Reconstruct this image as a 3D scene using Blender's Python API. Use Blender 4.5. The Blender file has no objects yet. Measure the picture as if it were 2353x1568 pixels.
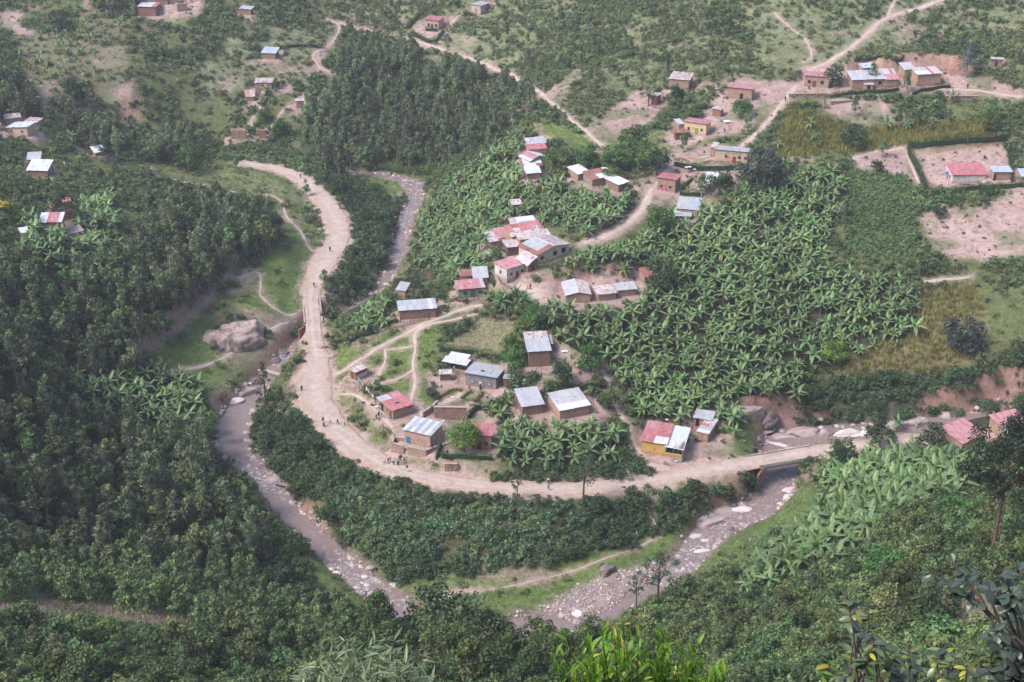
import bpy, bmesh, math, random
import numpy as np
from mathutils import Vector, Matrix

# ------------------------------------------------------------------ scene, camera, world, sun, exposure
S = bpy.context.scene
COL = S.collection
rnd = random.Random(7)
nrg = np.random.default_rng(11)

CAM_H, PITCH, LENS = 177.0, math.radians(27.3), 50.0
cam_data = bpy.data.cameras.new('camera')
cam_data.lens = LENS; cam_data.sensor_width = 36.0
cam_data.clip_start = 0.3; cam_data.clip_end = 4000.0
cam = bpy.data.objects.new('camera', cam_data)
cam.location = (0, 0, CAM_H); cam.rotation_euler = (math.pi/2 - PITCH, 0, 0)
COL.objects.link(cam); S.camera = cam

SUN_EL, SUN_AZ = math.radians(52), math.radians(-118)      # azimuth from +Y towards +X
world = bpy.data.worlds.new("World"); S.world = world; world.use_nodes = True
wn = world.node_tree.nodes; wl = world.node_tree.links
sky = wn.new('ShaderNodeTexSky'); sky.sky_type = 'NISHITA'; sky.sun_disc = False
sky.sun_elevation = SUN_EL; sky.sun_rotation = SUN_AZ
sky.air_density = 1.0; sky.dust_density = 2.2; sky.ozone_density = 1.0
bgn = wn['Background']; bgn.inputs['Strength'].default_value = 0.105
wl.new(sky.outputs[0], bgn.inputs['Color'])
sun_d = bpy.data.lights.new('sun', 'SUN'); sun_d.energy = 1.75; sun_d.angle = math.radians(22); sun_d.color = (1.0, 0.945, 0.93)
sun = bpy.data.objects.new('sun', sun_d)
sd = Vector((math.sin(SUN_AZ)*math.cos(SUN_EL), math.cos(SUN_AZ)*math.cos(SUN_EL), math.sin(SUN_EL)))
sun.rotation_euler = sd.to_track_quat('Z', 'Y').to_euler(); sun.location = (0, 0, 400)
COL.objects.link(sun)
S.view_settings.view_transform = 'Standard'; S.view_settings.look = 'None'
S.view_settings.gamma = 1.0; S.view_settings.use_curve_mapping = False
S.view_settings.exposure = 1.36
S.render.resolution_x, S.render.resolution_y = 1024, 682

# ------------------------------------------------------------------ object helpers
def tag(o, label=None, cat=None, group=None, kind=None):
    if label: o['label'] = label
    if cat: o['category'] = cat
    if group: o['group'] = group
    if kind: o['kind'] = kind
    return o
def empty(name, loc=(0, 0, 0), rz=0.0, sc=1.0):
    o = bpy.data.objects.new(name, None); o.location = loc; o.rotation_euler = (0, 0, rz); o.scale = (sc, sc, sc)
    o.empty_display_size = 0.3
    COL.objects.link(o); return o
def link(name, me, parent=None, loc=(0, 0, 0), rot=(0, 0, 0), sc=(1, 1, 1), mat=None):
    o = bpy.data.objects.new(name, me); o.location = loc; o.rotation_euler = rot; o.scale = sc
    if parent is not None: o.parent = parent
    COL.objects.link(o)
    if mat is not None:
        o.material_slots[0].link = 'OBJECT'; o.material_slots[0].material = mat
    return o
def copy_thing(root, loc, rz=0.0, sc=1.0, label=None):
    r = root.copy(); r.location = loc; r.rotation_euler = (0, 0, rz); r.scale = (sc, sc, sc)
    if label: r['label'] = label
    COL.objects.link(r)
    for ch in root.children:
        c = ch.copy(); c.parent = r; COL.objects.link(c)
        for g in ch.children:
            d = g.copy(); d.parent = c; COL.objects.link(d)
    return r
class MB:
    """collects polygons into one mesh"""
    def __init__(s): s.v = []; s.f = []; s.m = []
    def poly(s, pts, m=0):
        b = len(s.v); s.v += [tuple(p) for p in pts]; s.f.append(tuple(range(b, b+len(pts)))); s.m.append(m)
    def box(s, x0, x1, y0, y1, z0, z1, m=0, T=None):
        P = [(x0,y0,z0),(x1,y0,z0),(x1,y1,z0),(x0,y1,z0),(x0,y0,z1),(x1,y0,z1),(x1,y1,z1),(x0,y1,z1)]
        if T is not None: P = [tuple(T @ Vector(p)) for p in P]
        b = len(s.v); s.v += P
        for f in ((0,3,2,1),(4,5,6,7),(0,1,5,4),(1,2,6,5),(2,3,7,6),(3,0,4,7)):
            s.f.append(tuple(b+i for i in f)); s.m.append(m)
    def prism(s, foot, zb, zt, m=0):
        """foot: list of xy, zb/zt: lists of z"""
        n = len(foot); b = len(s.v)
        s.v += [(x, y, z) for (x, y), z in zip(foot, zb)] + [(x, y, z) for (x, y), z in zip(foot, zt)]
        s.f.append(tuple(b+i for i in reversed(range(n)))); s.m.append(m)
        s.f.append(tuple(b+n+i for i in range(n))); s.m.append(m)
        for i in range(n):
            j = (i+1) % n; s.f.append((b+i, b+j, b+n+j, b+n+i)); s.m.append(m)
    def tube(s, pts, rad, n=6, m=0):
        pts = [Vector(p) for p in pts]
        if not hasattr(rad, '__len__'): rad = [rad]*len(pts)
        rings = []
        for i, p in enumerate(pts):
            t = (pts[min(i+1, len(pts)-1)] - pts[max(i-1, 0)]).normalized()
            a = t.orthogonal().normalized(); c = t.cross(a)
            b = len(s.v)
            for k in range(n):
                q = p + (a*math.cos(2*math.pi*k/n) + c*math.sin(2*math.pi*k/n))*rad[i]; s.v.append(tuple(q))
            rings.append(b)
        for i in range(len(rings)-1):
            for k in range(n):
                l = (k+1) % n
                s.f.append((rings[i]+k, rings[i]+l, rings[i+1]+l, rings[i+1]+k)); s.m.append(m)
        s.f.append(tuple(rings[0]+k for k in reversed(range(n)))); s.m.append(m)
        s.f.append(tuple(rings[-1]+k for k in range(n))); s.m.append(m)
    def mesh(s, name, mats, smooth=False):
        me = bpy.data.meshes.new(name); me.from_pydata(s.v, [], s.f)
        for mt in (mats if isinstance(mats, (list, tuple)) else [mats]): me.materials.append(mt)
        if any(s.m): me.polygons.foreach_set('material_index', s.m)
        if smooth: me.polygons.foreach_set('use_smooth', [True]*len(s.f))
        me.update(); return me
    def obj(s, name, mats, parent=None, smooth=False, **k):
        return link(name, s.mesh(name, mats, smooth), parent, **k)
def quads_mesh(name, V, mat, tint=None, smooth=False, nper=4):
    """V: (n,4,3) array of quads"""
    n = len(V); me = bpy.data.meshes.new(name)
    me.vertices.add(n*nper); me.vertices.foreach_set('co', np.asarray(V, dtype=np.float32).ravel())
    me.loops.add(n*nper); me.loops.foreach_set('vertex_index', np.arange(n*nper, dtype=np.int32))
    me.polygons.add(n); me.polygons.foreach_set('loop_start', np.arange(0, n*nper, nper, dtype=np.int32))
    try: me.polygons.foreach_set('loop_total', np.full(n, nper, dtype=np.int32))
    except Exception: pass
    me.materials.append(mat)
    me.update(calc_edges=True)
    if tint is not None:
        a = me.attributes.new('tint', 'FLOAT', 'FACE'); a.data.foreach_set('value', np.asarray(tint, dtype=np.float32))
    me.validate()
    return me

# ------------------------------------------------------------------ survey: sheets of the photograph -> picture plane -> ground
SHEETS = {'A':(500,0,.28698),'B':(0,400,.35067),'C':(2000,500,.28694),'E':(2550,250,.28694),'F':(2600,550,.23596),
 'G':(3150,200,.29749),'H':(1550,780,.33156),'I':(1700,1250,.29749),'J':(1350,1430,.31891),'K':(2500,1550,.27624),
 'L':(2950,1600,.34),'M':(750,1200,.55814),'a':(0,0,.5867),'b':(1000,0,.5867),'c':(2000,0,.5867),'d':(3000,0,.5867),
 'e':(0,900,.5867),'f':(1000,900,.5867),'g':(2000,900,.5867),'h':(3000,900,.5867),'i':(0,1800,.593),'j':(1000,1800,.593),
 'k':(2000,1800,.593),'l':(3000,1800,.593),'D':(0,0,1.7408)}
def sh(k, x, y):
    x0, y0, s = SHEETS[k]; return ((x0+x*s)/1.7408, (y0+y*s)/1.7408)
UC, VC, FD = 1176.5, 784.0, 2353*LENS/36.0
SP, CP = math.sin(PITCH), math.cos(PITCH)
def at_z(u, v, z):
    a, b = (u-UC)/FD, (v-VC)/FD
    d = (CAM_H - z)/(SP + CP*b)
    return (d*a, d*(CP - SP*b), z)
def proj(x, y, z):
    h = CAM_H - z; d = y*CP + h*SP
    d = np.maximum(d, 1.0)
    return UC + FD*x/d, VC + FD*(h*CP - y*SP)/d

# ------------------------------------------------------------------ lattice noise
def vnoise(x, y, scale, seed):
    g = np.random.default_rng(seed).random((256, 256))*2-1
    X = np.asarray(x)/scale + 1000.37; Y = np.asarray(y)/scale + 1000.71
    i = np.floor(X).astype(int); j = np.floor(Y).astype(int); fx = X-i; fy = Y-j
    fx = fx*fx*(3-2*fx); fy = fy*fy*(3-2*fy)
    a = g[i % 256, j % 256]; b = g[(i+1) % 256, j % 256]; c = g[i % 256, (j+1) % 256]; d = g[(i+1) % 256, (j+1) % 256]
    return (a*(1-fx)+b*fx)*(1-fy)+(c*(1-fx)+d*fx)*fy

# ------------------------------------------------------------------ terrain: thin-plate surface through surveyed heights
HP = [ # u, v, z
 (2120,1015,8),(1800,1055,7),(1560,1105,7),(1250,1125,8),(950,1085,8),(760,970,8.5),(720,840,9),(722,755,10),(720,640,10.5),
 (790,500,11.5),(700,415,12.5),(630,385,12),(2050,985,4),(1870,1090,2.2),(1700,1200,1.8),(1550,1300,1.2),(1250,1420,.6),
 (870,1370,1),(620,1130,2.6),(530,980,3.6),(640,850,5),(720,745,6),(900,640,7),(930,480,8),(980,410,8.6),(800,400,9),
 (1150,1330,2.5),(1300,1390,1),(1400,1270,3),(800,1200,4.5),(1100,1200,5.5),(1500,1200,4),
 (1200,980,11),(1200,870,14),(1180,770,18),(1150,640,22.5),(1240,590,25),(1240,400,31),(1200,300,34),(1000,385,9.5),
 (1050,560,17),(1040,450,17),(1100,360,24),(905,935,10),(960,1045,10.5),(900,830,12.5),(1000,740,17),(1080,700,19),(900,720,13.5),
 (1330,900,14),(1440,950,11),(1480,1050,8),(1525,1040,8.4),(1430,830,15),(1325,680,23),(1600,900,11),
 (1800,1000,3.4),(1740,935,8),(1800,850,12),(1800,700,19),(1800,550,27),(1800,400,34),(1800,220,44),(1800,0,60),
 (1500,700,21),(1500,550,27),(1500,400,33),(1500,250,39),(1550,900,10.5),(2100,850,13),(2100,940,6),(2100,700,21),(2100,550,28),(2100,400,34),(2100,220,44),(2100,0,60),
 (2353,220,46),(2353,0,61),(2353,420,36),(2353,600,29),(2353,760,22),(2353,900,12),(2300,980,9),
 (1370,330,35),(1220,200,33),(1170,170,30),(1000,100,32),(780,50,34),(900,250,17),(900,330,12),(900,150,26),(1000,0,42),
 (1400,0,50),(1400,150,42),(1400,250,38),(1700,0,57),(1100,250,22),(1100,320,18),(1170,250,28),
 (0,0,46),(300,30,42),(300,130,34),(300,200,28),(300,310,13),(450,330,10),(300,350,20),(600,200,24),(600,100,33),(600,0,43),
 (450,250,18),(600,300,14.5),(600,355,12.5),(100,150,34),(0,200,34),(60,300,33),(100,390,31),(160,490,31),(0,600,40),
 (300,600,25),(450,450,17),(500,600,17),(560,660,13),(620,720,11),(430,790,13),(300,700,24),(380,690,20),(300,870,14),(150,850,22),(0,850,34),(430,950,8.5),
 (300,1050,12),(100,1050,22),(0,1100,28),(500,1150,7),(300,1250,9),(550,1250,5),(100,1250,18),(0,1250,24),(650,1280,3.2),(750,1350,1.8),
 (0,1400,40),(0,1568,62),(300,1400,27),(600,1400,14),(300,1568,50),(600,1568,36),(900,1568,24),(1176,1568,20),(900,1450,8),(1176,1490,3.5),
 (1500,1450,4),(1500,1568,20),(1700,1400,14),(1700,1568,36),(1650,1300,3),(1900,1250,20),(1840,1150,4.5),(2000,1100,12),(2200,1050,14),
 (2200,1150,24),(2280,1270,58),(2353,1150,36),(2100,1300,40),(1900,1400,34),(2200,1450,72),(2353,1568,102),(2000,1568,72),(1850,1500,46)]
WP = [ # world points out of the picture
 (0,0,174.6),(0,14,162),(0,30,146),(0,60,115),(0,100,78),(-60,100,80),(-80,50,118),(60,35,150),(90,80,118),(-150,60,120),(-200,150,75),(-220,280,55),
 (160,100,120),(200,180,80),(210,260,36),(230,330,30),(260,430,55),(280,550,90),(0,640,90),(-220,640,92),(220,640,105),(0,740,130),(-300,740,135),(320,740,140),
 (-260,420,50),(-300,520,62),(0,-40,178),(-200,-40,170),(200,-40,180),(330,100,150),(330,300,70),(-330,100,120),(-330,300,85),(-100,0,150),(100,0,170)]
P = np.array([at_z(*p) for p in HP] + WP, dtype=float)
def _phi(r2): return 0.5*r2*np.log(r2+1e-9)
def tps_fit(P, lam):
    n = len(P); q = P[:, :2]/100.0
    K = _phi(((q[:, None]-q[None])**2).sum(-1)) + lam*np.eye(n)
    T = np.hstack([np.ones((n, 1)), q]); A = np.zeros((n+3, n+3)); A[:n, :n] = K; A[:n, n:] = T; A[n:, :n] = T.T
    return np.linalg.solve(A, np.concatenate([P[:, 2], np.zeros(3)])), q
TW, TQ = tps_fit(P, 0.004)
def tps(x, y):
    x = np.asarray(x, float)/100; y = np.asarray(y, float)/100; o = np.zeros(x.shape)
    for k in range(len(TQ)):
        o += TW[k]*_phi((x-TQ[k, 0])**2+(y-TQ[k, 1])**2)
    return o + TW[-3] + TW[-2]*x + TW[-1]*y
GX0, GX1, GY0, GY1, GS = -330.0, 330.0, -50.0, 750.0, 1.25
NX, NY = int((GX1-GX0)/GS)+1, int((GY1-GY0)/GS)+1
gx = GX0 + GS*np.arange(NX); gy = GY0 + GS*np.arange(NY)
cx4 = np.linspace(GX0, GX1, 166); cy4 = np.linspace(GY0, GY1, 201)      # coarse evaluation then smooth upsampling
CXX, CYY = np.meshgrid(cx4, cy4, indexing='ij'); CZ = tps(CXX, CYY)
def _bil(A, fx, fy):
    i = np.clip(np.floor(fx).astype(int), 0, A.shape[0]-2); j = np.clip(np.floor(fy).astype(int), 0, A.shape[1]-2)
    a = np.clip(fx-i, 0, 1); b = np.clip(fy-j, 0, 1)
    return (A[i, j]*(1-a)+A[i+1, j]*a)*(1-b)+(A[i, j+1]*(1-a)+A[i+1, j+1]*a)*b
XX, YY = np.meshgrid(gx, gy, indexing='ij')
Z = _bil(CZ, (XX-GX0)/(cx4[1]-cx4[0]), (YY-GY0)/(cy4[1]-cy4[0]))
for _ in range(2): Z[1:-1, 1:-1] = (Z[1:-1, 1:-1]*4+Z[:-2, 1:-1]+Z[2:, 1:-1]+Z[1:-1, :-2]+Z[1:-1, 2:])/8
ROUGH = vnoise(XX, YY, 26, 1)*1.3 + vnoise(XX, YY, 9, 2)*.55 + vnoise(XX, YY, 3.6, 3)*.22
def gz(x, y): return _bil(Z, (np.asarray(x, float)-GX0)/GS, (np.asarray(y, float)-GY0)/GS)
def ground(u, v):
    """first hit of the sight line through survey point (u, v) with the ground"""
    a, b = (u-UC)/FD, (v-VC)/FD
    dx, dy, dz = a, CP-SP*b, -(SP+CP*b)
    t = np.arange(60, 900, 1.5); h = CAM_H + dz*t - gz(dx*t, dy*t)
    k = np.argmax(h < 0); t0, t1 = t[max(k-1, 0)], t[k]
    for _ in range(14):
        tm = (t0+t1)/2
        if CAM_H + dz*tm - gz(dx*tm, dy*tm) < 0: t1 = tm
        else: t0 = tm
    return Vector((dx*t1, dy*t1, float(gz(dx*t1, dy*t1))))
def sg(k, x, y): return ground(*sh(k, x, y))

def seg_dist(pts, X=XX, Y=YY):
    """distance to a polyline and interpolated attributes; pts rows x, y, attr..."""
    best = np.full(X.shape, 1e9); att = [np.zeros(X.shape) for _ in range(pts.shape[1]-2)]
    for a, b in zip(pts[:-1], pts[1:]):
        d = b[:2]-a[:2]; L = max(d@d, 1e-9)
        m = (X > min(a[0], b[0])-16) & (X < max(a[0], b[0])+16) & (Y > min(a[1], b[1])-16) & (Y < max(a[1], b[1])+16)
        if not m.any(): continue
        t = np.clip(((X[m]-a[0])*d[0]+(Y[m]-a[1])*d[1])/L, 0, 1)
        r = np.hypot(X[m]-a[0]-t*d[0], Y[m]-a[1]-t*d[1]); up = r < best[m]
        bm = best[m]; bm[up] = r[up]; best[m] = bm
        for k in range(len(att)):
            am = att[k][m]; am[up] = (a[2+k]+t*(b[2+k]-a[2+k]))[up]; att[k][m] = am
    return best, att
def smooth01(t): t = np.clip(t, 0, 1); return t*t*(3-2*t)
def catmull(P, n=6):
    P = np.array(P, float); Q = np.vstack([2*P[0]-P[1], P, 2*P[-1]-P[-2]]); out = []
    for i in range(1, len(Q)-2):
        for k in range(n):
            t = k/n; p0, p1, p2, p3 = Q[i-1], Q[i], Q[i+1], Q[i+2]
            out.append(.5*((2*p1)+(-p0+p2)*t+(2*p0-5*p1+4*p2-p3)*t*t+(-p0+3*p1-3*p2+p3)*t**3))
    out.append(Q[-2]); return np.array(out)

# roads: u, v, z, half width
ROAD = [(560,374,13.4,2.2),(630,386,12.8,2.6),(690,408,12.4,3.2),(742,455,12,3.6),(772,505,11.6,4.0),(775,550,11.4,4.0),(752,590,11.2,4.0),(732,630,10.8,3.4),
        (716,680,10.5,2.4),(719,720,10.2,2.2),(723,775,9.9,2.3),(728,830,9.4,3.5),(722,870,9.1,4.6),(728,920,8.9,4.4),(755,965,8.6,4.2),(795,1010,8.4,3.7),(850,1048,8.2,3.4),
        (920,1080,8.1,2.8),(1010,1102,8.0,2.6),(1120,1117,7.8,2.6),(1250,1122,7.6,2.7),(1380,1118,7.4,2.7),(1500,1102,7.2,2.8),(1600,1084,7.1,2.9),
        (1700,1066,7.0,2.5),(1790,1050,7.0,2.2),(1860,1038,7.1,2.3),(1960,1026,7.4,2.2),(2050,1016,7.8,2.0),(2120,1008,8.2,1.8),(2200,1010,8.6,1.8),(2300,1020,9.2,1.8)]
def ribbon_world(L): return np.array([list(at_z(u, v, z))+[w] for u, v, z, w in L])
RW = catmull(ribbon_world(ROAD), 6)
# rivers: u, v, water level, half width
RIV1 = [(790,398,8.6,1.4),(850,401,8.5,1.6),(905,408,8.3,2.3),(948,425,8.1,3.2),(952,455,7.9,2.9),(938,490,7.7,2.5),(928,530,7.4,2.4),(915,580,7.0,2.3),(893,630,6.5,1.9),
        (862,672,6.1,1.6),(800,712,5.8,1.4),(720,752,5.5,1.4),(672,800,5.1,1.4),(640,838,4.4,1.8),(600,880,3.4,2.4),(575,915,3.2,3.0),(545,955,3.0,3.8),(532,1000,2.8,4.2),(552,1050,2.6,3.8),(605,1092,2.1,2.9),
        (628,1135,1.8,2.4),(662,1175,1.5,2.8),(718,1225,1.2,2.9),(775,1280,.9,3.0),(832,1330,.6,2.9),(892,1378,.4,2.8),(960,1425,.2,3.0),(1040,1462,.0,3.2),(1140,1462,.0,3.2)]
RIV2 = [(2300,955,5.2,3.0),(2200,968,4.6,3.2),(2080,985,4.0,3.0),(1990,995,3.4,3.6),(1900,1000,2.9,4.4),(1820,1010,2.5,5.4),(1790,1040,2.1,4.8),(1792,1075,1.8,4.6),(1785,1120,1.6,4.2),(1740,1170,1.4,4.0),
        (1680,1192,1.25,4.4),(1632,1225,1.05,3.9),(1590,1270,.8,3.2),(1555,1310,.6,2.6),(1500,1352,.45,1.6),(1420,1400,.35,1.3),(1320,1442,.25,1.8),(1235,1432,.15,2.8),(1150,1470,.0,3.2)]
R1W = catmull(ribbon_world(RIV1), 5); R2W = catmull(ribbon_world(RIV2), 5)
RD, (RZ, RH) = seg_dist(RW)
w = smooth01((RD-RH-.6)/5.0); Z = np.where(RD < 15, (RZ-.22)*(1-w)+Z*w, Z)
rough_w = smooth01((RD-RH-1)/6)
RIVD = np.full(XX.shape, 1e9); WLV = np.zeros(XX.shape); WHW = np.ones(XX.shape)
for RR in (R1W, R2W):
    d, (wz, hw) = seg_dist(RR)
    hwn = hw*(1+.22*vnoise(XX, YY, 6, 9))
    w = smooth01((d-hwn)/2.2)
    bed = wz - .55*np.clip(1-d/np.maximum(hwn, .1), 0, 1)**.5 + vnoise(XX, YY, 2.6, 5)*.22
    Z = np.where(d < 15, np.minimum(bed*(1-w)+np.maximum(Z, wz+.35)*w, np.maximum(Z, wz+.35)), Z)
    up = (d-hw) < RIVD; RIVD = np.where(up, d-hw, RIVD); WLV = np.where(up, wz, WLV); WHW = np.where(up, hw, WHW)
rough_w *= smooth01((RIVD-.5)/5)
Z = Z + ROUGH*rough_w
# cut banks: the ground steps up sharply behind these lines
SCARPS = [([(545,600),(500,640),(455,690),(400,745),(325,795)],3.2,11,-1),([(1262,640),(1330,634),(1400,630),(1480,632)],2.6,8,-1),([(2100,352),(2200,338),(2300,330)],2.6,9,-1),([(1975,158),(2060,152),(2130,150),(2220,160)],3.0,10,-1),
 ([(1005,1066),(1060,1076),(1150,1086),(1230,1092)],1.5,5,-1),([(1700,945),(1745,950),(1800,958)],3.5,7,-1),([(1375,300),(1440,285),(1500,262)],1.2,5,-1),([(1500,985),(1560,975),(1640,985)],1.6,5,-1),([(490,745),(560,712),(600,730)],1.4,5,-1),([(480,915),(530,925),(580,900)],1.4,4,-1)]
for pts, hh, ww, sg_ in SCARPS:
    c = catmull(np.array([[*ground(*p)] for p in pts]), 5); d, (zl, sx) = seg_dist(np.hstack([c, np.zeros((len(c), 1))])); i0 = np.argmin(d)
    yl = np.interp(XX.ravel(), *(lambda o: (c[o, 0], c[o, 1]))(np.argsort(c[:, 0]))).reshape(XX.shape)
    up = YY > yl if pts[0][1] != 600 else ((XX-np.interp(YY.ravel(), *(lambda o: (c[o, 1], c[o, 0]))(np.argsort(c[:, 1]))).reshape(XX.shape)) < 0)
    inside_x = (d < ww); Z = np.where(up & inside_x, Z+hh*(1-smooth01(d/ww))*(1+.25*vnoise(XX, YY, 5, 77)), Z)
# ------------------------------------------------------------------ materials
MATS = {}
def new_mat(name):
    m = bpy.data.materials.new(name); m.use_nodes = True; return m, m.node_tree.nodes, m.node_tree.links, m.node_tree.nodes['Principled BSDF']
def noisy(key, c1, c2, scale=1.5, rough=.9, detail=5, bump=.0, bscale=12, rand=.0, spec=.2, metal=0.0, coord='Object', stretch=(1,1,1), pos=(.35,.65)):
    """two-tone noise material with optional per-object variation and relief"""
    m, n, l, p = new_mat(key)
    tc = n.new('ShaderNodeTexCoord'); mp = n.new('ShaderNodeMapping'); mp.inputs['Scale'].default_value = stretch
    l.new(tc.outputs[coord], mp.inputs[0])
    if rand or key.startswith('mud') or key.startswith('plaster'):
        of = n.new('ShaderNodeObjectInfo'); om = n.new('ShaderNodeVectorMath'); om.operation = 'SCALE'; om.inputs[0].default_value = (37, 53, 19); l.new(of.outputs['Random'], om.inputs['Scale']); l.new(om.outputs[0], mp.inputs['Location'])
    nz = n.new('ShaderNodeTexNoise'); nz.inputs['Scale'].default_value = scale; nz.inputs['Detail'].default_value = detail; nz.inputs['Roughness'].default_value = .65
    l.new(mp.outputs[0], nz.inputs['Vector'])
    r = n.new('ShaderNodeValToRGB'); r.color_ramp.elements[0].color = (*c1, 1); r.color_ramp.elements[1].color = (*c2, 1)
    r.color_ramp.elements[0].position, r.color_ramp.elements[1].position = pos
    l.new(nz.outputs['Fac'], r.inputs[0]); out = r.outputs[0]
    if rand:
        oi = n.new('ShaderNodeObjectInfo'); h = n.new('ShaderNodeHueSaturation')
        mr = n.new('ShaderNodeMapRange'); mr.inputs['To Min'].default_value = 1-rand; mr.inputs['To Max'].default_value = 1+rand
        l.new(oi.outputs['Random'], mr.inputs['Value']); l.new(mr.outputs[0], h.inputs['Value']); l.new(out, h.inputs['Color']); out = h.outputs[0]
    if key in ('mud','mud_brown','brick_red','pale_yellow') or key.startswith('plaster'):
        sx = n.new('ShaderNodeSeparateXYZ'); l.new(tc.outputs['Object'], sx.inputs[0]); n2 = n.new('ShaderNodeTexNoise'); n2.inputs['Scale'].default_value = 1.7; l.new(tc.outputs['Object'], n2.inputs['Vector'])
        sm = n.new('ShaderNodeMath'); sm.operation = 'MULTIPLY_ADD'; l.new(n2.outputs['Fac'], sm.inputs[0]); sm.inputs[1].default_value = -1.6; l.new(sx.outputs['Z'], sm.inputs[2])
        ms = n.new('ShaderNodeMapRange'); ms.inputs['From Min'].default_value = -.7; ms.inputs['From Max'].default_value = .15; ms.inputs['To Min'].default_value = .6; ms.inputs['To Max'].default_value = 0; l.new(sm.outputs[0], ms.inputs['Value'])
        mi = n.new('ShaderNodeMix'); mi.data_type = 'RGBA'; mi.inputs[7].default_value = (.24,.15,.11,1); l.new(ms.outputs[0], mi.inputs[0]); l.new(out, mi.inputs[6]); out = mi.outputs[2]
    if key in ('zinc','zinc_new','zinc_rust','red_paint','red_faded','blue_zinc'):
        m4 = n.new('ShaderNodeMapping'); m4.inputs['Scale'].default_value = (9, 1.2, 1); l.new(tc.outputs['Object'], m4.inputs[0]); l.new(om.outputs[0], m4.inputs['Location'])
        n4 = n.new('ShaderNodeTexNoise'); n4.inputs['Scale'].default_value = 1.0; n4.inputs['Detail'].default_value = 5; l.new(m4.outputs[0], n4.inputs['Vector'])
        r4 = n.new('ShaderNodeMapRange'); r4.inputs['From Min'].default_value = .56; r4.inputs['From Max'].default_value = .72; r4.inputs['To Max'].default_value = .55; l.new(n4.outputs['Fac'], r4.inputs['Value'])
        mi = n.new('ShaderNodeMix'); mi.data_type = 'RGBA'; mi.inputs[7].default_value = (.24,.15,.13,1) if not key.startswith('red') else (.46,.36,.36,1); l.new(r4.outputs[0], mi.inputs[0]); l.new(out, mi.inputs[6]); out = mi.outputs[2]
    l.new(out, p.inputs['Base Color'])
    p.inputs['Roughness'].default_value = rough; p.inputs['Specular IOR Level'].default_value = spec; p.inputs['Metallic'].default_value = metal
    if bump:
        b = n.new('ShaderNodeBump'); b.inputs['Strength'].default_value = bump; b.inputs['Distance'].default_value = .05
        nb = n.new('ShaderNodeTexNoise'); nb.inputs['Scale'].default_value = bscale; nb.inputs['Detail'].default_value = 4
        l.new(tc.outputs[coord], nb.inputs['Vector']); l.new(nb.outputs['Fac'], b.inputs['Height']); l.new(b.outputs[0], p.inputs['Normal'])
    MATS[key] = m; return m
def leafmat(key, dark, light, trans=.22, rand=.22, worldvar=.25, huevar=.03, rough=.55, spec=.25, gain=1.0):
    dark = tuple(c*gain for c in dark); light = tuple(c*gain for c in light)
    m, n, l, p = new_mat(key)
    at = n.new('ShaderNodeAttribute'); at.attribute_name = 'tint'
    r = n.new('ShaderNodeValToRGB'); r.color_ramp.elements[0].color = (*dark, 1); r.color_ramp.elements[1].color = (*light, 1)
    l.new(at.outputs['Fac'], r.inputs[0])
    oi = n.new('ShaderNodeObjectInfo'); h = n.new('ShaderNodeHueSaturation')
    mr = n.new('ShaderNodeMapRange'); mr.inputs['To Min'].default_value = 1-rand; mr.inputs['To Max'].default_value = 1+rand
    l.new(oi.outputs['Random'], mr.inputs['Value'])
    ge = n.new('ShaderNodeNewGeometry'); nz = n.new('ShaderNodeTexNoise'); nz.inputs['Scale'].default_value = .05; nz.inputs['Detail'].default_value = 3
    l.new(ge.outputs['Position'], nz.inputs['Vector'])
    m2 = n.new('ShaderNodeMapRange'); m2.inputs['From Min'].default_value = .3; m2.inputs['From Max'].default_value = .7; m2.inputs['To Min'].default_value = 1-worldvar; m2.inputs['To Max'].default_value = 1+worldvar
    l.new(nz.outputs['Fac'], m2.inputs['Value'])
    mu = n.new('ShaderNodeMath'); mu.operation = 'MULTIPLY'; l.new(mr.outputs[0], mu.inputs[0]); l.new(m2.outputs[0], mu.inputs[1])
    l.new(mu.outputs[0], h.inputs['Value']); l.new(r.outputs[0], h.inputs['Color'])
    fr = n.new('ShaderNodeMath'); fr.operation = 'MULTIPLY'; fr.inputs[1].default_value = 7.31; l.new(oi.outputs['Random'], fr.inputs[0])
    f2 = n.new('ShaderNodeMath'); f2.operation = 'FRACT'; l.new(fr.outputs[0], f2.inputs[0])
    m3 = n.new('ShaderNodeMapRange'); m3.inputs['To Min'].default_value = .5-huevar; m3.inputs['To Max'].default_value = .5+huevar
    l.new(f2.outputs[0], m3.inputs['Value']); l.new(m3.outputs[0], h.inputs['Hue'])
    l.new(h.outputs[0], p.inputs['Base Color']); p.inputs['Roughness'].default_value = rough; p.inputs['Specular IOR Level'].default_value = spec
    t = n.new('ShaderNodeBsdfTranslucent'); l.new(h.outputs[0], t.inputs['Color'])
    mx = n.new('ShaderNodeMixShader'); mx.inputs[0].default_value = trans
    l.new(p.outputs[0], mx.inputs[1]); l.new(t.outputs[0], mx.inputs[2]); l.new(mx.outputs[0], n['Material Output'].inputs['Surface'])
    MATS[key] = m; return m
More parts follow.
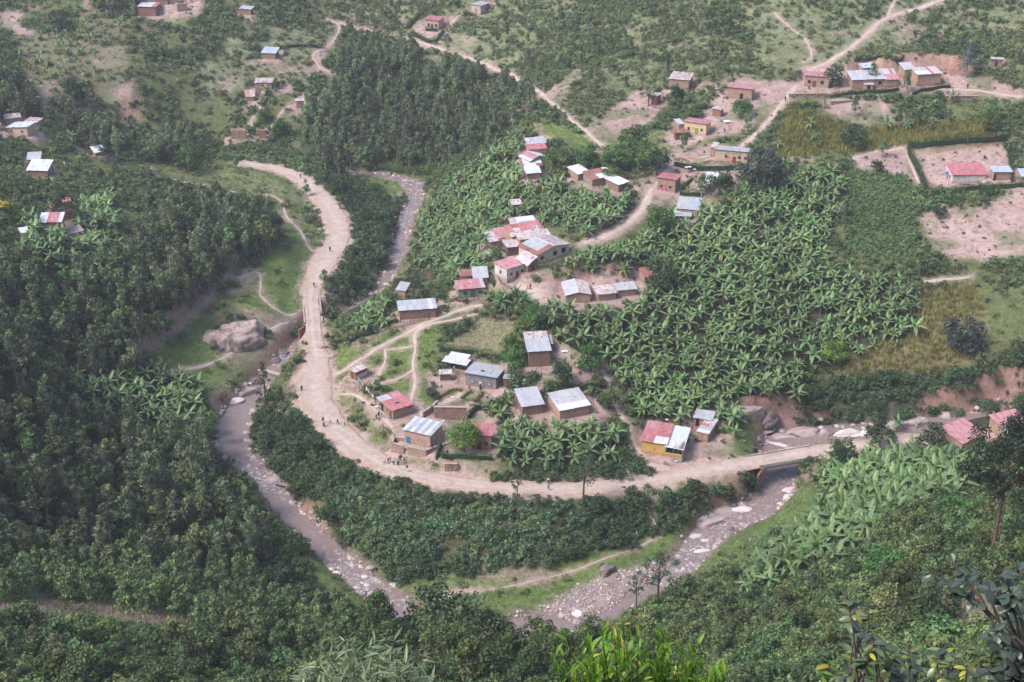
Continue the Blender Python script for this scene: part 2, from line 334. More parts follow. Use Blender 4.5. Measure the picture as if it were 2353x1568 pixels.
# walls
noisy('mud', (.30,.195,.14), (.40,.27,.20), 1.1, bump=.5, bscale=6, rand=.08)
noisy('mud_brown', (.20,.125,.095), (.29,.185,.14), 1.2, bump=.6, bscale=7, rand=.08)
noisy('brick_red', (.23,.11,.08), (.34,.17,.12), 2.2, bump=.7, bscale=9, rand=.08)
noisy('plaster_pink', (.42,.27,.215), (.50,.335,.27), .8, bump=.2, rand=.05)
noisy('plaster_tan', (.44,.33,.24), (.52,.40,.30), .8, bump=.2, rand=.05)
noisy('plaster_cream', (.50,.42,.33), (.60,.50,.40), .9, bump=.2)
noisy('plaster_white', (.46,.40,.36), (.66,.60,.55), .8, bump=.2)
noisy('plaster_grey', (.24,.19,.17), (.31,.255,.23), .7, bump=.3)
noisy('plaster_yellow', (.50,.31,.09), (.60,.39,.13), .8, bump=.2)
noisy('pale_yellow', (.55,.42,.22), (.64,.51,.30), .8, bump=.2)
noisy('cement', (.30,.25,.23), (.44,.38,.35), 1.5, bump=.5)
noisy('concrete', (.22,.19,.18), (.36,.31,.30), 1.2, bump=.5)
# roof sheets
noisy('zinc', (.42,.42,.445), (.52,.51,.535), .8, rough=.42, spec=.5, metal=.25, rand=.10)
noisy('zinc_new', (.58,.585,.62), (.68,.685,.72), .6, rough=.38, spec=.5, metal=.2, rand=.05)
noisy('zinc_old', (.22,.19,.19), (.34,.31,.31), 1.6, rough=.6, metal=.15, rand=.10)
noisy('zinc_rust', (.47,.43,.43), (.24,.11,.09), 2.4, rough=.75, rand=.12, pos=(.48,.62))
noisy('rust', (.20,.085,.07), (.30,.15,.125), 2.2, rough=.85, rand=.15)
noisy('red_paint', (.34,.10,.115), (.43,.19,.20), 1.1, rough=.6, rand=.07)
noisy('red_faded', (.34,.13,.145), (.43,.25,.265), 1.3, rough=.7, rand=.08)
noisy('blue_zinc', (.38,.42,.49), (.46,.50,.56), .8, rough=.45, metal=.2, rand=.06)
# joinery, paint, cloth
for k, c in dict(blue=(.045,.20,.36), bright_blue=(.03,.16,.50), green=(.03,.15,.10), lime=(.20,.34,.07), red=(.32,.03,.04), maroon=(.14,.03,.03), white=(.70,.70,.70), dark=(.012,.012,.014),
                 brown=(.16,.09,.06), grey=(.30,.29,.29), xred=(.42,.035,.03), xdark=(.12,.03,.03), pink=(.60,.16,.30), yellow=(.65,.48,.04), orange=(.68,.20,.04), navy=(.025,.03,.08), black=(.015,.015,.017),
                 sky=(.28,.42,.62), cream=(.60,.54,.42), purple=(.16,.03,.09), skin=(.055,.030,.020), hair=(.01,.01,.01), rubber=(.02,.02,.02), metal_dark=(.08,.07,.07), teal=(.03,.25,.18), violet=(.4,.05,.32)).items():
    noisy(k, tuple(x*.85 for x in c), tuple(min(1, x*1.1) for x in c), 3, rough=.7, rand=.04)
noisy('pane', (.02,.025,.03), (.05,.055,.06), 2, rough=.15, spec=.5)
noisy('wood', (.10,.06,.045), (.22,.14,.10), 6, stretch=(1,1,6), rand=.2)
noisy('wood_pale', (.28,.20,.15), (.40,.30,.24), 6, rand=.2)
noisy('stick', (.09,.06,.05), (.20,.14,.12), 8, rand=.25)
noisy('bark', (.07,.055,.045), (.15,.12,.10), 5, rand=.15)
noisy('bark_pale', (.22,.19,.17), (.36,.32,.28), 4, rand=.15)
noisy('bark_red', (.10,.05,.045), (.19,.10,.085), 5)
noisy('bananastem', (.10,.10,.04), (.24,.19,.10), 4, rand=.2)
noisy('rock', (.24,.18,.17), (.44,.36,.35), .9, bump=.8, bscale=3, rand=.12, detail=8)
noisy('rock_wet', (.10,.075,.075), (.24,.19,.19), 1.1, bump=.8, bscale=3, rough=.6, rand=.15)
noisy('rock_pale', (.44,.38,.36), (.62,.56,.55), .8, bump=.6, bscale=3, rand=.08, detail=7)
noisy('stone', (.20,.13,.105), (.38,.28,.23), 2.5, bump=.6, rand=.28)
noisy('pebble', (.24,.18,.17), (.48,.40,.38), 2, rand=.35)
# foliage
leafmat('lf_shrub', (.024,.045,.018), (.115,.165,.060), gain=1.6)
leafmat('lf_olive', (.055,.075,.030), (.165,.195,.085), gain=1.5, rand=.3)
leafmat('lf_dark', (.014,.030,.014), (.070,.110,.045), gain=1.5)
leafmat('lf_euc', (.024,.038,.020), (.150,.190,.090), gain=1.45, rand=.32)
leafmat('lf_euc_young', (.045,.075,.032), (.155,.215,.080), gain=1.35, rand=.25)
leafmat('lf_mango', (.022,.050,.014), (.095,.170,.040), gain=1.4, rand=.2)
leafmat('lf_mango_bright', (.040,.095,.010), (.22,.36,.06), rand=.08)
leafmat('lf_coffee', (.018,.042,.018), (.105,.175,.075), gain=1.5, rough=.38, spec=.5, rand=.15)
leafmat('lf_pine', (.008,.016,.010), (.030,.048,.022), rand=.1)
leafmat('lf_greyblue', (.030,.045,.045), (.10,.13,.125), gain=1.5, rand=.15)
leafmat('lf_purple', (.020,.030,.022), (.070,.09,.07), gain=1.2, rand=.1)
leafmat('lf_yellow', (.12,.15,.02), (.42,.42,.07), rand=.2)
leafmat('lf_banana', (.055,.105,.040), (.165,.235,.095), gain=1.35, rough=.45, spec=.3, rand=.2, huevar=.02, trans=.2)
leafmat('lf_banana_new', (.09,.17,.05), (.20,.31,.10), rough=.4, spec=.4, rand=.12, trans=.35)
leafmat('lf_banana_dry', (.22,.13,.05), (.42,.28,.11), rand=.3)
leafmat('lf_maize', (.14,.15,.04), (.34,.33,.09), rand=.25)
leafmat('lf_bean', (.050,.100,.035), (.13,.21,.075), gain=1.4, rand=.2)
leafmat('lf_grass', (.075,.12,.035), (.19,.24,.085), gain=1.2, rand=.3)
leafmat('lf_drygrass', (.26,.22,.155), (.48,.41,.32), rand=.2)
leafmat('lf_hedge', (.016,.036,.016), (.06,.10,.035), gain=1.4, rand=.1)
leafmat('lf_hedge_yellow', (.14,.19,.03), (.40,.45,.10), rand=.1)
leafmat('lf_mix', (.030,.055,.022), (.15,.20,.065), rand=.42, gain=1.3, huevar=.045)
leafmat('lf_front', (.018,.036,.014), (.095,.14,.045), rand=.3, gain=1.3)
leafmat('lf_nearbush', (.022,.040,.016), (.12,.165,.060), rand=.35, gain=1.35, huevar=.05)
leafmat('lf_near', (.07,.105,.045), (.22,.28,.13), rough=.35, spec=.5, rand=.25)
leafmat('lf_near_bright', (.055,.13,.012), (.19,.33,.035), rough=.4, spec=.4, rand=.25, trans=.35)
leafmat('lf_near_dark', (.03,.05,.035), (.10,.13,.10), gain=1.0, rough=.32, spec=.6, rand=.3)
leafmat('lf_near_yellow', (.24,.25,.035), (.42,.38,.06), rand=.2)

# ------------------------------------------------------------------ where every house stands (front wall line, depth, heights)
HOUSES = []
def H(k, ax, ay, bx, by, dep, hf, hb, kind, wall, sheets, feats, label, cat='house', **o):
    HOUSES.append(dict(a=sh(k, ax, ay), b=sh(k, bx, by), dep=dep, hf=hf, hb=hb, kind=kind, wall=wall, sheets=sheets, feats=feats, label=label, cat=cat, **o))
F, L, R = 'F', 'L', 'R'
# sheets J, I: the hamlet inside the bend of the road
H('J',232,290,374,232, 2.3,2.3,2.1,'shed','brick_red','W', [(L,'door',.4,.6,1.7,0,'brown'),(F,'band',.5,0,1.3,0,'plaster_white')], 'small whitewashed brick latrine with a light metal roof above the laundry fence','latrine')
H('J',700,785,945,705, 7.1,2.6,2.5,'shed','mud','RRRRRRRP', [(L,'door',.30,.8,1.9,0,'dark'),(L,'window',.18,.5,.5,1.2,'dark'),(L,'window',.62,.5,.5,1.2,'dark'),(L,'door',.84,.8,1.9,0,'brown'),(F,'window',.85,.35,.3,1.8,'dark')],
  'long mud house with a red and grey patched roof beside the wide road', far='ZZZZPPPP', skylight=True)
H('J',838,1075,1165,1152, 6.0,3.6,3.5,'shed','plaster_pink','NZNZNZNZ', [(F,'door',.16,.75,1.8,0,'blue'),(F,'x',.70,.32,0,1.5,'xred'),(F,'x',.55,.25,0,1.7,'xdark')], 'tall mud house with a striped white and grey metal roof and a blue door', plinth=1)
H('J',1690,1150,1930,1160, 5,3.7,3.5,'shed','mud','R', [(F,'door',.36,.8,1.9,0,'maroon'),(F,'window',.74,.6,.6,1.3,'dark')], 'mud house with a plain red roof behind the bright green round tree')
H('I',548,990,955,1058, 6.2,3.7,3.2,'shed','plaster_grey','Z', [(F,'window',.22,1.0,1.0,1.1,'blue'),(F,'door',.52,1.15,2.1,0,'blue'),(F,'window',.78,1.0,.95,1.1,'blue'),(F,'x',.36,.45,0,1.5,'xdark'),(F,'vents',.22,0,0,2.6,'dark'),(F,'vents',.50,0,0,2.7,'dark'),(F,'vents',.78,0,0,2.6,'dark')],
  'grey plastered house with blue trimmed eaves, blue door and white barred windows', plinth=1, trim='blue', skylight=True)
H('I',1055,1000,1165,1010, 2,2.3,2.2,'shed','brick_red','Z', [], 'small red brick outhouse at the right end of the grey house','outhouse')
H('I',205,930,350,925, 1.6,2.0,2.2,'shed','stickwall','Q', [], 'small stick walled goat pen with a rusty flat roof','animal pen', plinth=1)
H('I',1392,738,1680,722, 8.6,3.3,3.9,'shed','mud_brown','Z', [(R,'door',.4,.8,1.9,0,'dark')], 'long brown mud house with a pale roof above the bare yard', far='Q')
H('I',1425,560,1700,545, 3.2,2.6,2.9,'shed','mud_brown','Z', [], 'low annexe with a torn grey roof joined behind the long brown mud house','annexe')
H('I',1310,1395,1588,1360, 6.6,2.6,3.3,'shed','mud_brown','Z', [], 'house with a grey roof half covered by a green creeper')
H('I',1815,1450,2205,1372, 6.6,2.6,3.4,'shed','mud','Z', [], 'mud house whose grey roof has one new white row of sheets at its front edge', front='N')
# sheet K: by the bridge road
H('K',235,945,580,996, 8.2,3.2,3.5,'shed','plaster_yellow','RRRRRR', [(F,'x',.55,.5,0,1.4,'xred')], 'yellow shop house with a large red and white roof beside the road', far='PPPRRR', front='RRRNNN', porch=True)
H('K',1000,505,1240,545, 3.2,2.2,2.4,'shed','mud','Z', [(F,'door',.2,.7,1.8,0,'dark'),(F,'door',.6,.7,1.8,0,'dark')], 'small mud outbuilding with two dark doorways behind the yellow shop','outbuilding')
H('K',1040,768,1192,806, 6.0,2.5,2.9,'shed','mud','N', [(F,'x',.5,.5,0,1.5,'xred')], 'narrow mud house with a white, rust and grey striped roof right of the yellow shop', rows=['N','Z','RRQ','Q','Z'])
# sheet H: the middle cluster on the slope
H('H',1440,1072,1665,1002, 5.3,3.5,3.4,'shed','plaster_white','P', [(F,'door',.55,.75,1.9,0,'red'),(F,'window',.25,.5,.6,1.4,'maroon'),(F,'window',.82,.5,.6,1.4,'maroon'),(L,'window',.5,.45,.8,1.3,'brown')],
  'white walled house with a faded pink roof and a dark red door', front='PPPPPN')
H('H',855,1250,1165,1222, 4,2.6,3.0,'shed','plaster_grey','PRPPPPZ', [(F,'window',.26,.9,.7,1.0,'green'),(F,'door',.56,.9,1.9,0,'green'),(F,'window',.85,.8,.7,1.0,'green'),(F,'vents',.26,0,0,2.1,'dark'),(F,'vents',.56,0,0,2.2,'dark'),(F,'vents',.85,0,0,2.1,'dark')],
  'grey house with a pink roof, green windows and a green door')
H('H',885,1078,1030,1072, 3,1.9,2.1,'shed','mud','B', [(F,'window',.65,.3,.35,1.1,'dark'),(F,'door',.93,.5,1.5,0,'dark')], 'low mud kitchen with a thin rusty roof behind the green windowed house','kitchen hut')
H('H',1045,1085,1205,1078, 4.3,2.0,2.9,'shed','mud','Z', [], 'mud house with a bright bluish grey roof behind the green windowed house')
H('H',150,1510,585,1478, 4.6,2.7,3.0,'shed','mud_brown','ZZZZZZNZ', [(L,'door',.3,.9,1.7,0,'red')], 'long house with a pale grey roof behind a stick fence above the path')
H('H',108,1228,214,1240, 3.6,2.0,2.6,'shed','mud','Z', [(R,'door',.35,.7,1.6,0,'dark')], 'small shed with a grey roof beside the round dark shrub','shed')
H('H',1812,852,2188,718, 7.5,3.1,4.1,'gableY','plaster_cream','BQ', [(F,'window',.13,.9,.7,1.4,'dark'),(F,'window',.55,1.1,1.1,1.2,'dark'),(F,'window',.82,1.2,1.2,1.2,'navy'),(F,'vents',.52,0,0,2.7,'dark')],
  'large cream gabled house with a rusty and grey patchwork roof', left=['B','ZZZB','ZZZB','ZZZB'])
H('H',1690,940,1800,905, 5,2.7,3.6,'side','mud_brown','ZQ', [(F,'door',.55,.7,1.7,0,'maroon')], 'brown lean to with a grey roof on the lower side of the cream house','lean-to')
H('H',1500,592,1890,528, 5.0,2.3,3.3,'shed','mud','RQRRQR', [], 'long house with a red and white patchwork roof in the middle cluster', front='WRZNRZR', far='RBRRRR')
H('H',1510,470,1790,440, 3.6,2.4,3.0,'shed','mud','Z', [], 'grey roofed house at the back of the patchwork cluster', far='QNNNN')
H('H',1345,592,1490,572, 5.2,2.6,3.2,'shed','mud','P', [], 'pink roofed house at the left end of the patchwork cluster')
H('H',1600,640,1960,585, 3.0,2.4,2.8,'shed','mud','Q', [], 'narrow house with a whitish roof squeezed between the patchwork and gabled houses')
H('H',1450,742,1590,722, 3.6,2.6,2.9,'shed','stickwall','Q', [], 'twig walled hut with a rusty pinkish roof below the patchwork cluster','hut')
H('H',1240,655,1400,628, 5,2.2,2.7,'shed','plaster_grey','W', [(F,'vents',.4,0,0,1.7,'dark')], 'low grey house with a whitish roof below the pink roofed house')
H('g',450,535,615,528, 7.6,2.3,3.0,'gableY','mud','ZQ', [], 'low house with a pale gabled roof below the red cut bank')
H('g',670,522,790,508, 4,1.9,2.2,'shed','mud','Q', [], 'small shed with a mottled white roof right of the pale gabled house','shed')
H('g',800,492,925,480, 3,1.9,2.2,'shed','mud','Z', [], 'shed with a grey roof at the edge of the banana grove','shed')
H('g',985,400,1050,385, 2.6,1.8,3.0,'shed','mud','B', [], 'little hut with a rusty tilted roof against the big dark tree','hut')
H('C',172,1245,300,1234, 2.6,2.8,3.2,'shed','mud_brown','W', [(F,'door',.5,.75,1.8,0,'white')], 'tall narrow latrine with a patterned white door among the banana plants','latrine')
H('C',385,345,632,325, 3,2.2,2.8,'shed','mud','Z', [], 'topmost grey roofed house of the column of roofs at the grove edge')
H('C',400,425,645,405, 3,2.2,2.6,'shed','mud','R', [], 'narrow red roofed house below the topmost grey roof')
H('C',420,565,650,500, 5,2.0,2.9,'gableY','plaster_grey','PN', [], 'gabled house with a pink roof next to the yellowish round tree', left=['N','P','P'])
H('C',352,655,580,640, 4,1.9,2.5,'shed','mud','N', [], 'house with a white patched roof below the pink gabled one', front='NNNNBB')
H('C',375,765,562,752, 3.6,2.0,2.5,'shed','mud_brown','N', [], 'lowest white roofed house of the column, half hidden by banana plants')
H('C',1085,775,1235,735, 4.5,2.0,2.6,'shed','mud','N', [], 'white roofed house left of the long rusty roof')
H('C',1285,858,1600,795, 5,2.1,2.7,'shed','plaster_grey','BNNN', [], 'long house with a rusty and white striped roof among the banana plants', far='BBBN')
H('C',1650,945,1785,900, 5.2,2.4,2.7,'shed','mud_brown','N', [(F,'door',.6,.7,1.7,0,'brown')], 'brown house with a clean white roof by the earth track')
# sheets F, E: upper hamlet
H('F',120,902,420,948, 5.0,4.0,3.6,'shed','mud','R', [(F,'window',.22,.45,.55,1.3,'dark'),(F,'door',.40,.75,1.85,0,'pink'),(F,'window',.73,.5,.6,1.3,'dark'),(F,'x',.08,.3,0,1.3,'xred')], 'tall mud house with a plain red roof, a pink door and two dark windows', plinth=1)
H('F',920,868,1092,886, 5,2.3,3.0,'shed','mud','N', [], 'house with a bright white roof behind the leafy trees', leanto=True)
H('F',1095,408,1640,458, 4.6,3.7,3.2,'shed','plaster_tan','Z', [(F,'window',.34,.6,.7,1.5,'maroon'),(F,'door',.6,.8,1.9,0,'red'),(F,'window',.76,.6,.7,1.5,'maroon'),(F,'window',.95,.7,.8,1.4,'orange'),(F,'x',.45,.5,0,1.7,'xred'),(F,'vents',.38,0,0,2.7,'brown'),(F,'vents',.6,0,0,2.7,'brown'),(F,'vents',.77,0,0,2.7,'brown')],
  'long cream house with a red door and a bluish grey roof behind a hedge')
H('F',1015,320,1092,330, 4,2.6,2.9,'shed','mud','Q', [], 'narrow annexe with a rusty roof at the left end of the long cream house','annexe')
H('F',455,1322,805,1352, 6.2,2.2,3.0,'shed','mud','ZL', [], 'house with a broad striped grey metal roof under the red earth bank')
H('F',440,1385,680,1398, 1.8,1.1,1.5,'shed','mud','L', [], 'low shelter with a small white roof in front of the striped grey roof','shelter')
H('F',1915,795,2020,780, 2.6,2.2,2.5,'shed','mud','L', [], 'small hut with a light blue roof below the tall dark tree','hut')
H('E',440,385,708,408, 7,3.7,3.9,'shed','mud','W', [(R,'door',.32,.8,2.0,0,'dark')], 'mud house with a long pale rusty roof and a dark doorway in its side', far='WPWPW')
H('E',190,585,265,598, 3,3.0,2.9,'shed','brick_red','W', [], 'tall brick latrine with a thin white roof on the upper slope','latrine')
H('E',1250,505,1585,538, 5,3.7,3.6,'shed','mud','P', [(F,'door',.58,.85,2.0,0,'dark'),(F,'x',.33,.7,0,1.9,'xred')], 'mud house with a faded red roof, a dark doorway and a red X', plinth=1)
H('E',1040,748,1155,765, 2.4,2.3,2.3,'shed','brick_red','W', [], 'small square latrine with a white roof above the yellow house','latrine')
H('E',648,988,950,1028, 5,3.7,3.3,'shed','pale_yellow','P', [(F,'window',.2,.6,.8,1.3,'green'),(F,'door',.57,.75,2.0,0,'lime'),(F,'window',.8,.7,.9,1.3,'cream'),(F,'x',.4,.6,0,1.8,'xred')], 'pale yellow house with a bright green door and a faded red roof', plinth=1)
H('E',530,1082,700,1074, 2.4,2.2,2.4,'shed','plankwall','B', [(F,'door',.75,.8,1.7,0,'dark')], 'dark plank shed with a dark doorway in front of the pale yellow house','shed')
H('E',572,965,640,958, 3.6,2.3,2.6,'shed','mud','Z', [], 'little grey roofed hut at the left end of the pale yellow house','hut')
# sheet G: top right row
H('G',220,498,545,522, 5,3.7,3.5,'shed','mud','P', [(F,'window',.2,.8,.8,1.4,'maroon'),(F,'door',.41,.95,2.1,0,'brown'),(F,'window',.73,.9,.9,1.4,'maroon')], 'orange mud house with a faded red roof, leftmost of the upper right row', plinth=1)
H('G',862,524,1308,508, 5,2.9,4.0,'shed','mud','Z', [(F,'window',.83,.9,.9,1.2,'dark')], 'long mud house with a broad pale grey roof on the upper right terrace', far='ZZZZZZQQ')
H('G',1030,552,1145,552, 1.4,2.0,2.2,'shed','mud','Z', [(F,'door',.5,.8,1.7,0,'dark')], 'small entrance porch in front of the broad pale grey roof','porch')
H('G',1312,508,1476,500, 5,2.6,4.2,'shed','mud','PP', [], 'right wing with pinkish patched sheets beside the broad pale grey roof', far='ZZPZ')
H('G',1010,345,1170,330, 3,2.4,2.8,'shed','mud','L', [], 'low store with a bluish roof behind the broad pale grey roof','store')
H('G',1735,492,2050,474, 5,3.8,4.3,'shed','mud','NNNRQW', [], 'tall windowless mud house with a patchwork roof, rightmost large one of the upper right row', far='ZZZRZQ')
H('G',1560,400,1700,392, 4,3.2,4.0,'shed','mud','ZZ', [], 'taller back wing with grey and red sheets left of the windowless house','wing')
H('d',1640,456,1718,462, 2,2.5,2.5,'shed','mud_brown','W', [(F,'door',.45,.6,1.8,0,'dark')], 'small latrine with a pale flat roof high at the right edge','latrine')
H('d',1376,1252,1602,1248, 6,2.6,3.7,'shed','plaster_white','R', [(L,'door',.35,.9,2.0,0,'bright_blue'),(L,'window',.65,.7,.9,.8,'bright_blue'),(L,'window',.12,.7,.7,.8,'bright_blue')], 'white house with a bright red roof and blue doors inside the hedged yard')
H('d',1655,1232,1775,1232, 3.2,2.6,2.9,'shed','mud','L', [(F,'door',.08,.5,1.8,0,'dark')], 'small mud house with a light blue roof right of the bright red roof')
H('d',1848,1250,1920,1250, 4,2.0,2.6,'shed','mud','L', [], 'house with a light roof cut by the right edge of the view')
# sheets B, A, b: left and far side
H('B',80,398,320,424, 5,2.9,3.2,'side','plaster_tan','N', [(F,'window',.25,.5,.5,1.2,'pane'),(F,'window',.75,.5,.5,1.3,'pane')], 'tan house with a slanting white roof and two small windows at the left edge', plinth=1)
H('B',300,345,430,358, 3,2.9,3.1,'shed','mud','Q', [(F,'door',.5,.8,1.9,0,'brown')], 'mud house with a rusty white roof behind the slanting white roof')
H('B',60,205,215,190, 3,2.3,2.6,'shed','brick_red','W', [(F,'vents',.3,0,0,1.2,'dark')], 'reddish brick store at the top of the left edge cluster','store')
H('B',80,292,240,272, 3,2.2,2.5,'shed','mud','W', [], 'mud room with a thin white roof between the brick store and the slanting roof','house')
H('B',-70,372,14,360, 4,2.2,2.6,'shed','mud','W', [], 'house cut by the left edge with a pale roof end')
H('B',325,750,460,742, 3.6,1.9,2.6,'shed','mud','Z', [], 'house with a pale grey roof just behind the larger white roof on the left slope')
H('B',322,878,545,884, 4.6,2.1,3.4,'shed','mud_brown','N', [(R,'door',.6,.9,1.9,.2,'sky')], 'brown house with a large white roof sloping to the front on the left slope')
H('B',1090,650,1200,628, 3,1.4,2.2,'shed','mud','N', [], 'small shelter with a white roof behind the flat topped tree','shelter')
H('B',462,1450,700,1446, 3.4,2.0,2.9,'shed','mud_brown','NNRPPNN', [], 'low house with a white and red roof behind the leafy tree on the left')
H('B',640,1388,868,1346, 6.4,2.6,3.6,'shed','plaster_yellow','R', [(R,'window',.35,.9,.9,1.1,'red'),(R,'band',.5,0,1.0,2.4,'red')], 'yellow and red house with a red roof on the left slope')
H('B',240,1560,320,1548, 2,1.0,1.4,'shed','mud','N', [], 'tiny shelter with a white sheet roof above the yellow green banana plants','shelter')
H('B',800,1575,950,1540, 2.4,1.2,1.6,'shed','mud','O', [], 'low shelter with a dark grey roof behind the banana plants on the left','shelter')
H('A',195,225,435,232, 5,3.3,3.6,'shed','brick_red','NNNNPR', [], 'brick house with a blue white roof at the top left corner')
H('A',320,105,600,95, 5,3,3.3,'shed','mud','R', [], 'house with a red roof behind the blue white one at the top left')
H('A',735,168,868,154, 3,2.7,2.7,'none','mud','', [], 'roofless tan mud shell at the top left','unfinished house')
H('A',612,60,768,52, 3,2.4,2.6,'shed','mud','R', [], 'small red roofed house behind the roofless shell')
H('A',1605,205,1755,216, 2.6,2.3,2.6,'shed','brick_red','L', [(F,'vents',.5,0,0,1.0,'dark')], 'isolated little brick hut with a bluish roof on the upper left slope','hut')
H('A',1910,820,2095,832, 4,2.3,3.2,'shed','mud_brown','L', [], 'mud house with a light roof under trees on the far left slope')
H('A',1818,1250,2050,1246, 5,2.5,2.6,'shed','mud','W', [(F,'window',.2,.7,.6,1.2,'white'),(F,'window',.42,.3,.4,1.3,'dark')], 'tan house with a whitish roof beside a banana plant on the far slope', front='WWWRRWW')
H('A',1690,1420,1808,1412, 3.4,1.8,3.0,'shed','mud','TW', [], 'little tan shelter with a ragged white edge below the far slope house','shelter')
H('b',1197,197,1285,206, 5.5,3.6,3.6,'shed','plaster_pink','R', [(F,'window',.25,.7,.8,1.3,'maroon'),(F,'door',.52,.8,1.9,0,'maroon'),(F,'window',.82,.7,.8,1.3,'maroon')], 'pink house with a red roof above the hedged garden at the top')
H('b',1510,93,1572,104, 5.5,3.6,3.5,'shed','plaster_tan','L', [(F,'door',.5,.8,2.0,0,'grey')], 'tan house with a light bluish roof, highest by the path at the top')
H('b',318,742,370,739, 2,2.8,2.9,'shed','mud','W', [(F,'door',.45,.8,2.0,0,'grey')], 'lone small latrine with a pale door beside the far forest','latrine')
H('a',1580,950,1677,946, 3,2.9,2.9,'none','mud','', [], 'roofless tan house shell with a round shrub beside it','unfinished house')
H('a',1765,947,1812,946, 2,2.9,2.9,'none','brick_red','', [], 'small roofless brick latrine beside the round shrub','latrine')
H('h',1440,1545,1588,1478, 6,2.1,3.0,'shed','mud','P', [], 'house with a pink roof near the right end of the road')
H('h',1745,1482,1910,1440, 6,2.6,3.6,'shed','mud','PPPPP', [], 'house with a salmon roof and one bluish sheet at the right edge', front='LLPPP')

pads = []
for h in HOUSES:
    g = [ground(*h['a']), ground(*h['b'])]; z = .5*(g[0].z+g[1].z)
    A = Vector(at_z(*h['a'], z)); B = Vector(at_z(*h['b'], z)); ex = (B-A); h['w'] = ex.length; ex.normalize(); ey = Vector((-ex.y, ex.x, 0))
    h.update(A=A, ex=ex, ey=ey, z=z, rz=math.atan2(ex.y, ex.x))
BLOCK = (RD < RH+.4) | (RIVD < .3)
BARE = np.zeros(XX.shape)
_nb = vnoise(XX, YY, 4, 21)*1.2
for h in HOUSES:
    lx = (XX-h['A'].x)*h['ex'].x+(YY-h['A'].y)*h['ex'].y; ly = (XX-h['A'].x)*h['ey'].x+(YY-h['A'].y)*h['ey'].y
    ox = np.maximum(np.maximum(-lx, lx-h['w']), 0); oy = np.maximum(np.maximum(-ly, ly-h['dep']), 0); d = np.hypot(ox, oy)
    Z = np.where(d < 5, Z + (h['z']-Z)*(1-smooth01((d-.8)/3.0)), Z)
    BLOCK |= d < 1.1; BARE = np.maximum(BARE, 1-smooth01((d+_nb-2.2)/1.5))
for h in HOUSES:                                  # a neighbour's terrace may have cut this one: settle on the final ground
    c = [h['A']+h['ex']*(h['w']*i)+h['ey']*(h['dep']*j) for i in (0, .5, 1) for j in (0, .5, 1)]
    h['z'] = float(np.median([gz(p.x, p.y) for p in c])); h['A'].z = h['z']

# ------------------------------------------------------------------ land cover, drawn on the survey and laid over the ground
CU0, CV0, CST, CW, CHH = -700, -500, 4, 950, 640
CLS = np.zeros((CW, CHH), dtype=np.uint8)
_cu = CU0 + CST*np.arange(CW); _cv = CV0 + CST*np.arange(CHH)
CUU, CVV = np.meshgrid(_cu, _cv, indexing='ij')
NAMES = ['scrub','hill','grass','meadow','lush','bare','redsoil','forest','upforest','young','bush','darkbush','banana','coffee','maize','bean','yfield','brownfield','gravel','near','dry','sparse','reed','house','road','farbanana','lawn','lowveg','front']
CI = {n: i for i, n in enumerate(NAMES)}
def inside(poly, U=None, V=None):
    U = CUU if U is None else U; V = CVV if V is None else V
    r = np.zeros(U.shape, bool); n = len(poly)
    for i in range(n):
        x0, y0 = poly[i]; x1, y1 = poly[(i+1) % n]
        if y0 == y1: continue
        c = ((V < y0) != (V < y1)); r ^= c & (U < (x1-x0)*(V-y0)/(y1-y0)+x0)
    return r
def area(name, *poly): CLS[inside(poly)] = CI[name]
def sarea(name, k, *poly): area(name, *[sh(k, x, y) for x, y in poly])
area('hill', (640,-500),(3100,-500),(3100,250),(2353,250),(1900,175),(1560,160),(1480,230),(1370,330),(1230,230),(1170,170),(1000,110),(780,50))
area('sparse', (1700,-500),(3100,-500),(3100,60),(2100,70),(1980,110),(1900,160),(1750,150),(1700,60))
area('sparse', (560,60),(780,60),(700,200),(600,160),(480,240),(440,160))
area('sparse', (640,-500),(1000,-500),(1180,-20),(1100,60),(1000,60),(960,110),(1160,170),(1200,150),(1120,60))
area('sparse', (100,120),(290,100),(330,330),(200,280),(110,250))
area('upforest', (776,118),(810,101),(945,98),(1006,142),(1080,145),(1164,180),(1230,240),(1180,300),(1113,320),(1046,334),(985,370),(911,364),(783,381),(692,340),(685,270),(716,216),(776,189))
area('forest', (-700,160),(60,180),(90,240),(230,290),(440,300),(470,350),(330,350),(240,345),(130,270),(60,240),(-700,260))
area('forest', (200,-40),(330,-10),(330,30),(210,40))
area('farbanana', (35,90),(170,60),(190,10),(300,20),(300,80),(260,120),(200,190),(60,175))
area('farbanana', (170,150),(260,150),(250,240),(170,220))
for pl in ([(650,440),(700,350),(850,340),(860,440),(760,470)], [(720,690),(800,600),(920,540),(900,680)], [(90,240),(120,170),(260,190),(230,240)], [(0,90),(90,60),(170,100),(90,190),(0,200)], [(270,590),(340,600),(340,730),(300,730)], [(1100,20),(1390,10),(1380,60),(1230,160),(1080,150)],[(560,0),(640,0),(620,80),(590,80)]):
    sarea('bare', 'a', *pl)
for pl in ([(420,370),(520,320),(580,190),(630,180),(560,310),(480,440),(600,500),(560,510),(440,430)], [(1380,240),(1560,240),(1500,330),(1380,330)], [(1150,400),(1280,350),(1260,420),(1180,430)],[(150,640),(260,540),(290,650)],[(1080,200),(1200,100),(1380,120),(1330,220),(1240,270)]):
    sarea('bare', 'b', *pl)
area('bare', (1340,290),(1400,250),(1470,200),(1530,225),(1510,270),(1440,315),(1370,328))
area('bare', (1155,292),(1200,230),(1232,240),(1170,292)); area('bare', (1250,215),(1330,150),(1340,165),(1275,235))
area('grass', (1240,260),(1300,290),(1360,320),(1370,350),(1230,300)); area('meadow', (1370,330),(1440,320),(1540,290),(1560,330),(1500,370),(1420,350))
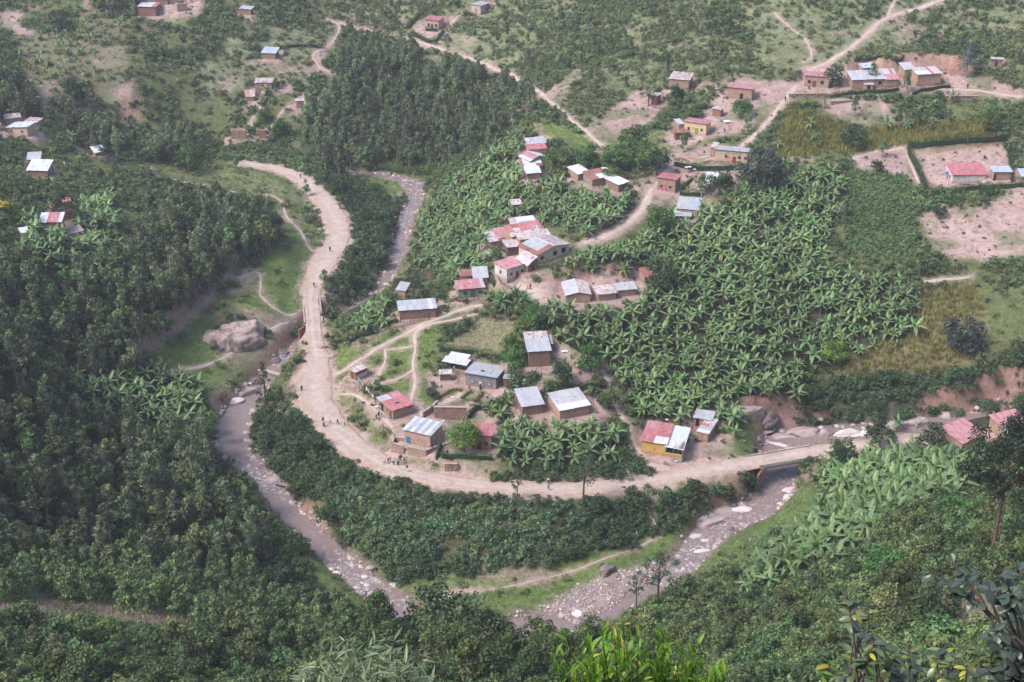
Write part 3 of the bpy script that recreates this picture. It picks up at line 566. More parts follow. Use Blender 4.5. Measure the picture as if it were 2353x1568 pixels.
area('lowveg', (640,300),(700,330),(780,390),(840,395),(850,360),(985,372),(1010,360),(1010,400),(960,405),(790,398),(700,395),(610,370))
area('reed', (845,360),(905,358),(1000,378),(1010,405),(940,400),(850,385))
area('bush', (640,372),(700,395),(790,395),(830,405),(905,430),(915,470),(905,640),(860,690),(740,735),(735,640),(800,560),(806,495),(760,440),(700,405))
area('grass', (800,400),(905,406),(925,430),(905,460),(870,420))
area('meadow', (470,358),(620,385),(700,425),(730,480),(700,480),(640,455),(450,420),(360,400),(380,375))
area('scrub', (-700,300),(120,330),(300,330),(380,370),(350,440),(330,520),(250,600),(120,610),(-700,620))
area('forest', (-700,560),(60,600),(160,620),(250,585),(330,560),(340,450),(480,445),(620,480),(650,540),(540,590),(505,620),(430,700),(322,790),(330,830),(250,830),(140,850),(150,880),(250,950),(430,960),(480,940),(505,1010),(540,1080),(600,1180),(650,1280),(640,1330),(300,1290),(-700,1260))
area('grass', (630,455),(690,490),(730,520),(712,600),(690,680),(690,745),(600,722),(520,700),(560,620),(650,540))
area('lowveg', (330,830),(430,740),(520,700),(600,715),(700,745),(660,800),(640,840),(590,870),(560,905),(480,900),(470,880),(360,860))
area('bare', (330,790),(430,710),(540,590),(545,610),(460,720),(340,810)); area('bare', (560,610),(600,612),(590,640),(560,670),(500,690),(560,640)); area('bare', (590,680),(630,670),(640,700)); area('grass', (345,850),(440,770),(500,800),(600,830),(590,870),(470,880))
area('banana', (140,860),(240,835),(330,830),(430,855),(475,900),(470,950),(420,985),(300,960),(200,925))
area('bush', (560,1270),(690,1290),(800,1400),(760,1420),(550,1370)); area('lush', (690,1262),(740,1290),(850,1395),(830,1400),(720,1335))
area('young', (-700,1262),(300,1290),(560,1290),(640,1370),(800,1400),(1010,1440),(1180,1480),(1400,1530),(1400,2200),(1100,1700),(700,1500),(300,1400),(-700,1345))
area('near', (-700,1340),(300,1400),(520,1440),(700,1520),(900,1600),(1400,1600),(1400,2200),(-700,2200))
area('dry', (-700,1358),(150,1360),(300,1378),(430,1400),(540,1442),(350,1440),(150,1418),(-700,1415))
area('darkbush', (575,955),(640,950),(700,950),(740,1000),(680,1050),(620,1060),(580,1000))
area('bush', (600,1040),(660,1040),(735,985),(800,1040),(880,1085),(1000,1125),(1260,1140),(1500,1140),(1610,1110),(1735,1085),(1745,1140),(1650,1160),(1600,1195),(1480,1240),(1250,1290),(1000,1320),(900,1330),(830,1280),(700,1180),(660,1120),(620,1080))
area('coffee', (770,1125),(860,1105),(1000,1150),(1180,1150),(1320,1170),(1340,1240),(1150,1300),(900,1310),(840,1280),(780,1200))
area('grass', (1600,1185),(1625,1200),(1575,1240),(1530,1290),(1390,1330),(1250,1395),(1150,1405),(1000,1375),(905,1330),(1250,1292),(1480,1240))
area('gravel', (1545,1290),(1530,1345),(1450,1385),(1340,1445),(1200,1440),(1150,1408),(1250,1395),(1400,1305)); area('bare', (1010,1355),(1100,1345),(1110,1360),(1020,1368))
area('lush', (1865,1100),(1880,1150),(1800,1235),(1725,1290),(1575,1315),(1600,1270),(1700,1225),(1790,1165))
area('near', (1400,1530),(1500,1380),(1570,1330),(1730,1290),(1880,1150),(1930,1060),(2400,990),(3100,980),(3100,2200),(1400,2200))
area('banana', (1880,1150),(1895,1075),(2020,1055),(2200,1045),(2270,1080),(2200,1130),(2080,1170),(2000,1250),(1900,1290),(1800,1330),(1690,1360),(1730,1295),(1840,1210))
area('front', (830,1425),(900,1400),(1000,1440),(1180,1470),(1300,1500),(1420,1480),(1500,1500),(1420,1640),(1100,1640),(850,1520))
area('dry', (2142,1420),(2150,1370),(2285,1345),(2400,1370),(2400,1440),(2250,1430)); area('bare', (1840,1450),(1870,1420),(1905,1400),(1900,1420),(1850,1455))
area('banana', (1240,705),(1262,672),(1420,695),(1500,640),(1290,606),(1340,570),(1450,565),(1510,505),(1640,430),(1730,400),(1820,380),(1950,400),(1930,480),(1900,580),(1880,615),(2110,650),(2110,765),(2000,800),(1880,835),(1800,945),(1760,905),(1700,975),(1640,965),(1560,915),(1480,905),(1400,850),(1290,765))
area('banana', (1130,330),(1210,300),(1225,330),(1205,400),(1260,415),(1420,440),(1490,480),(1380,545),(1260,510),(1160,505),(1130,570),(1130,600),(1050,650),(1010,605),(950,610),(960,510),(1040,410))
area('banana', (1110,665),(1215,665),(1215,700),(1120,712)); area('banana', (785,710),(890,690),(905,735),(820,758)); area('banana', (1130,945),(1195,955),(1400,965),(1440,1035),(1390,1065),(1150,1065)); area('banana', (1440,915),(1530,895),(1600,935),(1560,965),(1480,975))
area('banana', (2200,960),(2420,945),(2420,985),(2220,985)); area('banana', (60,495),(260,450),(270,560),(230,600),(60,610),(40,560))
area('maize', (1810,245),(2000,300),(2280,270),(2270,315),(1900,355),(1760,370)); area('bean', (1955,390),(2080,390),(2100,450),(2115,600),(1950,600),(1945,440))
area('yfield', (2110,655),(2240,660),(2260,720),(2260,800),(2190,855),(1985,862),(1890,850),(2000,800),(2110,770))
area('brownfield', (1050,730),(1180,722),(1190,790),(1150,812),(1005,797)); area('bare', (2120,480),(2240,470),(2353,430),(2500,430),(2500,560),(2353,590),(2200,600),(2130,560)); area('bare', (2090,345),(2300,322),(2353,430),(2130,430)); area('scrub', (2300,280),(3100,250),(3100,440),(2353,430),(2310,330))
area('bare', (1800,185),(1900,150),(2170,125),(2260,170),(2353,205),(2353,225),(2100,215),(1900,215),(1790,245),(1700,305),(1640,310),(1560,345),(1540,330),(1580,290),(1640,225),(1700,180)); area('redsoil', (2000,150),(2200,120),(2250,170),(2170,170),(2150,150),(1960,165))
area('scrub', (1820,225),(2050,220),(2050,270),(1990,285),(1860,250)); area('bare', (1500,380),(1560,345),(1640,330),(1700,340),(1700,440),(1640,470),(1540,470),(1490,450)); area('bare', (1880,232),(2030,225),(2050,265),(1990,290),(1900,262)); area('bare', (1960,360),(2080,340),(2110,430),(2080,400),(1960,390)); area('bare', (1290,636),(1420,620),(1480,632),(1470,690),(1300,700),(1220,690),(1190,650),(1240,640)); area('bare', (1265,750),(1370,820),(1380,880),(1340,890),(1210,850),(1215,830),(1280,810)); area('bare', (1230,925),(1420,890),(1430,960),(1380,965),(1230,960)); area('bare', (1340,560),(1440,500),(1480,470),(1490,490),(1460,520),(1390,555)); area('darkbush', (1880,870),(2050,860),(2200,850),(2353,790),(3100,780),(3100,960),(2353,950),(2150,975),(1900,985),(1795,965),(1860,890)); area('redsoil', (1710,925),(1780,900),(1800,960),(1740,980)); area('bare', (2025,915),(2045,910),(2050,950),(2030,950))
area('grass', (755,810),(850,780),(930,725),(1080,700),(1095,735),(1010,800),(1000,850),(1000,905),(960,945),(900,880),(830,870),(790,940),(755,900)); area('grass', (840,985),(920,960),(990,940),(905,1035),(860,1020)); area('bush', (1010,760),(1060,720),(1090,735),(1010,800),(1000,905),(965,935),(990,850))
area('bush', (1380,860),(1440,950),(1430,1040),(1500,1075),(1500,1100),(1140,1100),(1140,1065),(1390,1060),(1440,1010),(1400,920)); area('bare', (905,960),(1000,940),(1090,925),(1150,960),(1150,1060),(1010,1060),(900,1050)); area('bare', (1010,1050),(1130,1060),(1140,1100),(1010,1090)); area('bare', (1000,870),(1160,870),(1160,910),(1010,930)); area('bare', (1500,1065),(1600,1000),(1680,1000),(1700,1060),(1600,1080),(1500,1100)); area('lowveg', (1680,1000),(1730,970),(1740,1050),(1690,1050))
area('bare', (850,930),(950,910),(960,950),(900,985),(840,960)); area('lawn', *[sh('J', x, y) for x, y in ((1290,500),(1480,410),(1840,430),(1720,570),(1500,540))])
area('bush', (1760,1040),(1930,1010),(2200,1000),(2360,1000),(2360,1040),(2200,1040),(2020,1055),(1900,1070),(1870,1080)); area('darkbush', (640,760),(700,755),(700,790),(650,800))

def cls_at(u, v):
    i = np.clip(((np.asarray(u)-CU0)/CST).round().astype(int), 0, CW-1); j = np.clip(((np.asarray(v)-CV0)/CST).round().astype(int), 0, CHH-1)
    return CLS[i, j]
def project_mask(pts):
    u, v = proj(np.array([p[0] for p in pts]), np.array([p[1] for p in pts]), np.array([p[2] for p in pts])); return list(zip(u, v))
def hull(p):
    p = sorted(p)
    def half(q):
        o = []
        for a in q:
            while len(o) > 1 and (o[-1][0]-o[-2][0])*(a[1]-o[-2][1])-(o[-1][1]-o[-2][1])*(a[0]-o[-2][0]) <= 0: o.pop()
            o.append(a)
        return o
    return half(p)[:-1]+half(p[::-1])[:-1]
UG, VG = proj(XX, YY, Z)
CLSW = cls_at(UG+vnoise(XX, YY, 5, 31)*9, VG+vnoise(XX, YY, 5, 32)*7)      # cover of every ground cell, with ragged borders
# things that must stay in sight: houses and roads on the survey
for h in HOUSES:
    c = [h['A']+h['ex']*(h['w']*i)+h['ey']*(h['dep']*j)+Vector((0, 0, k)) for i in (0, 1) for j in (0, 1) for k in (0.3, max(h['hf'], h['hb'])+.1)]
    CLS[inside(hull(project_mask(c)))] = CI['house']
for a, b in zip(RW[:-1], RW[1:]):
    d = (b-a)[:2]; n = np.array([-d[1], d[0]])/max(np.hypot(*d), 1e-6)
    q = [(*(p[:2]+s*n*(p[3]*.95)), p[2]) for p in (a, b) for s in (1, -1)]
    CLS[inside(hull(project_mask(q)))] = CI['road']
for RR in (R1W, R2W):
    for a, b in zip(RR[:-1], RR[1:]):
        d = (b-a)[:2]; n = np.array([-d[1], d[0]])/max(np.hypot(*d), 1e-6)
        CLS[inside(hull(project_mask([(*(p[:2]+s*n*(p[3]*.9)), p[2]) for p in (a, b) for s in (1, -1)])))] = CI['road']
# ------------------------------------------------------------------ footpaths (surveyed centre lines)
PATHS = [ # sheet, half width, points, label
 ('D',.85,[(1385,335),(1350,305),(1310,272),(1265,235),(1220,200),(1175,172),(1110,146),(1060,128),(1000,108),(940,92),(900,82),(850,72),(780,50)]),
 ('D',.8,[(1110,700),(1060,712),(990,738),(930,768),(870,798),(820,830),(770,860),(745,872)]),
 ('D',.55,[(1100,720),(1040,735),(990,745),(955,765),(955,800),(950,840),(955,880),(945,930),(965,945),(970,960)]),
 ('D',.45,[(950,850),(920,868),(880,880),(855,885),(870,860),(885,830),(885,800)]),
 ('D',.4,[(885,805),(930,800),(955,795)]),
 ('D',.9,[(1060,905),(1010,930),(980,965),(955,985),(925,1010),(900,1045)]),
 ('D',.9,[(1385,850),(1400,880),(1410,920),(1425,950),(1450,990),(1465,1030),(1490,1062),(1540,1085)]),
 ('D',1.1,[(1700,340),(1760,285),(1800,235),(1850,185),(1900,145),(1950,115),(1990,80),(2040,40),(2100,22),(2170,0)]),
 ('D',.7,[(2040,40),(2050,15),(2080,-20)]),
 ('D',1.6,[(1190,655),(1225,665),(1250,690),(1225,670)]),
 ('D',1.5,[(1340,558),(1400,540),(1440,515),(1475,482),(1495,440),(1530,400),(1580,370)]),
 ('D',.5,[(345,382),(360,405),(430,420),(490,432),(560,445),(630,452),(650,470),(660,500),(690,530),(705,560),(722,580)]),
 ('D',.45,[(545,640),(590,625),(600,650),(600,680),(640,715),(690,725)]),
 ('D',.5,[(360,870),(420,850),(500,830),(560,795),(610,765),(650,745),(700,738)]),
 ('D',.22,[(1000,1375),(1150,1352),(1300,1318),(1400,1280),(1500,1240),(1510,1215),(1495,1180),(1492,1150)]),
 ('D',.4,[(1780,30),(1800,50),(1850,90),(1865,130),(1840,145)]),
 ('D',.6,[(1960,365),(2020,348),(2080,345),(2095,380),(2115,425)]),
 ('D',.5,[(2120,648),(2180,642),(2235,635)]),
 ('D',.5,[(2110,205),(2180,205),(2260,210),(2353,222),(2420,232)]),
 ('D',.45,[(1700,1300),(1640,1325),(1590,1345)]),
 ('b',.45,[(1100,250),(1180,330),(1210,320),(1280,300),(1340,220),(1400,130),(1450,100)]),
 ('b',.5,[(520,130),(610,180),(560,290),(490,340),(430,380),(470,450),(560,500)]),
 ('b',.35,[(440,590),(380,620),(350,680),(300,720),(240,740),(170,830),(130,890)]),
 ('b',.3,[(60,700),(70,760),(20,800),(10,860),(30,900)]),
 ('D',.5,[(740,905),(800,905),(850,930),(880,960),(905,985)]),
]
pw = []
PATHD = np.full(XX.shape, 1e9)
for k, hw, pts in PATHS:
    g = np.array([[*ground(*sh(k, x, y))] for x, y in pts]); c = catmull(g, 5); pw.append((c, hw))
    d, _ = seg_dist(np.array([[p[0], p[1], hw] for p in c])); PATHD = np.minimum(PATHD, d-hw)
BLOCK |= PATHD < .5

# ------------------------------------------------------------------ ground sheet
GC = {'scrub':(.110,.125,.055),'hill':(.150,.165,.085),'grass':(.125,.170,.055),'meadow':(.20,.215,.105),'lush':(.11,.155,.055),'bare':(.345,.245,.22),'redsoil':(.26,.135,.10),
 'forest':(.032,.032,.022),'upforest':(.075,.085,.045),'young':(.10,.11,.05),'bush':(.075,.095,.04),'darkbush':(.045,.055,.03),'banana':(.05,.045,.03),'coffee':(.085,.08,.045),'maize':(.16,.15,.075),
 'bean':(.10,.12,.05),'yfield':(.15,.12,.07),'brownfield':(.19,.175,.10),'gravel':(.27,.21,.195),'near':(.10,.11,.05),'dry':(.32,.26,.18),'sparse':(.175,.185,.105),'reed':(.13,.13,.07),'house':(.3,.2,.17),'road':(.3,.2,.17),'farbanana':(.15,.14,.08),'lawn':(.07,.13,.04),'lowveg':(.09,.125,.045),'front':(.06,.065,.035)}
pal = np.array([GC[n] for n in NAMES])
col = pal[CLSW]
for _ in range(1):
    c2 = col.copy(); c2[1:-1, 1:-1] = (col[1:-1, 1:-1]*2+col[:-2, 1:-1]+col[2:, 1:-1]+col[1:-1, :-2]+col[1:-1, 2:])/6; col = c2
BARC = np.array((.345,.245,.22))
def mixc(m, c): 
    global col
    col = col*(1-m[..., None])+np.array(c)*m[..., None]
mixc(np.clip((CLSW == CI['bare'])*(vnoise(XX, YY, 7, 45)-.05)*2.6, 0, .72), (.13,.15,.07))
mixc(np.clip((vnoise(XX, YY, 11, 41)-.55)*3, 0, .6)*np.isin(CLSW, [CI[k] for k in ('scrub','hill','sparse','grass','lowveg','near','coffee','bush')]), BARC*.92)
mixc(BARE*.9, BARC)
mixc((1-smooth01((PATHD+vnoise(XX, YY, 2.5, 42)*.4)/.8))*.8, BARC)
mixc((1-smooth01((RD-RH+vnoise(XX, YY, 4, 43)*1.2-.6)/1.6))*.9, (.40,.29,.25))
mixc((1-smooth01((RIVD+vnoise(XX, YY, 4, 44)*.8-.1)/1.0)), (.20,.15,.135))
gy_, gx_ = np.gradient(Z, GS, axis=1), np.gradient(Z, GS, axis=0)
slope = np.hypot(gx_, gy_)
mixc(np.clip((slope-1.15)*2.2, 0, .75), (.29,.175,.14))
gm, n, l, p = new_mat('ground')
at = n.new('ShaderNodeAttribute'); at.attribute_name = 'cover'
ge = n.new('ShaderNodeNewGeometry')
def nn(sc, det=5):
    q = n.new('ShaderNodeTexNoise'); q.inputs['Scale'].default_value = sc; q.inputs['Detail'].default_value = det; q.inputs['Roughness'].default_value = .7; l.new(ge.outputs['Position'], q.inputs['Vector']); return q.outputs['Fac']
def mrange(s, a, b, c, d):
    q = n.new('ShaderNodeMapRange'); q.inputs['From Min'].default_value = a; q.inputs['From Max'].default_value = b; q.inputs['To Min'].default_value = c; q.inputs['To Max'].default_value = d; l.new(s, q.inputs['Value']); return q.outputs[0]
def mul(a, b):
    q = n.new('ShaderNodeMath'); q.operation = 'MULTIPLY'; l.new(a, q.inputs[0]); l.new(b, q.inputs[1]); return q.outputs[0]
v = mul(mul(mrange(nn(.12), .3, .7, .78, 1.22), mrange(nn(.9), .3, .7, .72, 1.28)), mrange(nn(5), .3, .7, .7, 1.3))
hs = n.new('ShaderNodeHueSaturation'); l.new(at.outputs['Color'], hs.inputs['Color']); l.new(v, hs.inputs['Value'])
l.new(mrange(nn(.35), .3, .7, .485, .512), hs.inputs['Hue']); l.new(hs.outputs[0], p.inputs['Base Color'])
p.inputs['Roughness'].default_value = .95; p.inputs['Specular IOR Level'].default_value = .1
bp = n.new('ShaderNodeBump'); bp.inputs['Strength'].default_value = .8; bp.inputs['Distance'].default_value = .25; l.new(nn(2.2, 8), bp.inputs['Height']); l.new(bp.outputs[0], p.inputs['Normal'])
me = bpy.data.meshes.new('ground'); NV = NX*NY
co = np.stack([XX, YY, Z], -1).reshape(-1, 3).astype(np.float32)
ii = (np.arange(NX-1)[:, None]*NY+np.arange(NY-1)[None]).ravel()
quads = np.stack([ii, ii+NY, ii+NY+1, ii+1], -1)
me.vertices.add(NV); me.vertices.foreach_set('co', co.ravel()); me.loops.add(len(quads)*4); me.loops.foreach_set('vertex_index', quads.ravel().astype(np.int32))
me.polygons.add(len(quads)); me.polygons.foreach_set('loop_start', np.arange(0, len(quads)*4, 4, dtype=np.int32)); me.update(calc_edges=True)
me.polygons.foreach_set('use_smooth', np.ones(len(quads), bool))
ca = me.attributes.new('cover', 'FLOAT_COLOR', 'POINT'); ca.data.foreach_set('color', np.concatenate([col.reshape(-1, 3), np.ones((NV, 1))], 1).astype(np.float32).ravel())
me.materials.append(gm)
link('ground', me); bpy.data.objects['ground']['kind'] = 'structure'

# ------------------------------------------------------------------ roads and paths: fine strips lying on the ground
rm, n, l, p = new_mat('dirt_road')
at = n.new('ShaderNodeAttribute'); at.attribute_name = 'across'; ge = n.new('ShaderNodeNewGeometry')
v = mul(mrange(nn(.35), .3, .7, .86, 1.12), mrange(nn(3.2, 7), .3, .7, .84, 1.14))
cr = n.new('ShaderNodeValToRGB'); e = cr.color_ramp.elements; e[0].color = (.34,.235,.175,1); e[1].color = (.46,.375,.33,1); e[0].position = .2; e[1].position = .85
for ps, cc in ((.42, (.42,.33,.28,1)), (.52, (.36,.27,.22,1)), (.64, (.45,.365,.325,1)), (.74, (.39,.30,.255,1))): q_ = e.new(ps); q_.color = cc
ad = n.new('ShaderNodeMath'); ad.operation = 'MULTIPLY_ADD'; l.new(at.outputs['Fac'], ad.inputs[0]); ad.inputs[1].default_value = .55; l.new(mrange(nn(.5), .3, .7, -.1, .5), ad.inputs[2]); l.new(ad.outputs[0], cr.inputs[0])
hs = n.new('ShaderNodeHueSaturation'); l.new(cr.outputs[0], hs.inputs['Color']); l.new(v, hs.inputs['Value']); l.new(hs.outputs[0], p.inputs['Base Color'])
p.inputs['Roughness'].default_value = .95; bp = n.new('ShaderNodeBump'); bp.inputs['Strength'].default_value = .7; bp.inputs['Distance'].default_value = .15; l.new(nn(1.6, 8), bp.inputs['Height']); l.new(bp.outputs[0], p.inputs['Normal'])
def resample(c, step):
    seg = np.hypot(*(c[1:, :2]-c[:-1, :2]).T); s = np.concatenate([[0], np.cumsum(seg)]); t = np.arange(0, s[-1], step)
    return np.stack([np.interp(t, s, c[:, k]) for k in range(c.shape[1])], -1)
def strip(name, c, mat, label=None, lift=.05, ncross=9, drape=False, wob=.35, seed=3, edge=.35, step=.7):
    c = resample(c, step); d = np.gradient(c[:, :2], axis=0); d /= np.maximum(np.hypot(d[:, 0], d[:, 1]), 1e-6)[:, None]; nrm = np.stack([-d[:, 1], d[:, 0]], -1)
    s = np.linspace(-1, 1, ncross); wv = c[:, 3]*(1+wob*vnoise(c[:, 0], c[:, 1], 3.1, seed)); wv2 = c[:, 3]*(1+wob*vnoise(c[:, 0], c[:, 1], 2.3, seed+1))
    W = np.where(s[None] < 0, wv[:, None], wv2[:, None])
    X = c[:, 0, None]+nrm[:, 0, None]*s[None]*W; Y = c[:, 1, None]+nrm[:, 1, None]*s[None]*W
    if drape: ZZ = np.maximum(gz(X, Y), gz(X+.4, Y)*.5+gz(X-.4, Y)*.5)+lift
    else: ZZ = c[:, 2, None]+lift+vnoise(X, Y, 1.6, seed+5)*.05 - .10*np.exp(-((np.abs(s[None])*W-.8)/.3)**2)*(W > 2)
    ZZ = ZZ-np.where(np.abs(s[None]) > .97, edge, 0)
    n0, n1 = X.shape; v = np.stack([X, Y, ZZ], -1).reshape(-1, 3)
    ii = (np.arange(n0-1)[:, None]*n1+np.arange(n1-1)[None]).ravel(); q = np.stack([ii, ii+1, ii+n1+1, ii+n1], -1)
    m = bpy.data.meshes.new(name); m.from_pydata(v.tolist(), [], q.tolist()); m.materials.append(mat); m.polygons.foreach_set('use_smooth', [True]*len(q))
    a = m.attributes.new('across', 'FLOAT', 'POINT'); a.data.foreach_set('value', np.tile(1-np.abs(s), n0).astype(np.float32)); m.update()
    # make sure normals face up
    if m.polygons[0].normal.z < 0: m.flip_normals()
    o = link(name, m); o['kind'] = 'structure'
    return o
strip('dirt_road', RW, rm, lift=.02, ncross=15, wob=.10, edge=.4)
for c, hw in pw: strip('footpath', np.hstack([c, np.full((len(c), 1), hw)]), rm, drape=True, lift=.07, ncross=5, wob=.45, edge=.2, step=.8)

# ------------------------------------------------------------------ river water
wm, n, l, p = new_mat('river_water'); ge = n.new('ShaderNodeNewGeometry'); at = n.new('ShaderNodeAttribute'); at.attribute_name = 'rapid'
fo = n.new('ShaderNodeTexNoise'); fo.inputs['Scale'].default_value = 1.1; fo.inputs['Detail'].default_value = 6; fo.inputs['Roughness'].default_value = .7; l.new(ge.outputs['Position'], fo.inputs['Vector'])
fm = mrange(fo.outputs['Fac'], .52, .66, 0, 1); fq = mul(fm, at.outputs['Fac'])
mxc = n.new('ShaderNodeMix'); mxc.data_type = 'RGBA'; mxc.inputs[6].default_value = (.205,.155,.145,1); mxc.inputs[7].default_value = (.62,.58,.58,1); l.new(fq, mxc.inputs[0]); l.new(mxc.outputs[2], p.inputs['Base Color'])
p.inputs['Roughness'].default_value = .16; p.inputs['Specular IOR Level'].default_value = .6; p.inputs['IOR'].default_value = 1.33
l.new(mrange(fq, 0, 1, .14, .7), p.inputs['Roughness'])
bp = n.new('ShaderNodeBump'); bp.inputs['Strength'].default_value = .55; bp.inputs['Distance'].default_value = .12; nb = n.new('ShaderNodeTexNoise'); nb.inputs['Scale'].default_value = 1.6; nb.inputs['Detail'].default_value = 5; l.new(ge.outputs['Position'], nb.inputs['Vector']); l.new(nb.outputs['Fac'], bp.inputs['Height']); l.new(bp.outputs[0], p.inputs['Normal'])
RAPID = [(945,440,.9,14),(935,500,.8,14),(925,540,.7,12),(905,600,.6,12),(622,1095,1.0,8),(610,1065,.8,8),(790,1300,.8,8),(850,1345,1.0,8),(870,1370,.9,7),(780,1270,.6,6),(1600,1265,1.0,9),(1690,1195,.8,9),(1740,1160,.5,8),(1760,1105,.35,9),(640,838,.9,5),(660,815,.9,5),(690,770,.6,6),(1560,1300,.5,7),(1850,1010,.3,8)]
rap = [(*at_z(u, v, 2.5 if v > 700 else 7.5)[:2], s, r) for u, v, s, r in RAPID]
for nm, RR, sd_ in (('river', R1W, 3), ('river', R2W, 8)):
    c = RR.copy(); c[:, 3] += .9
    o = strip(nm, c, wm, lift=0.0, ncross=11, wob=0, edge=0, step=1.0); m = o.data
    co = np.zeros(len(m.vertices)*3, np.float32); m.vertices.foreach_get('co', co); co = co.reshape(-1, 3)
    r = np.full(len(co), .12)
    for x, y, s, q in rap: r = np.maximum(r, s*np.exp(-((co[:, 0]-x)**2+(co[:, 1]-y)**2)/q**2))
    a = m.attributes.new('rapid', 'FLOAT', 'POINT'); a.data.foreach_set('value', r.astype(np.float32))
# ------------------------------------------------------------------ houses
M = MATS
noisy('stickwall', (.10,.065,.055), (.19,.13,.11), 5, stretch=(6,6,.6), bump=.8)
noisy('plankwall', (.10,.05,.05), (.20,.11,.10), 4, stretch=(.8,.8,7), bump=.6)
SHEETM = dict(Z='zinc', N='zinc_new', W='zinc_rust', Q='zinc_rust', R='red_paint', P='red_faded', B='rust', O='zinc_old', L='blue_zinc', T='plaster_tan')
def sheet_mesh():
    b = MB(); n = 10
    pts = [(i/n, (.018 if i % 2 else -.018)) for i in range(n+1)]
    for i in range(n):
        (x0, z0), (x1, z1) = pts[i], pts[i+1]; b.poly([(x0,0,z0),(x1,0,z1),(x1,1,z1),(x0,1,z0)])
    for i in range(n):          # thickness at the eaves edge
        (x0, z0), (x1, z1) = pts[i], pts[i+1]; b.poly([(x0,0,z0-.012),(x1,0,z1-.012),(x1,0,z1),(x0,0,z0)])
    return b.mesh('corrugated_sheet', M['zinc'])
SHEET = sheet_mesh()
def box_mesh(name, mat):
    b = MB(); b.box(-.5,.5,-.5,.5,0,1); return b.mesh(name, mat)
UNIT = box_mesh('plank', M['wood'])
def unit(name, parent, x0, x1, y0, y1, z0, z1, mat):
    return link(name, UNIT, parent, ((x0+x1)/2, (y0+y1)/2, z0), (0, 0, 0), (x1-x0, y1-y0, z1-z0), M[mat])
def lay_sheets(root, O, U, V, w, ln, rows, seed):
    """cover the plane O + U*x + V*y (x<w, y<ln) with overlapping sheets; rows: patterns from the eaves up"""
    U = U.normalized(); V = V.normalized(); Nn = U.cross(V)
    nc = max(2, round(w/.95)); r_ = random.Random(seed); rl = ln/len(rows)
    for j, pat in enumerate(rows):
        for i in range(nc):
            c = pat[min(len(pat)-1, int(i*len(pat)/nc))]
            dj = r_.uniform(-.06, .06); lift = .03+.014*(i % 2)+.03*j*0+.012*r_.random()
            sw, sl = w/nc+.07, rl+.12
            p = O+U*(i*w/nc)+V*(j*rl+dj)+Nn*(lift+.02*(j % 2))
            t = r_.uniform(-.012, .012)
            Mx = Matrix((( *(U*1.0+Nn*t), 0), (*V, 0), (*Nn, 0), (0,0,0,1))).transposed()
            Mx = Matrix.Translation(p) @ Mx @ Matrix.Diagonal((sw, sl, 1, 1))
            o = bpy.data.objects.new('roof_sheet', SHEET); COL.objects.link(o); o.parent = root; o.matrix_basis = Mx
            o.material_slots[0].link = 'OBJECT'; o.material_slots[0].material = M[SHEETM.get(c, 'zinc')]
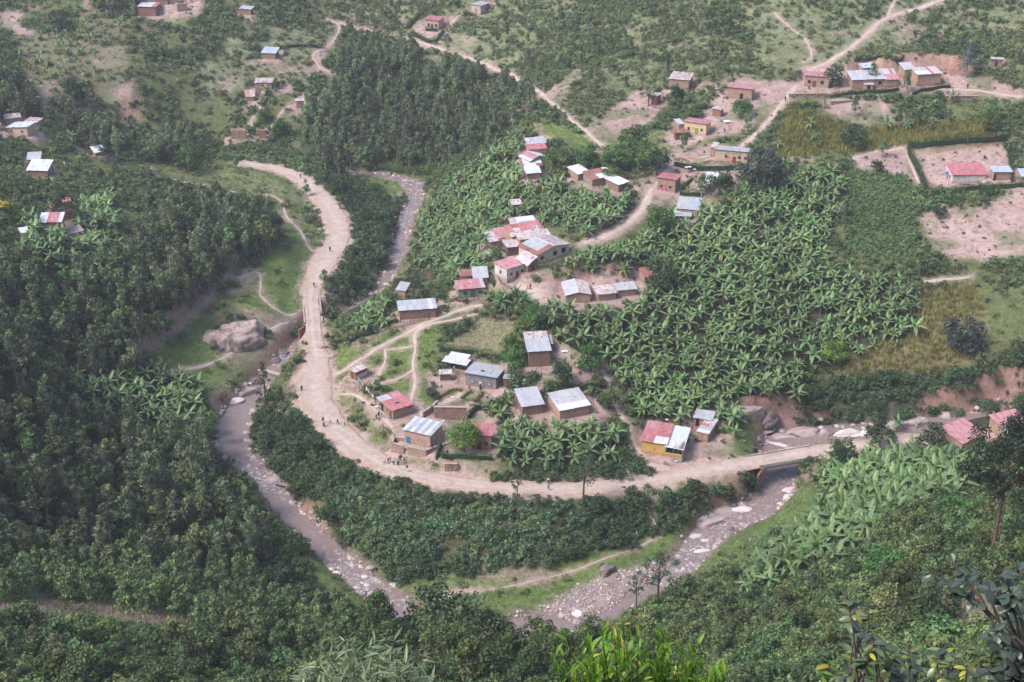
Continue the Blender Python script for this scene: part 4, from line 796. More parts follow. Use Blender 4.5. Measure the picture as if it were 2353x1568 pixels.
def feature(root, h, ft, w, d):
    wall, typ, pos, fw, fh, z, mat = ft
    L_ = w if wall == 'F' else d
    def place(o, along, zz, out):
        if wall == 'F': o.location = (along, -out, zz)
        elif wall == 'R': o.location = (w+out, along, zz); o.rotation_euler = (0, 0, math.pi/2)
        else: o.location = (-out, d-along, zz); o.rotation_euler = (0, 0, -math.pi/2)
    c = pos*L_
    if typ == 'door':
        lf = MB(); lf.box(-fw/2, fw/2, -.035, .0, 0, fh)
        if mat not in ('dark',):
            lf.box(-fw/2+.08, fw/2-.08, -.05, -.035, .15, fh*.45); lf.box(-fw/2+.08, fw/2-.08, -.05, -.035, fh*.52, fh-.12)
        lf_o = lf.obj('door', M[mat], root); place(lf_o, c, z, .012)
        fr = MB(); fr.box(-fw/2-.09, -fw/2, -.08, .02, 0, fh+.09); fr.box(fw/2, fw/2+.09, -.08, .02, 0, fh+.09); fr.box(-fw/2, fw/2, -.08, .02, fh, fh+.09)
        fr.obj('door_frame', M['wood'] if mat not in ('blue','green') else M[mat], lf_o)
        if mat == 'blue' and fw > 1: 
            q = MB(); q.box(0, fw/2-.05, -.075, -.055, .1, fh-.1); q.obj('shutter', M['wood_pale'], lf_o)
            q = MB(); q.box(-fw/2+.06, -.05, -.075, -.055, .2, fh-.1); q.obj('door_panel', M['white'], lf_o)
    elif typ == 'window':
        pn = MB(); pn.box(-fw/2, fw/2, -.02, .0, 0, fh)
        po = pn.obj('window', M['pane'] if mat in ('blue','green','maroon','orange','red','pane','white','cream') else M['dark'], root); place(po, c, z, .012)
        fr = MB(); t = .07
        fr.box(-fw/2-t, -fw/2, -.07, .02, -t, fh+t); fr.box(fw/2, fw/2+t, -.07, .02, -t, fh+t); fr.box(-fw/2, fw/2, -.07, .02, fh, fh+t); fr.box(-fw/2, fw/2, -.09, .02, -t, 0)
        if fw > .6: fr.box(-.02, .02, -.055, -.02, 0, fh)
        fr.obj('window_frame', M[mat if mat not in ('pane','dark') else 'wood'], po)
        if mat in ('blue','green'):
            q = MB()
            for k in (-.32, -.12, .12, .32): q.box(k*fw-.035, k*fw+.035, -.05, -.03, .03, fh-.03)
            q.box(-fw/2, fw/2, -.065, -.05, fh*.45, fh*.5); q.obj('window_bars', M['white' if mat == 'blue' else 'green'], po)
    elif typ == 'x':
        for sgn in (1, -1):
            q = MB(); T = Matrix.Rotation(sgn*math.radians(42), 4, 'Y'); q.box(-.05, .05, -.012-.004*(sgn > 0), -.004*(sgn > 0)-.001, -fw*.75, fw*.75, 0, T)
            o = q.obj('painted_stroke', M[mat], root); place(o, c, z, .004)
    elif typ == 'vents':
        for k in range(-2, 3):
            q = MB(); q.box(-.07, .07, -.02, 0, 0, .14); o = q.obj('vent_hole', M['dark'], root); place(o, c+k*.22, z, .006)
    elif typ == 'band':
        q = MB(); q.box(-L_/2+.01, L_/2-.01, -.03, 0, 0, fh); o = q.obj('wall_band', M[mat], root); place(o, c, z, .01)
HOUSE_OBJ = []
for hi, h in enumerate(HOUSES):
    w, d = h['w'], h['dep']; hf, hb = h['hf'], h['hb']; kind = h['kind']
    root = empty(dict(house='house').get(h['cat'], h['cat'].replace(' ', '_').replace('-', '_')), h['A'], h['rz'])
    tag(root, h['label'], h['cat'], 'mud and metal roofed buildings of the village'); HOUSE_OBJ.append(root); h['root'] = root
    wm_ = M[h['wall']]; zb = -1.6
    b = MB()
    if kind == 'shed': tops = [hf, hf, hb, hb]
    elif kind == 'side': tops = [hf-.6, hb, hb, hf-.6]
    elif kind == 'gableY': tops = [hf]*4
    else: tops = [hf]*4
    if kind == 'none':
        t = .35
        for (x0, x1, y0, y1) in ((0, w, 0, t), (0, w, d-t, d), (0, t, t, d-t), (w-t, w, t, d-t)): b.box(x0, x1, y0, y1, zb, hf-(.5 if y0 > 1 else 0))
    else: b.prism([(0,0),(w,0),(w,d),(0,d)], [zb]*4, tops)
    if kind == 'gableY':
        for y0, y1 in ((0, .25), (d-.25, d)):
            i0 = len(b.v); b.v += [(0,y0,hf),(w,y0,hf),(w/2,y0,hb),(0,y1,hf),(w,y1,hf),(w/2,y1,hb)]
            b.f += [(i0,i0+1,i0+2),(i0+5,i0+4,i0+3),(i0,i0+2,i0+5,i0+3),(i0+1,i0+4,i0+5,i0+2)]; b.m += [0]*4
    b.obj('wall', wm_, root)
    if h.get('plinth'):
        q = MB(); q.box(-.18, w+.18, -.22, d+.1, -1.8, .16); q.obj('plinth', M['cement'], root)
    ov = .32 if w > 3 else .22
    seed = 100+hi
    if kind in ('shed', 'side'):
        if kind == 'shed':
            sl = (hb-hf)/d; O = Vector((-ov, -ov, hf-ov*sl)); U = Vector((1,0,0)); V = Vector((0,1,sl)); W_, Ln = w+2*ov, (d+2*ov)*math.sqrt(1+sl*sl)
        else:
            sl = (hb-hf+.6)/w; O = Vector((-ov, -ov, hf-.6-ov*sl)); U = Vector((1,0,sl)); V = Vector((0,1,0)); W_, Ln = (w+2*ov)*math.sqrt(1+sl*sl), d+2*ov
        Un, Vn = U.normalized(), V.normalized(); Nn = Un.cross(Vn)
        fr = MB()
        P4 = [O, O+Un*W_, O+Un*W_+Vn*Ln, O+Vn*Ln]
        lo, hi_ = [p+Nn*.0+Vector((0,0,.0)) for p in P4], [p+Nn*.04 for p in P4]
        ins = .06
        lo = [O+Un*ins+Vn*ins-Nn*.06, O+Un*(W_-ins)+Vn*ins-Nn*.06, O+Un*(W_-ins)+Vn*(Ln-ins)-Nn*.06, O+Un*ins+Vn*(Ln-ins)-Nn*.06]
        i0 = 0; fr.v = [tuple(p) for p in lo]+[tuple(p+Nn*.05) for p in lo]
        for f in ((0,3,2,1),(4,5,6,7),(0,1,5,4),(1,2,6,5),(2,3,7,6),(3,0,4,7)): fr.f.append(f); fr.m.append(0)
        ro = fr.obj('roof', M['wood'], root)
        rows = h.get('rows')
        if rows is None:
            rows = [h['sheets']]
            if d > 2.6: rows.append(h.get('far', h['sheets']))
            if h.get('front'): rows.insert(0, h['front'])
            if d > 5.5 and len(rows) < 3: rows.insert(1, h['sheets'])
        lay_sheets(ro, O, U, V, W_, Ln, rows, seed)
        if h.get('trim'):
            q = MB(); q.box(-ov+.02, w+ov-.02, -ov-.05, -ov-.02, hf-ov*sl-.14, hf-ov*sl+.05); q.obj('eaves_board', M[h['trim']], root)
        if h.get('skylight'):
            q = MB(); T = Matrix.Translation(O+Un*W_*.42+Vn*Ln*.30+Nn*.09) @ Matrix.Rotation(math.atan2(V.z, 1), 4, 'X'); q.box(0, .9, 0, .7, 0, .08, 0, T); q.obj('skylight', M['pane'], ro)
        r_ = random.Random(seed)        # stones and poles that hold the sheets down
        for k in range(r_.randint(1, 4) if w > 4 else 0):
            q = MB(); s = r_.uniform(.10, .2); T = Matrix.Translation(O+Un*W_*r_.random()+Vn*Ln*r_.random()+Nn*.07) @ Matrix.Rotation(r_.random()*3, 4, 'Z'); q.box(-s, s, -s*.7, s*.7, 0, s*.8, 0, T); q.obj('roof_stone', M['stone'], ro)
    elif kind == 'gableY':
        for side in (0, 1):
            half = w/2+ov; rise = hb-hf; sl = rise/(w/2); lnn = half*math.sqrt(1+sl*sl)
            if side == 0: O = Vector((-ov, d+ov, hf-ov*sl)); U = Vector((0,-1,0)); V = Vector((1,0,sl))
            else: O = Vector((w+ov, -ov, hf-ov*sl)); U = Vector((0,1,0)); V = Vector((-1,0,sl))
            Un, Vn = U.normalized(), V.normalized(); Nn = Un.cross(Vn); ins = .05; W_ = d+2*ov
            fr = MB(); lo = [O+Un*ins+Vn*ins-Nn*.06, O+Un*(W_-ins)+Vn*ins-Nn*.06, O+Un*(W_-ins)+Vn*(lnn-.03)-Nn*.06, O+Un*ins+Vn*(lnn-.03)-Nn*.06]
            fr.v = [tuple(p) for p in lo]+[tuple(p+Nn*.05) for p in lo]
            for f in ((0,3,2,1),(4,5,6,7),(0,1,5,4),(1,2,6,5),(2,3,7,6),(3,0,4,7)): fr.f.append(f); fr.m.append(0)
            ro = fr.obj('roof', M['wood'], root)
            rows = (h.get('left') if side == 0 else None) or ([h['sheets'][0]] * 2 if side == 0 else [h['sheets'][-1]]*2)
            lay_sheets(ro, O, U, V, W_, lnn, rows, seed+side)
        q = MB(); q.box(w/2-.16, w/2+.16, -ov, d+ov, hb+.05, hb+.10); q.obj('ridge_cap', M['zinc_new'], root)
    if h.get('leanto'):
        q = MB(); q.box(-1.0, w*.55, -2.6, .2, 0, .08, 0, Matrix.Translation((0, 0, 1.75)) @ Matrix.Rotation(.06, 4, 'X')); q.obj('lean_to_roof', M['zinc_old'], root)
        for x in (-.8, w*.5):
            q = MB(); q.tube([(x,-2.4,-1),(x,-2.4,1.75)], .06, 5); q.obj('post', M['wood'], root)
    if h.get('porch'):
        pw_ = 3.8; e = w
        q = MB(); q.box(e+.02, e+pw_, -.02, d, -1.2, .12); q.obj('porch_floor', M['cement'], root)
        q = MB(); q.box(e+.02, e+pw_, -.05, .15, .12, .95); q.box(e+pw_-.2, e+pw_, .15, d*.36, .12, .95); q.box(e+pw_-.2, e+pw_, d*.48, d, .12, .95); q.obj('porch_wall', M['plaster_yellow'], root)
        q = MB(); q.box(e+.02, e+pw_, d-.2, d, .95, 2.9); q.obj('back_wall', M['plaster_yellow'], root)
        q = MB(); q.box(e+.02, e+.06, .4, 2.2, .12, 2.2); q.obj('counter_panel', M['navy'], root)
        for x, y in ((e+pw_-.12, .1), (e+pw_-.12, d*.36), (e+pw_-.12, d*.6), (e+.15, .1)):
            q = MB(); q.box(x-.06, x+.06, y-.06, y+.06, .95, 2.65); q.obj('post', M['blue'], root)
        q = MB(); q.box(e+.1, e+pw_+.2, -.5, d+.2, -.05, 0, 0, Matrix.Translation((0, 0, 2.78)) @ Matrix.Rotation(.04, 4, 'X')); ro = q.obj('porch_roof', M['wood'], root)
        lay_sheets(ro, Vector((e-.15, -.75, 2.78)), Vector((1,0,-.03)), Vector((0,1,.05)), pw_+.5, d+1.0, ['NNNN','NNNN','NNNN'], 77)
    for ft in h['feats']: feature(root, h, ft, w, d)

# sagging smoke, walls, pens ------------------------------------------------------------
def local(h, x, y, z=0):
    return h['A']+h['ex']*x+h['ey']*y+Vector((0, 0, z))
def find(txt): return next(h for h in HOUSES if txt in h['label'])
# courtyard wall of the striped house: rendered cap on mud courses, stone footing
hs_ = find('striped white and grey'); 
def yard_wall(pts, hgt, label, base=True):
    """pts: ground points; one free-standing wall with cap and footing"""
    root = empty('courtyard_wall', pts[0]); tag(root, label, 'wall', 'walls round the village yards'); o = Vector(pts[0])
    zt = max(p.z for p in pts)+hgt
    wb, cb, fb = MB(), MB(), MB()
    for a, b in zip(pts[:-1], pts[1:]):
        a, b = Vector(a)-o, Vector(b)-o; dd = Vector((b.x-a.x, b.y-a.y, 0)); Ln = dd.length; T = Matrix.Translation((a.x, a.y, 0)) @ Matrix.Rotation(math.atan2(dd.y, dd.x), 4, 'Z')
        zb = min(a.z, b.z)-.6; t = zt-o.z
        wb.box(-.14, Ln+.139, -.14, .14, zb, t, 0, T); cb.box(-.2, Ln+.2, -.2, .2, t+.003, t+.14, 0, T)
        if base: fb.box(-.2, Ln+.19, -.24, .24, zb-.5, zb+1.1, 0, T)
    wb.obj('wall_body', M['mud'], root); cb.obj('wall_cap', M['cement'], root)
    if base: fb.obj('wall_footing', M['stone'], root)
    return root
A = lambda x, y: local(hs_, x, y, -.9)
yard_wall([A(-.1, 0.6), A(-2.6, .2), A(-1.9, -2.2), A(1.0, -2.4)], 1.75, 'low mud wall with a pale cap around the blue door of the striped roof house')
yard_wall([A(2.4, -2.3), A(6.6, -2.2), A(7.4, -.4), A(9.6, 2.6)], 1.75, 'mud wall with a pale cap and stone footing in front of the striped roof house')
# ------------------------------------------------------------------ plants: prototypes
def rot_rand(n, r): 
    v = r.normal(size=(n, 3)); return v/np.linalg.norm(v, axis=1)[:, None]
def leaf_quads(C, Nrm, size, r, aspect=.55, droop=0.0):
    n = len(C); up = rot_rand(n, r); a = np.cross(Nrm, up); a /= np.maximum(np.linalg.norm(a, axis=1), 1e-6)[:, None]; a[:, 2] -= droop; a /= np.linalg.norm(a, axis=1)[:, None]
    b = np.cross(Nrm, a); b /= np.maximum(np.linalg.norm(b, axis=1), 1e-6)[:, None]
    s = (size*r.uniform(.65, 1.35, n))[:, None]
    return np.stack([C-a*s, C-b*s*aspect, C+a*s, C+b*s*aspect], 1)
def clumps(cent, rad, nleaf, size, r, flat=.8, aspect=.55, droop=0.0):
    """leaves on the shells of clump spheres; returns quads and tints"""
    cent = np.asarray(cent, float); rad = np.asarray(rad, float); w = rad**2/np.sum(rad**2); idx = r.choice(len(cent), nleaf, p=w)
    dirn = rot_rand(nleaf, r); dirn[:, 2] = np.where(dirn[:, 2] < -.35, -dirn[:, 2], dirn[:, 2])
    rr = rad[idx]*r.uniform(.45, 1.08, nleaf)
    C = cent[idx]+dirn*rr[:, None]*np.array([1, 1, flat]); N = dirn+r.normal(size=(nleaf, 3))*.45; N /= np.linalg.norm(N, axis=1)[:, None]
    tint = np.clip(.48+.22*r.normal(size=nleaf)+(r.random(len(cent))-.5)[idx]*.8, 0, 1)
    return leaf_quads(C, N, size, r, aspect, droop), tint
def dome(n, R, Ht, base, r, top=.0):
    """clump centres over a dome"""
    out = []
    while len(out) < n:
        p = r.uniform(-1, 1, 3); q = np.linalg.norm(p)
        if .45 < q < 1 and p[2] > -.45: out.append((p[0]*R, p[1]*R, base+Ht*(p[2]+.45)/1.45))
    return np.array(out)
PROTO = {}
def trunk_mesh(name, h, r0, r, limbs, mat, lean=.15, ends=None):
    b = MB(); x = r.uniform(-lean, lean); y = r.uniform(-lean, lean)
    pts = [(0,0,-.5),(x*.2,y*.2,h*.3),(x*.7,y*.7,h*.65),(x,y,h)]; b.tube(pts, [r0*1.25, r0, r0*.7, r0*.3], 6)
    ends = ends if ends is not None else []
    for e in ends[:limbs]:
        z0 = h*r.uniform(.35, .75); b.tube([(x*z0/h, y*z0/h, z0), ((x*z0/h+e[0])/2, (y*z0/h+e[1])/2, (z0+e[2])/2+.1), tuple(e)], [r0*.5, r0*.35, r0*.15], 4)
    return with_tint(b.mesh(name, M[mat]))
def with_tint(me):
    a = me.attributes.new('tint', 'FLOAT', 'FACE'); a.data.foreach_set('value', [.5]*len(me.polygons)); return me
def make_proto(kind, nvar, fn): PROTO[kind] = [fn(np.random.default_rng(900+sum(map(ord, kind))*7+i), i) for i in range(nvar)]
def p_shrub(mat, R=1.15, Ht=1.5, n=9, nl=260, ls=.17, aspect=.55):
    def f(r, i):
        R_, H_ = R*r.uniform(.8, 1.15), Ht*r.uniform(.75, 1.2); c = dome(n, R_, H_*.8, .15, r); q, t = clumps(c, r.uniform(.32, .55, n)*R_, nl, ls, r, aspect=aspect)
        return dict(crown=quads_mesh('foliage', q, M[mat], t), trunk=trunk_mesh('stems', H_*.6, .05, r, 4, 'bark', ends=list(c)), h=H_)
    return f
def p_euc(mat, Ht, R, base, n, nl, ls, bark='bark_pale'):
    def f(r, i):
        H_ = Ht*r.uniform(.8, 1.2); c = []
        for k in range(n):
            t = r.uniform(0, 1)**.85; rad = R*(1-.72*t**1.6)*(0.55+.45*min(1, t*5)); a = r.uniform(0, 6.28); rr = rad*r.uniform(.15, 1)
            c.append((math.cos(a)*rr, math.sin(a)*rr, H_*(base+(1-base)*.95*t)))
        c = np.array(c); rads = r.uniform(.34, .62, n)*R*np.clip(1.15-.6*(c[:, 2]/H_), .4, 1); q, t = clumps(c, rads, nl, ls, r, flat=1.15, aspect=.42, droop=.5)
        return dict(crown=quads_mesh('crown', q, M[mat], t), trunk=trunk_mesh('trunk', H_*.92, .035*Ht**.5*1.6, r, 6, bark, .25, ends=list(c)), h=H_)
    return f
def p_round(mat, R, Ht, base, n, nl, ls, bark='bark', aspect=.6, flat=.8):
    def f(r, i):
        c = dome(n, R*.78, Ht-base, base, r); q, t = clumps(c, r.uniform(.22, .40, n)*R, nl, ls, r, flat=flat, aspect=aspect)
        return dict(crown=quads_mesh('crown', q, M[mat], t), trunk=trunk_mesh('trunk', Ht*.7, .06*R, r, 8, bark, .3, ends=list(c)), h=Ht)
    return f
make_proto('shrub', 5, p_shrub('lf_shrub'))
make_proto('olive', 4, p_shrub('lf_olive', 1.1, 1.3, 8, 230, .16))
make_proto('darkshrub', 5, p_shrub('lf_dark', 1.6, 2.2, 12, 420, .19))
make_proto('coffee', 4, p_shrub('lf_coffee', 1.5, 2.0, 16, 560, .17, .42))
make_proto('euc', 6, p_euc('lf_euc', 8.5, 2.3, .28, 22, 900, .27))
make_proto('roundeuc', 4, p_round('lf_mix', 2.5, 6.8, 2.2, 18, 900, .27, bark='bark_pale'))
make_proto('young', 5, p_euc('lf_euc_young', 5.5, 1.4, .25, 16, 520, .22))
make_proto('mango', 4, p_round('lf_mango', 3.2, 5.0, 1.3, 34, 2300, .19))
make_proto('bright', 1, p_round('lf_mango_bright', 3.4, 5.8, 1.7, 44, 3200, .18))
make_proto('darktree', 3, p_round('lf_dark', 2.7, 4.8, 1.0, 26, 1500, .19))
make_proto('greytree', 2, p_round('lf_purple', 3.0, 5.0, .6, 34, 2200, .18))
make_proto('fronteuc', 4, p_euc('lf_front', 9.0, 2.5, .15, 28, 1600, .24))
make_proto('nearbush', 5, p_round('lf_nearbush', 2.3, 3.3, .5, 22, 1100, .19))
make_proto('blueeuc', 2, p_euc('lf_greyblue', 7, 2.0, .25, 24, 1100, .19))
make_proto('lightshrub', 3, p_shrub('lf_yellow', .8, 1.0, 7, 200, .13))
def p_pine(r, i):
    H_ = 18; c = []
    for k in range(52):
        t = r.random(); a = r.uniform(0, 6.28); rad = 6.4*math.sin(math.pi*min(1, .25+.75*t)*.95)*r.uniform(.3, 1); c.append((math.cos(a)*rad, math.sin(a)*rad, H_*(.52+.48*t)))
    c = np.array(c); q, t = clumps(c, r.uniform(.9, 1.7, len(c)), 6500, .24, r, flat=.6, aspect=.35)
    return dict(crown=quads_mesh('crown', q, M['lf_pine'], t), trunk=trunk_mesh('trunk', H_*.93, .24, r, 14, 'bark_red', .6, ends=list(c)), h=H_)
make_proto('pine', 2, p_pine)
def p_spire(r, i):
    H_ = 10; c = []
    for k in range(40):
        t = r.random(); a = r.uniform(0, 6.28); rad = (1.9*(1-t)+.25)*r.uniform(.4, 1); c.append((math.cos(a)*rad, math.sin(a)*rad, H_*(.12+.86*t)))
    q, t = clumps(np.array(c), r.uniform(.3, .55, len(c)), 1500, .17, r, flat=.7, aspect=.4)
    return dict(crown=quads_mesh('crown', q, M['lf_dark'], t), trunk=trunk_mesh('trunk', H_*.95, .14, r, 12, 'bark', .2, ends=c), h=H_)
make_proto('spire', 2, p_spire)
def p_thin(r, i):
    H_ = 9.5; n = 22; c = []
    for k in range(n):
        t = r.random(); a = r.uniform(0, 6.28); rad = 2.3*math.sin(math.pi*(.15+.8*t))*r.uniform(.3, 1); c.append((math.cos(a)*rad, math.sin(a)*rad, H_*(.38+.6*t)))
    q, t = clumps(np.array(c), r.uniform(.4, .7, n), 700, .16, r, flat=.8, aspect=.45)
    return dict(crown=quads_mesh('crown', q, M['lf_dark'], t), trunk=trunk_mesh('trunk', H_*.9, .13, r, 14, 'bark', .5, ends=c), h=H_)
make_proto('thin', 3, p_thin)
def blades(mat, n, H_, spread, wd, r, lean=.5, seg=1):
    base = r.normal(size=(n, 2))*spread*.5; a = r.uniform(0, 6.28, n); L_ = H_*r.uniform(.6, 1.15, n); le = lean*r.uniform(.2, 1, n)*L_
    d = np.stack([np.cos(a), np.sin(a)], -1); B = np.concatenate([base, np.full((n, 1), -.1)], 1); T = np.concatenate([base+d*le[:, None], L_[:, None]], 1); Mi = (B+T)/2; Mi[:, 2] += L_*.12
    s = np.stack([-d[:, 1], d[:, 0], np.zeros(n)], -1)*wd
    return np.stack([B, Mi+s, T, Mi-s], 1), np.clip(.5+.25*r.normal(size=n), 0, 1)
def p_blades(mat, n, H_, sp, wd, lean):
    def f(r, i):
        q, t = blades(mat, n, H_, sp, wd, r, lean); return dict(crown=quads_mesh('blades', q, M[mat], t), trunk=None, h=H_)
    return f
make_proto('grass', 4, p_blades('lf_grass', 26, .42, .8, .03, .5))
make_proto('drygrass', 3, p_blades('lf_drygrass', 40, .95, .9, .025, .45))
make_proto('maize', 4, p_blades('lf_maize', 34, 1.7, .9, .07, .45))
make_proto('bean', 4, p_shrub('lf_bean', .7, 1.2, 7, 170, .13))
make_proto('reed', 3, p_blades('lf_grass', 50, 2.6, 1.2, .05, .3))

# banana: one mesh per leaf shape, a plant is a stem with eight to ten leaves
def banana_leaf(L_, wd, droop, mat, seed, fold=.25):
    r = random.Random(seed); n = 9; b = MB(); rows = []
    for k in range(n+1):
        t = k/n; x = L_*t*(1-.12*droop*t); z = -droop*L_*.55*t**2+.0
        ww = wd*(math.sin(math.pi*min(1, .06+.94*t)**.75)**.6 if 0 < t < 1 else .12)*(1-.18*(k % 2)*r.random())
        rows.append((x, z, ww))
    for k in range(n):
        (x0, z0, w0), (x1, z1, w1) = rows[k], rows[k+1]
        for s in (1, -1):
            q = [(x0, 0, z0), (x1, 0, z1), (x1, s*w1, z1-w1*fold), (x0, s*w0, z0-w0*fold)]
            b.poly(q if s < 0 else q[::-1])
    me = b.mesh('leaf', M[mat]); a = me.attributes.new('tint', 'FLOAT', 'FACE'); a.data.foreach_set('value', [min(1, max(0, r.gauss(.5, .2))) for _ in b.f]); return me
LEAVES = {'flat': banana_leaf(2.3, .38, .30, 'lf_banana', 1), 'arch': banana_leaf(2.5, .40, .70, 'lf_banana', 2), 'droop': banana_leaf(2.2, .36, 1.15, 'lf_banana', 3), 'up': banana_leaf(2.1, .30, .08, 'lf_banana_new', 4), 'yellow': banana_leaf(2.1, .3, 1.2, 'lf_near_yellow', 6), 'dry': banana_leaf(1.8, .14, 1.5, 'lf_banana_dry', 5)}
def stem_mesh(h, s):
    b = MB(); b.tube([(0,0,-.4),(.03,0,h*.5),(0,.02,h)], [.17,.13,.09], 7); return with_tint(b.mesh('stem', M['bananastem']))
STEMS = [stem_mesh(h, i) for i, h in enumerate((1.5, 2.0, 2.5, 3.0))]
STH = (1.5, 2.0, 2.5, 3.0)
def banana_parts(v):
    r = random.Random(40+v); si = v % 4; h = STH[si]; out = []; a0 = r.random()*6.28; n = 8+v % 3
    for k in range(n):
        t = k/(n-1); az = a0+k*2.4; el = -.05+1.15*t**1.1+r.uniform(-.12, .12)
        key = 'droop' if t < .25 else ('arch' if t < .6 else 'flat')
        if k == n-1: key, el = 'up', 1.25
        out.append((key, az, el, r.uniform(.75, 1.15)))
    for _ in range(1+v % 2): out.append(('dry', r.random()*6.28, -.7, r.uniform(.8, 1.1)))
    if v % 4 == 1: out.append(('yellow', r.random()*6.28, -.1, 1.0))
    return si, h, out
def banana_xf(h, az, el, s): return Matrix.Translation((0, 0, h-.08)) @ Matrix.Rotation(az, 4, 'Z') @ Matrix.Rotation(-el, 4, 'Y') @ Matrix.Diagonal((s, s, s, 1))
def banana_thing(v):
    root = empty('banana_plant'); si, h, parts = banana_parts(v); link('stem', STEMS[si], root)
    for key, az, el, s in parts:
        o = bpy.data.objects.new('leaf', LEAVES[key]); COL.objects.link(o); o.parent = root; o.matrix_basis = banana_xf(h, az, el, s)
    return root
def banana_joined(v):
    si, h, parts = banana_parts(v); bm = bmesh.new(); mats = [M['bananastem'], M['lf_banana'], M['lf_banana_new'], M['lf_banana_dry'], M['lf_near_yellow']]
    lay = None
    bm.from_mesh(STEMS[si])
    for key, az, el, s in parts:
        t = LEAVES[key].copy(); t.transform(banana_xf(h, az, el, s)); mi = {'up': 2, 'dry': 3, 'yellow': 4}.get(key, 1)
        t.polygons.foreach_set('material_index', [mi]*len(t.polygons)); bm.from_mesh(t); bpy.data.meshes.remove(t)
    me = bpy.data.meshes.new('banana_plant')
    for q in mats: me.materials.append(q)
    bm.to_mesh(me); bm.free()
    return me

# ------------------------------------------------------------------ planting
def cell(x, y): return np.clip(((x-GX0)/GS).round().astype(int), 0, NX-1), np.clip(((y-GY0)/GS).round().astype(int), 0, NY-1)
TALLOK = {CI[k] for k in ('front','forest','upforest','young','bush','darkbush','near','scrub','hill','coffee','banana','lowveg','sparse','farbanana','reed','maize','bean','yfield')}
def scatter(classes, spacing, hgt, rad, seed, prob=1.0, frac=.5, strict=True, jit=.48, box=(-235, 235, 60, 640), lim=260, clump=None):
    r = np.random.default_rng(seed); x = np.arange(box[0], box[1], spacing); y = np.arange(box[2], box[3], spacing*.93); X, Y = np.meshgrid(x, y); X = X+(np.arange(len(y)) % 2)[:, None]*spacing/2
    X = (X+r.uniform(-jit, jit, X.shape)*spacing).ravel(); Y = (Y+r.uniform(-jit, jit, Y.shape)*spacing).ravel()
    if prob < 1: k = r.random(len(X)) < prob; X, Y = X[k], Y[k]
    if clump: k = vnoise(X, Y, clump[0], 300+seed % 40)+.35*r.normal(size=len(X)) > clump[1]; X, Y = X[k], Y[k]
    z = gz(X, Y); u, v = proj(X, Y, z); k = (u > -lim) & (u < 2353+lim) & (v > -120) & (v < 1568+lim*1.6); X, Y, z = X[k], Y[k], z[k]
    i, j = cell(X, Y); k = ~BLOCK[i, j]; X, Y, z = X[k], Y[k], z[k]
    u, v = proj(X, Y, z+hgt*frac); c = cls_at(u, v); ids = [CI[n] for n in classes]; k = np.isin(c, ids)
    if strict and hgt > 1:
        pxm = FD/np.maximum(Y*CP+(CAM_H-z)*SP, 1)
        u2, v2 = proj(X, Y, z+hgt*.95); 
        for du in (-.7*rad, 0, .7*rad): k &= np.isin(cls_at(u2+du*pxm, v2), list(TALLOK)); k &= cls_at(u+du*pxm, v) != CI['road']; k &= cls_at(u+du*pxm, v) != CI['house']
    return X[k], Y[k], z[k]
def stuff_gn(name, label, cat, kinds, X, Y, Zs, sc, rz, seed, meshes=None, tilt=.0):
    """one object holding many plants nobody could count"""
    if len(X) == 0: return None
    pc = bpy.data.collections.new(name+'_kinds')
    for i, me in enumerate(meshes): pc.objects.link(bpy.data.objects.new('%s_kind_%02d' % (name, i), me))
    m = bpy.data.meshes.new(name); m.vertices.add(len(X)); m.vertices.foreach_set('co', np.stack([X, Y, Zs], -1).astype(np.float32).ravel())
    r = np.random.default_rng(seed)
    for nm, ty, val in (('sc', 'FLOAT', sc), ('rz', 'FLOAT', rz), ('idx', 'INT', r.integers(0, len(meshes), len(X)))):
        a = m.attributes.new(nm, ty, 'POINT'); a.data.foreach_set('value', np.asarray(val, dtype=np.int32 if ty == 'INT' else np.float32))
    o = link(name, m); tag(o, label, cat, kind='stuff')
    ng = bpy.data.node_groups.new(name+'_planting', 'GeometryNodeTree'); ng.interface.new_socket('Geometry', in_out='INPUT', socket_type='NodeSocketGeometry'); ng.interface.new_socket('Geometry', in_out='OUTPUT', socket_type='NodeSocketGeometry')
    n, l = ng.nodes, ng.links; gi, go = n.new('NodeGroupInput'), n.new('NodeGroupOutput'); ip = n.new('GeometryNodeInstanceOnPoints'); ci = n.new('GeometryNodeCollectionInfo')
    ci.inputs['Collection'].default_value = pc; ci.inputs['Separate Children'].default_value = True; ci.inputs['Reset Children'].default_value = True; ip.inputs['Pick Instance'].default_value = True
    def na(nm, ty): q = n.new('GeometryNodeInputNamedAttribute'); q.data_type = ty; q.inputs['Name'].default_value = nm; return q.outputs['Attribute']
    cx = n.new('ShaderNodeCombineXYZ'); l.new(na('rz', 'FLOAT'), cx.inputs[2]); l.new(gi.outputs[0], ip.inputs['Points']); l.new(ci.outputs[0], ip.inputs['Instance']); l.new(na('idx', 'INT'), ip.inputs['Instance Index'])
    l.new(cx.outputs[0], ip.inputs['Rotation']); l.new(na('sc', 'FLOAT'), ip.inputs['Scale']); l.new(ip.outputs[0], go.inputs[0])
    md = o.modifiers.new('planting', 'NODES'); md.node_group = ng; return o
def joined(p):
    if p['trunk'] is None: return p['crown']
    bm = bmesh.new(); bm.from_mesh(p['trunk']); n0 = len(bm.faces); bm.from_mesh(p['crown']); bm.faces.ensure_lookup_table()
    for f in bm.faces[n0:]: f.material_index = 1
    me = bpy.data.meshes.new('plant'); me.materials.append(p['trunk'].materials[0]); me.materials.append(p['crown'].materials[0]); bm.to_mesh(me); bm.free(); return me
def visible(X, Y, Zs):
    u, v = proj(X, Y, Zs); return (u > -20) & (u < 2373) & (v > -10) & (v < 1600)
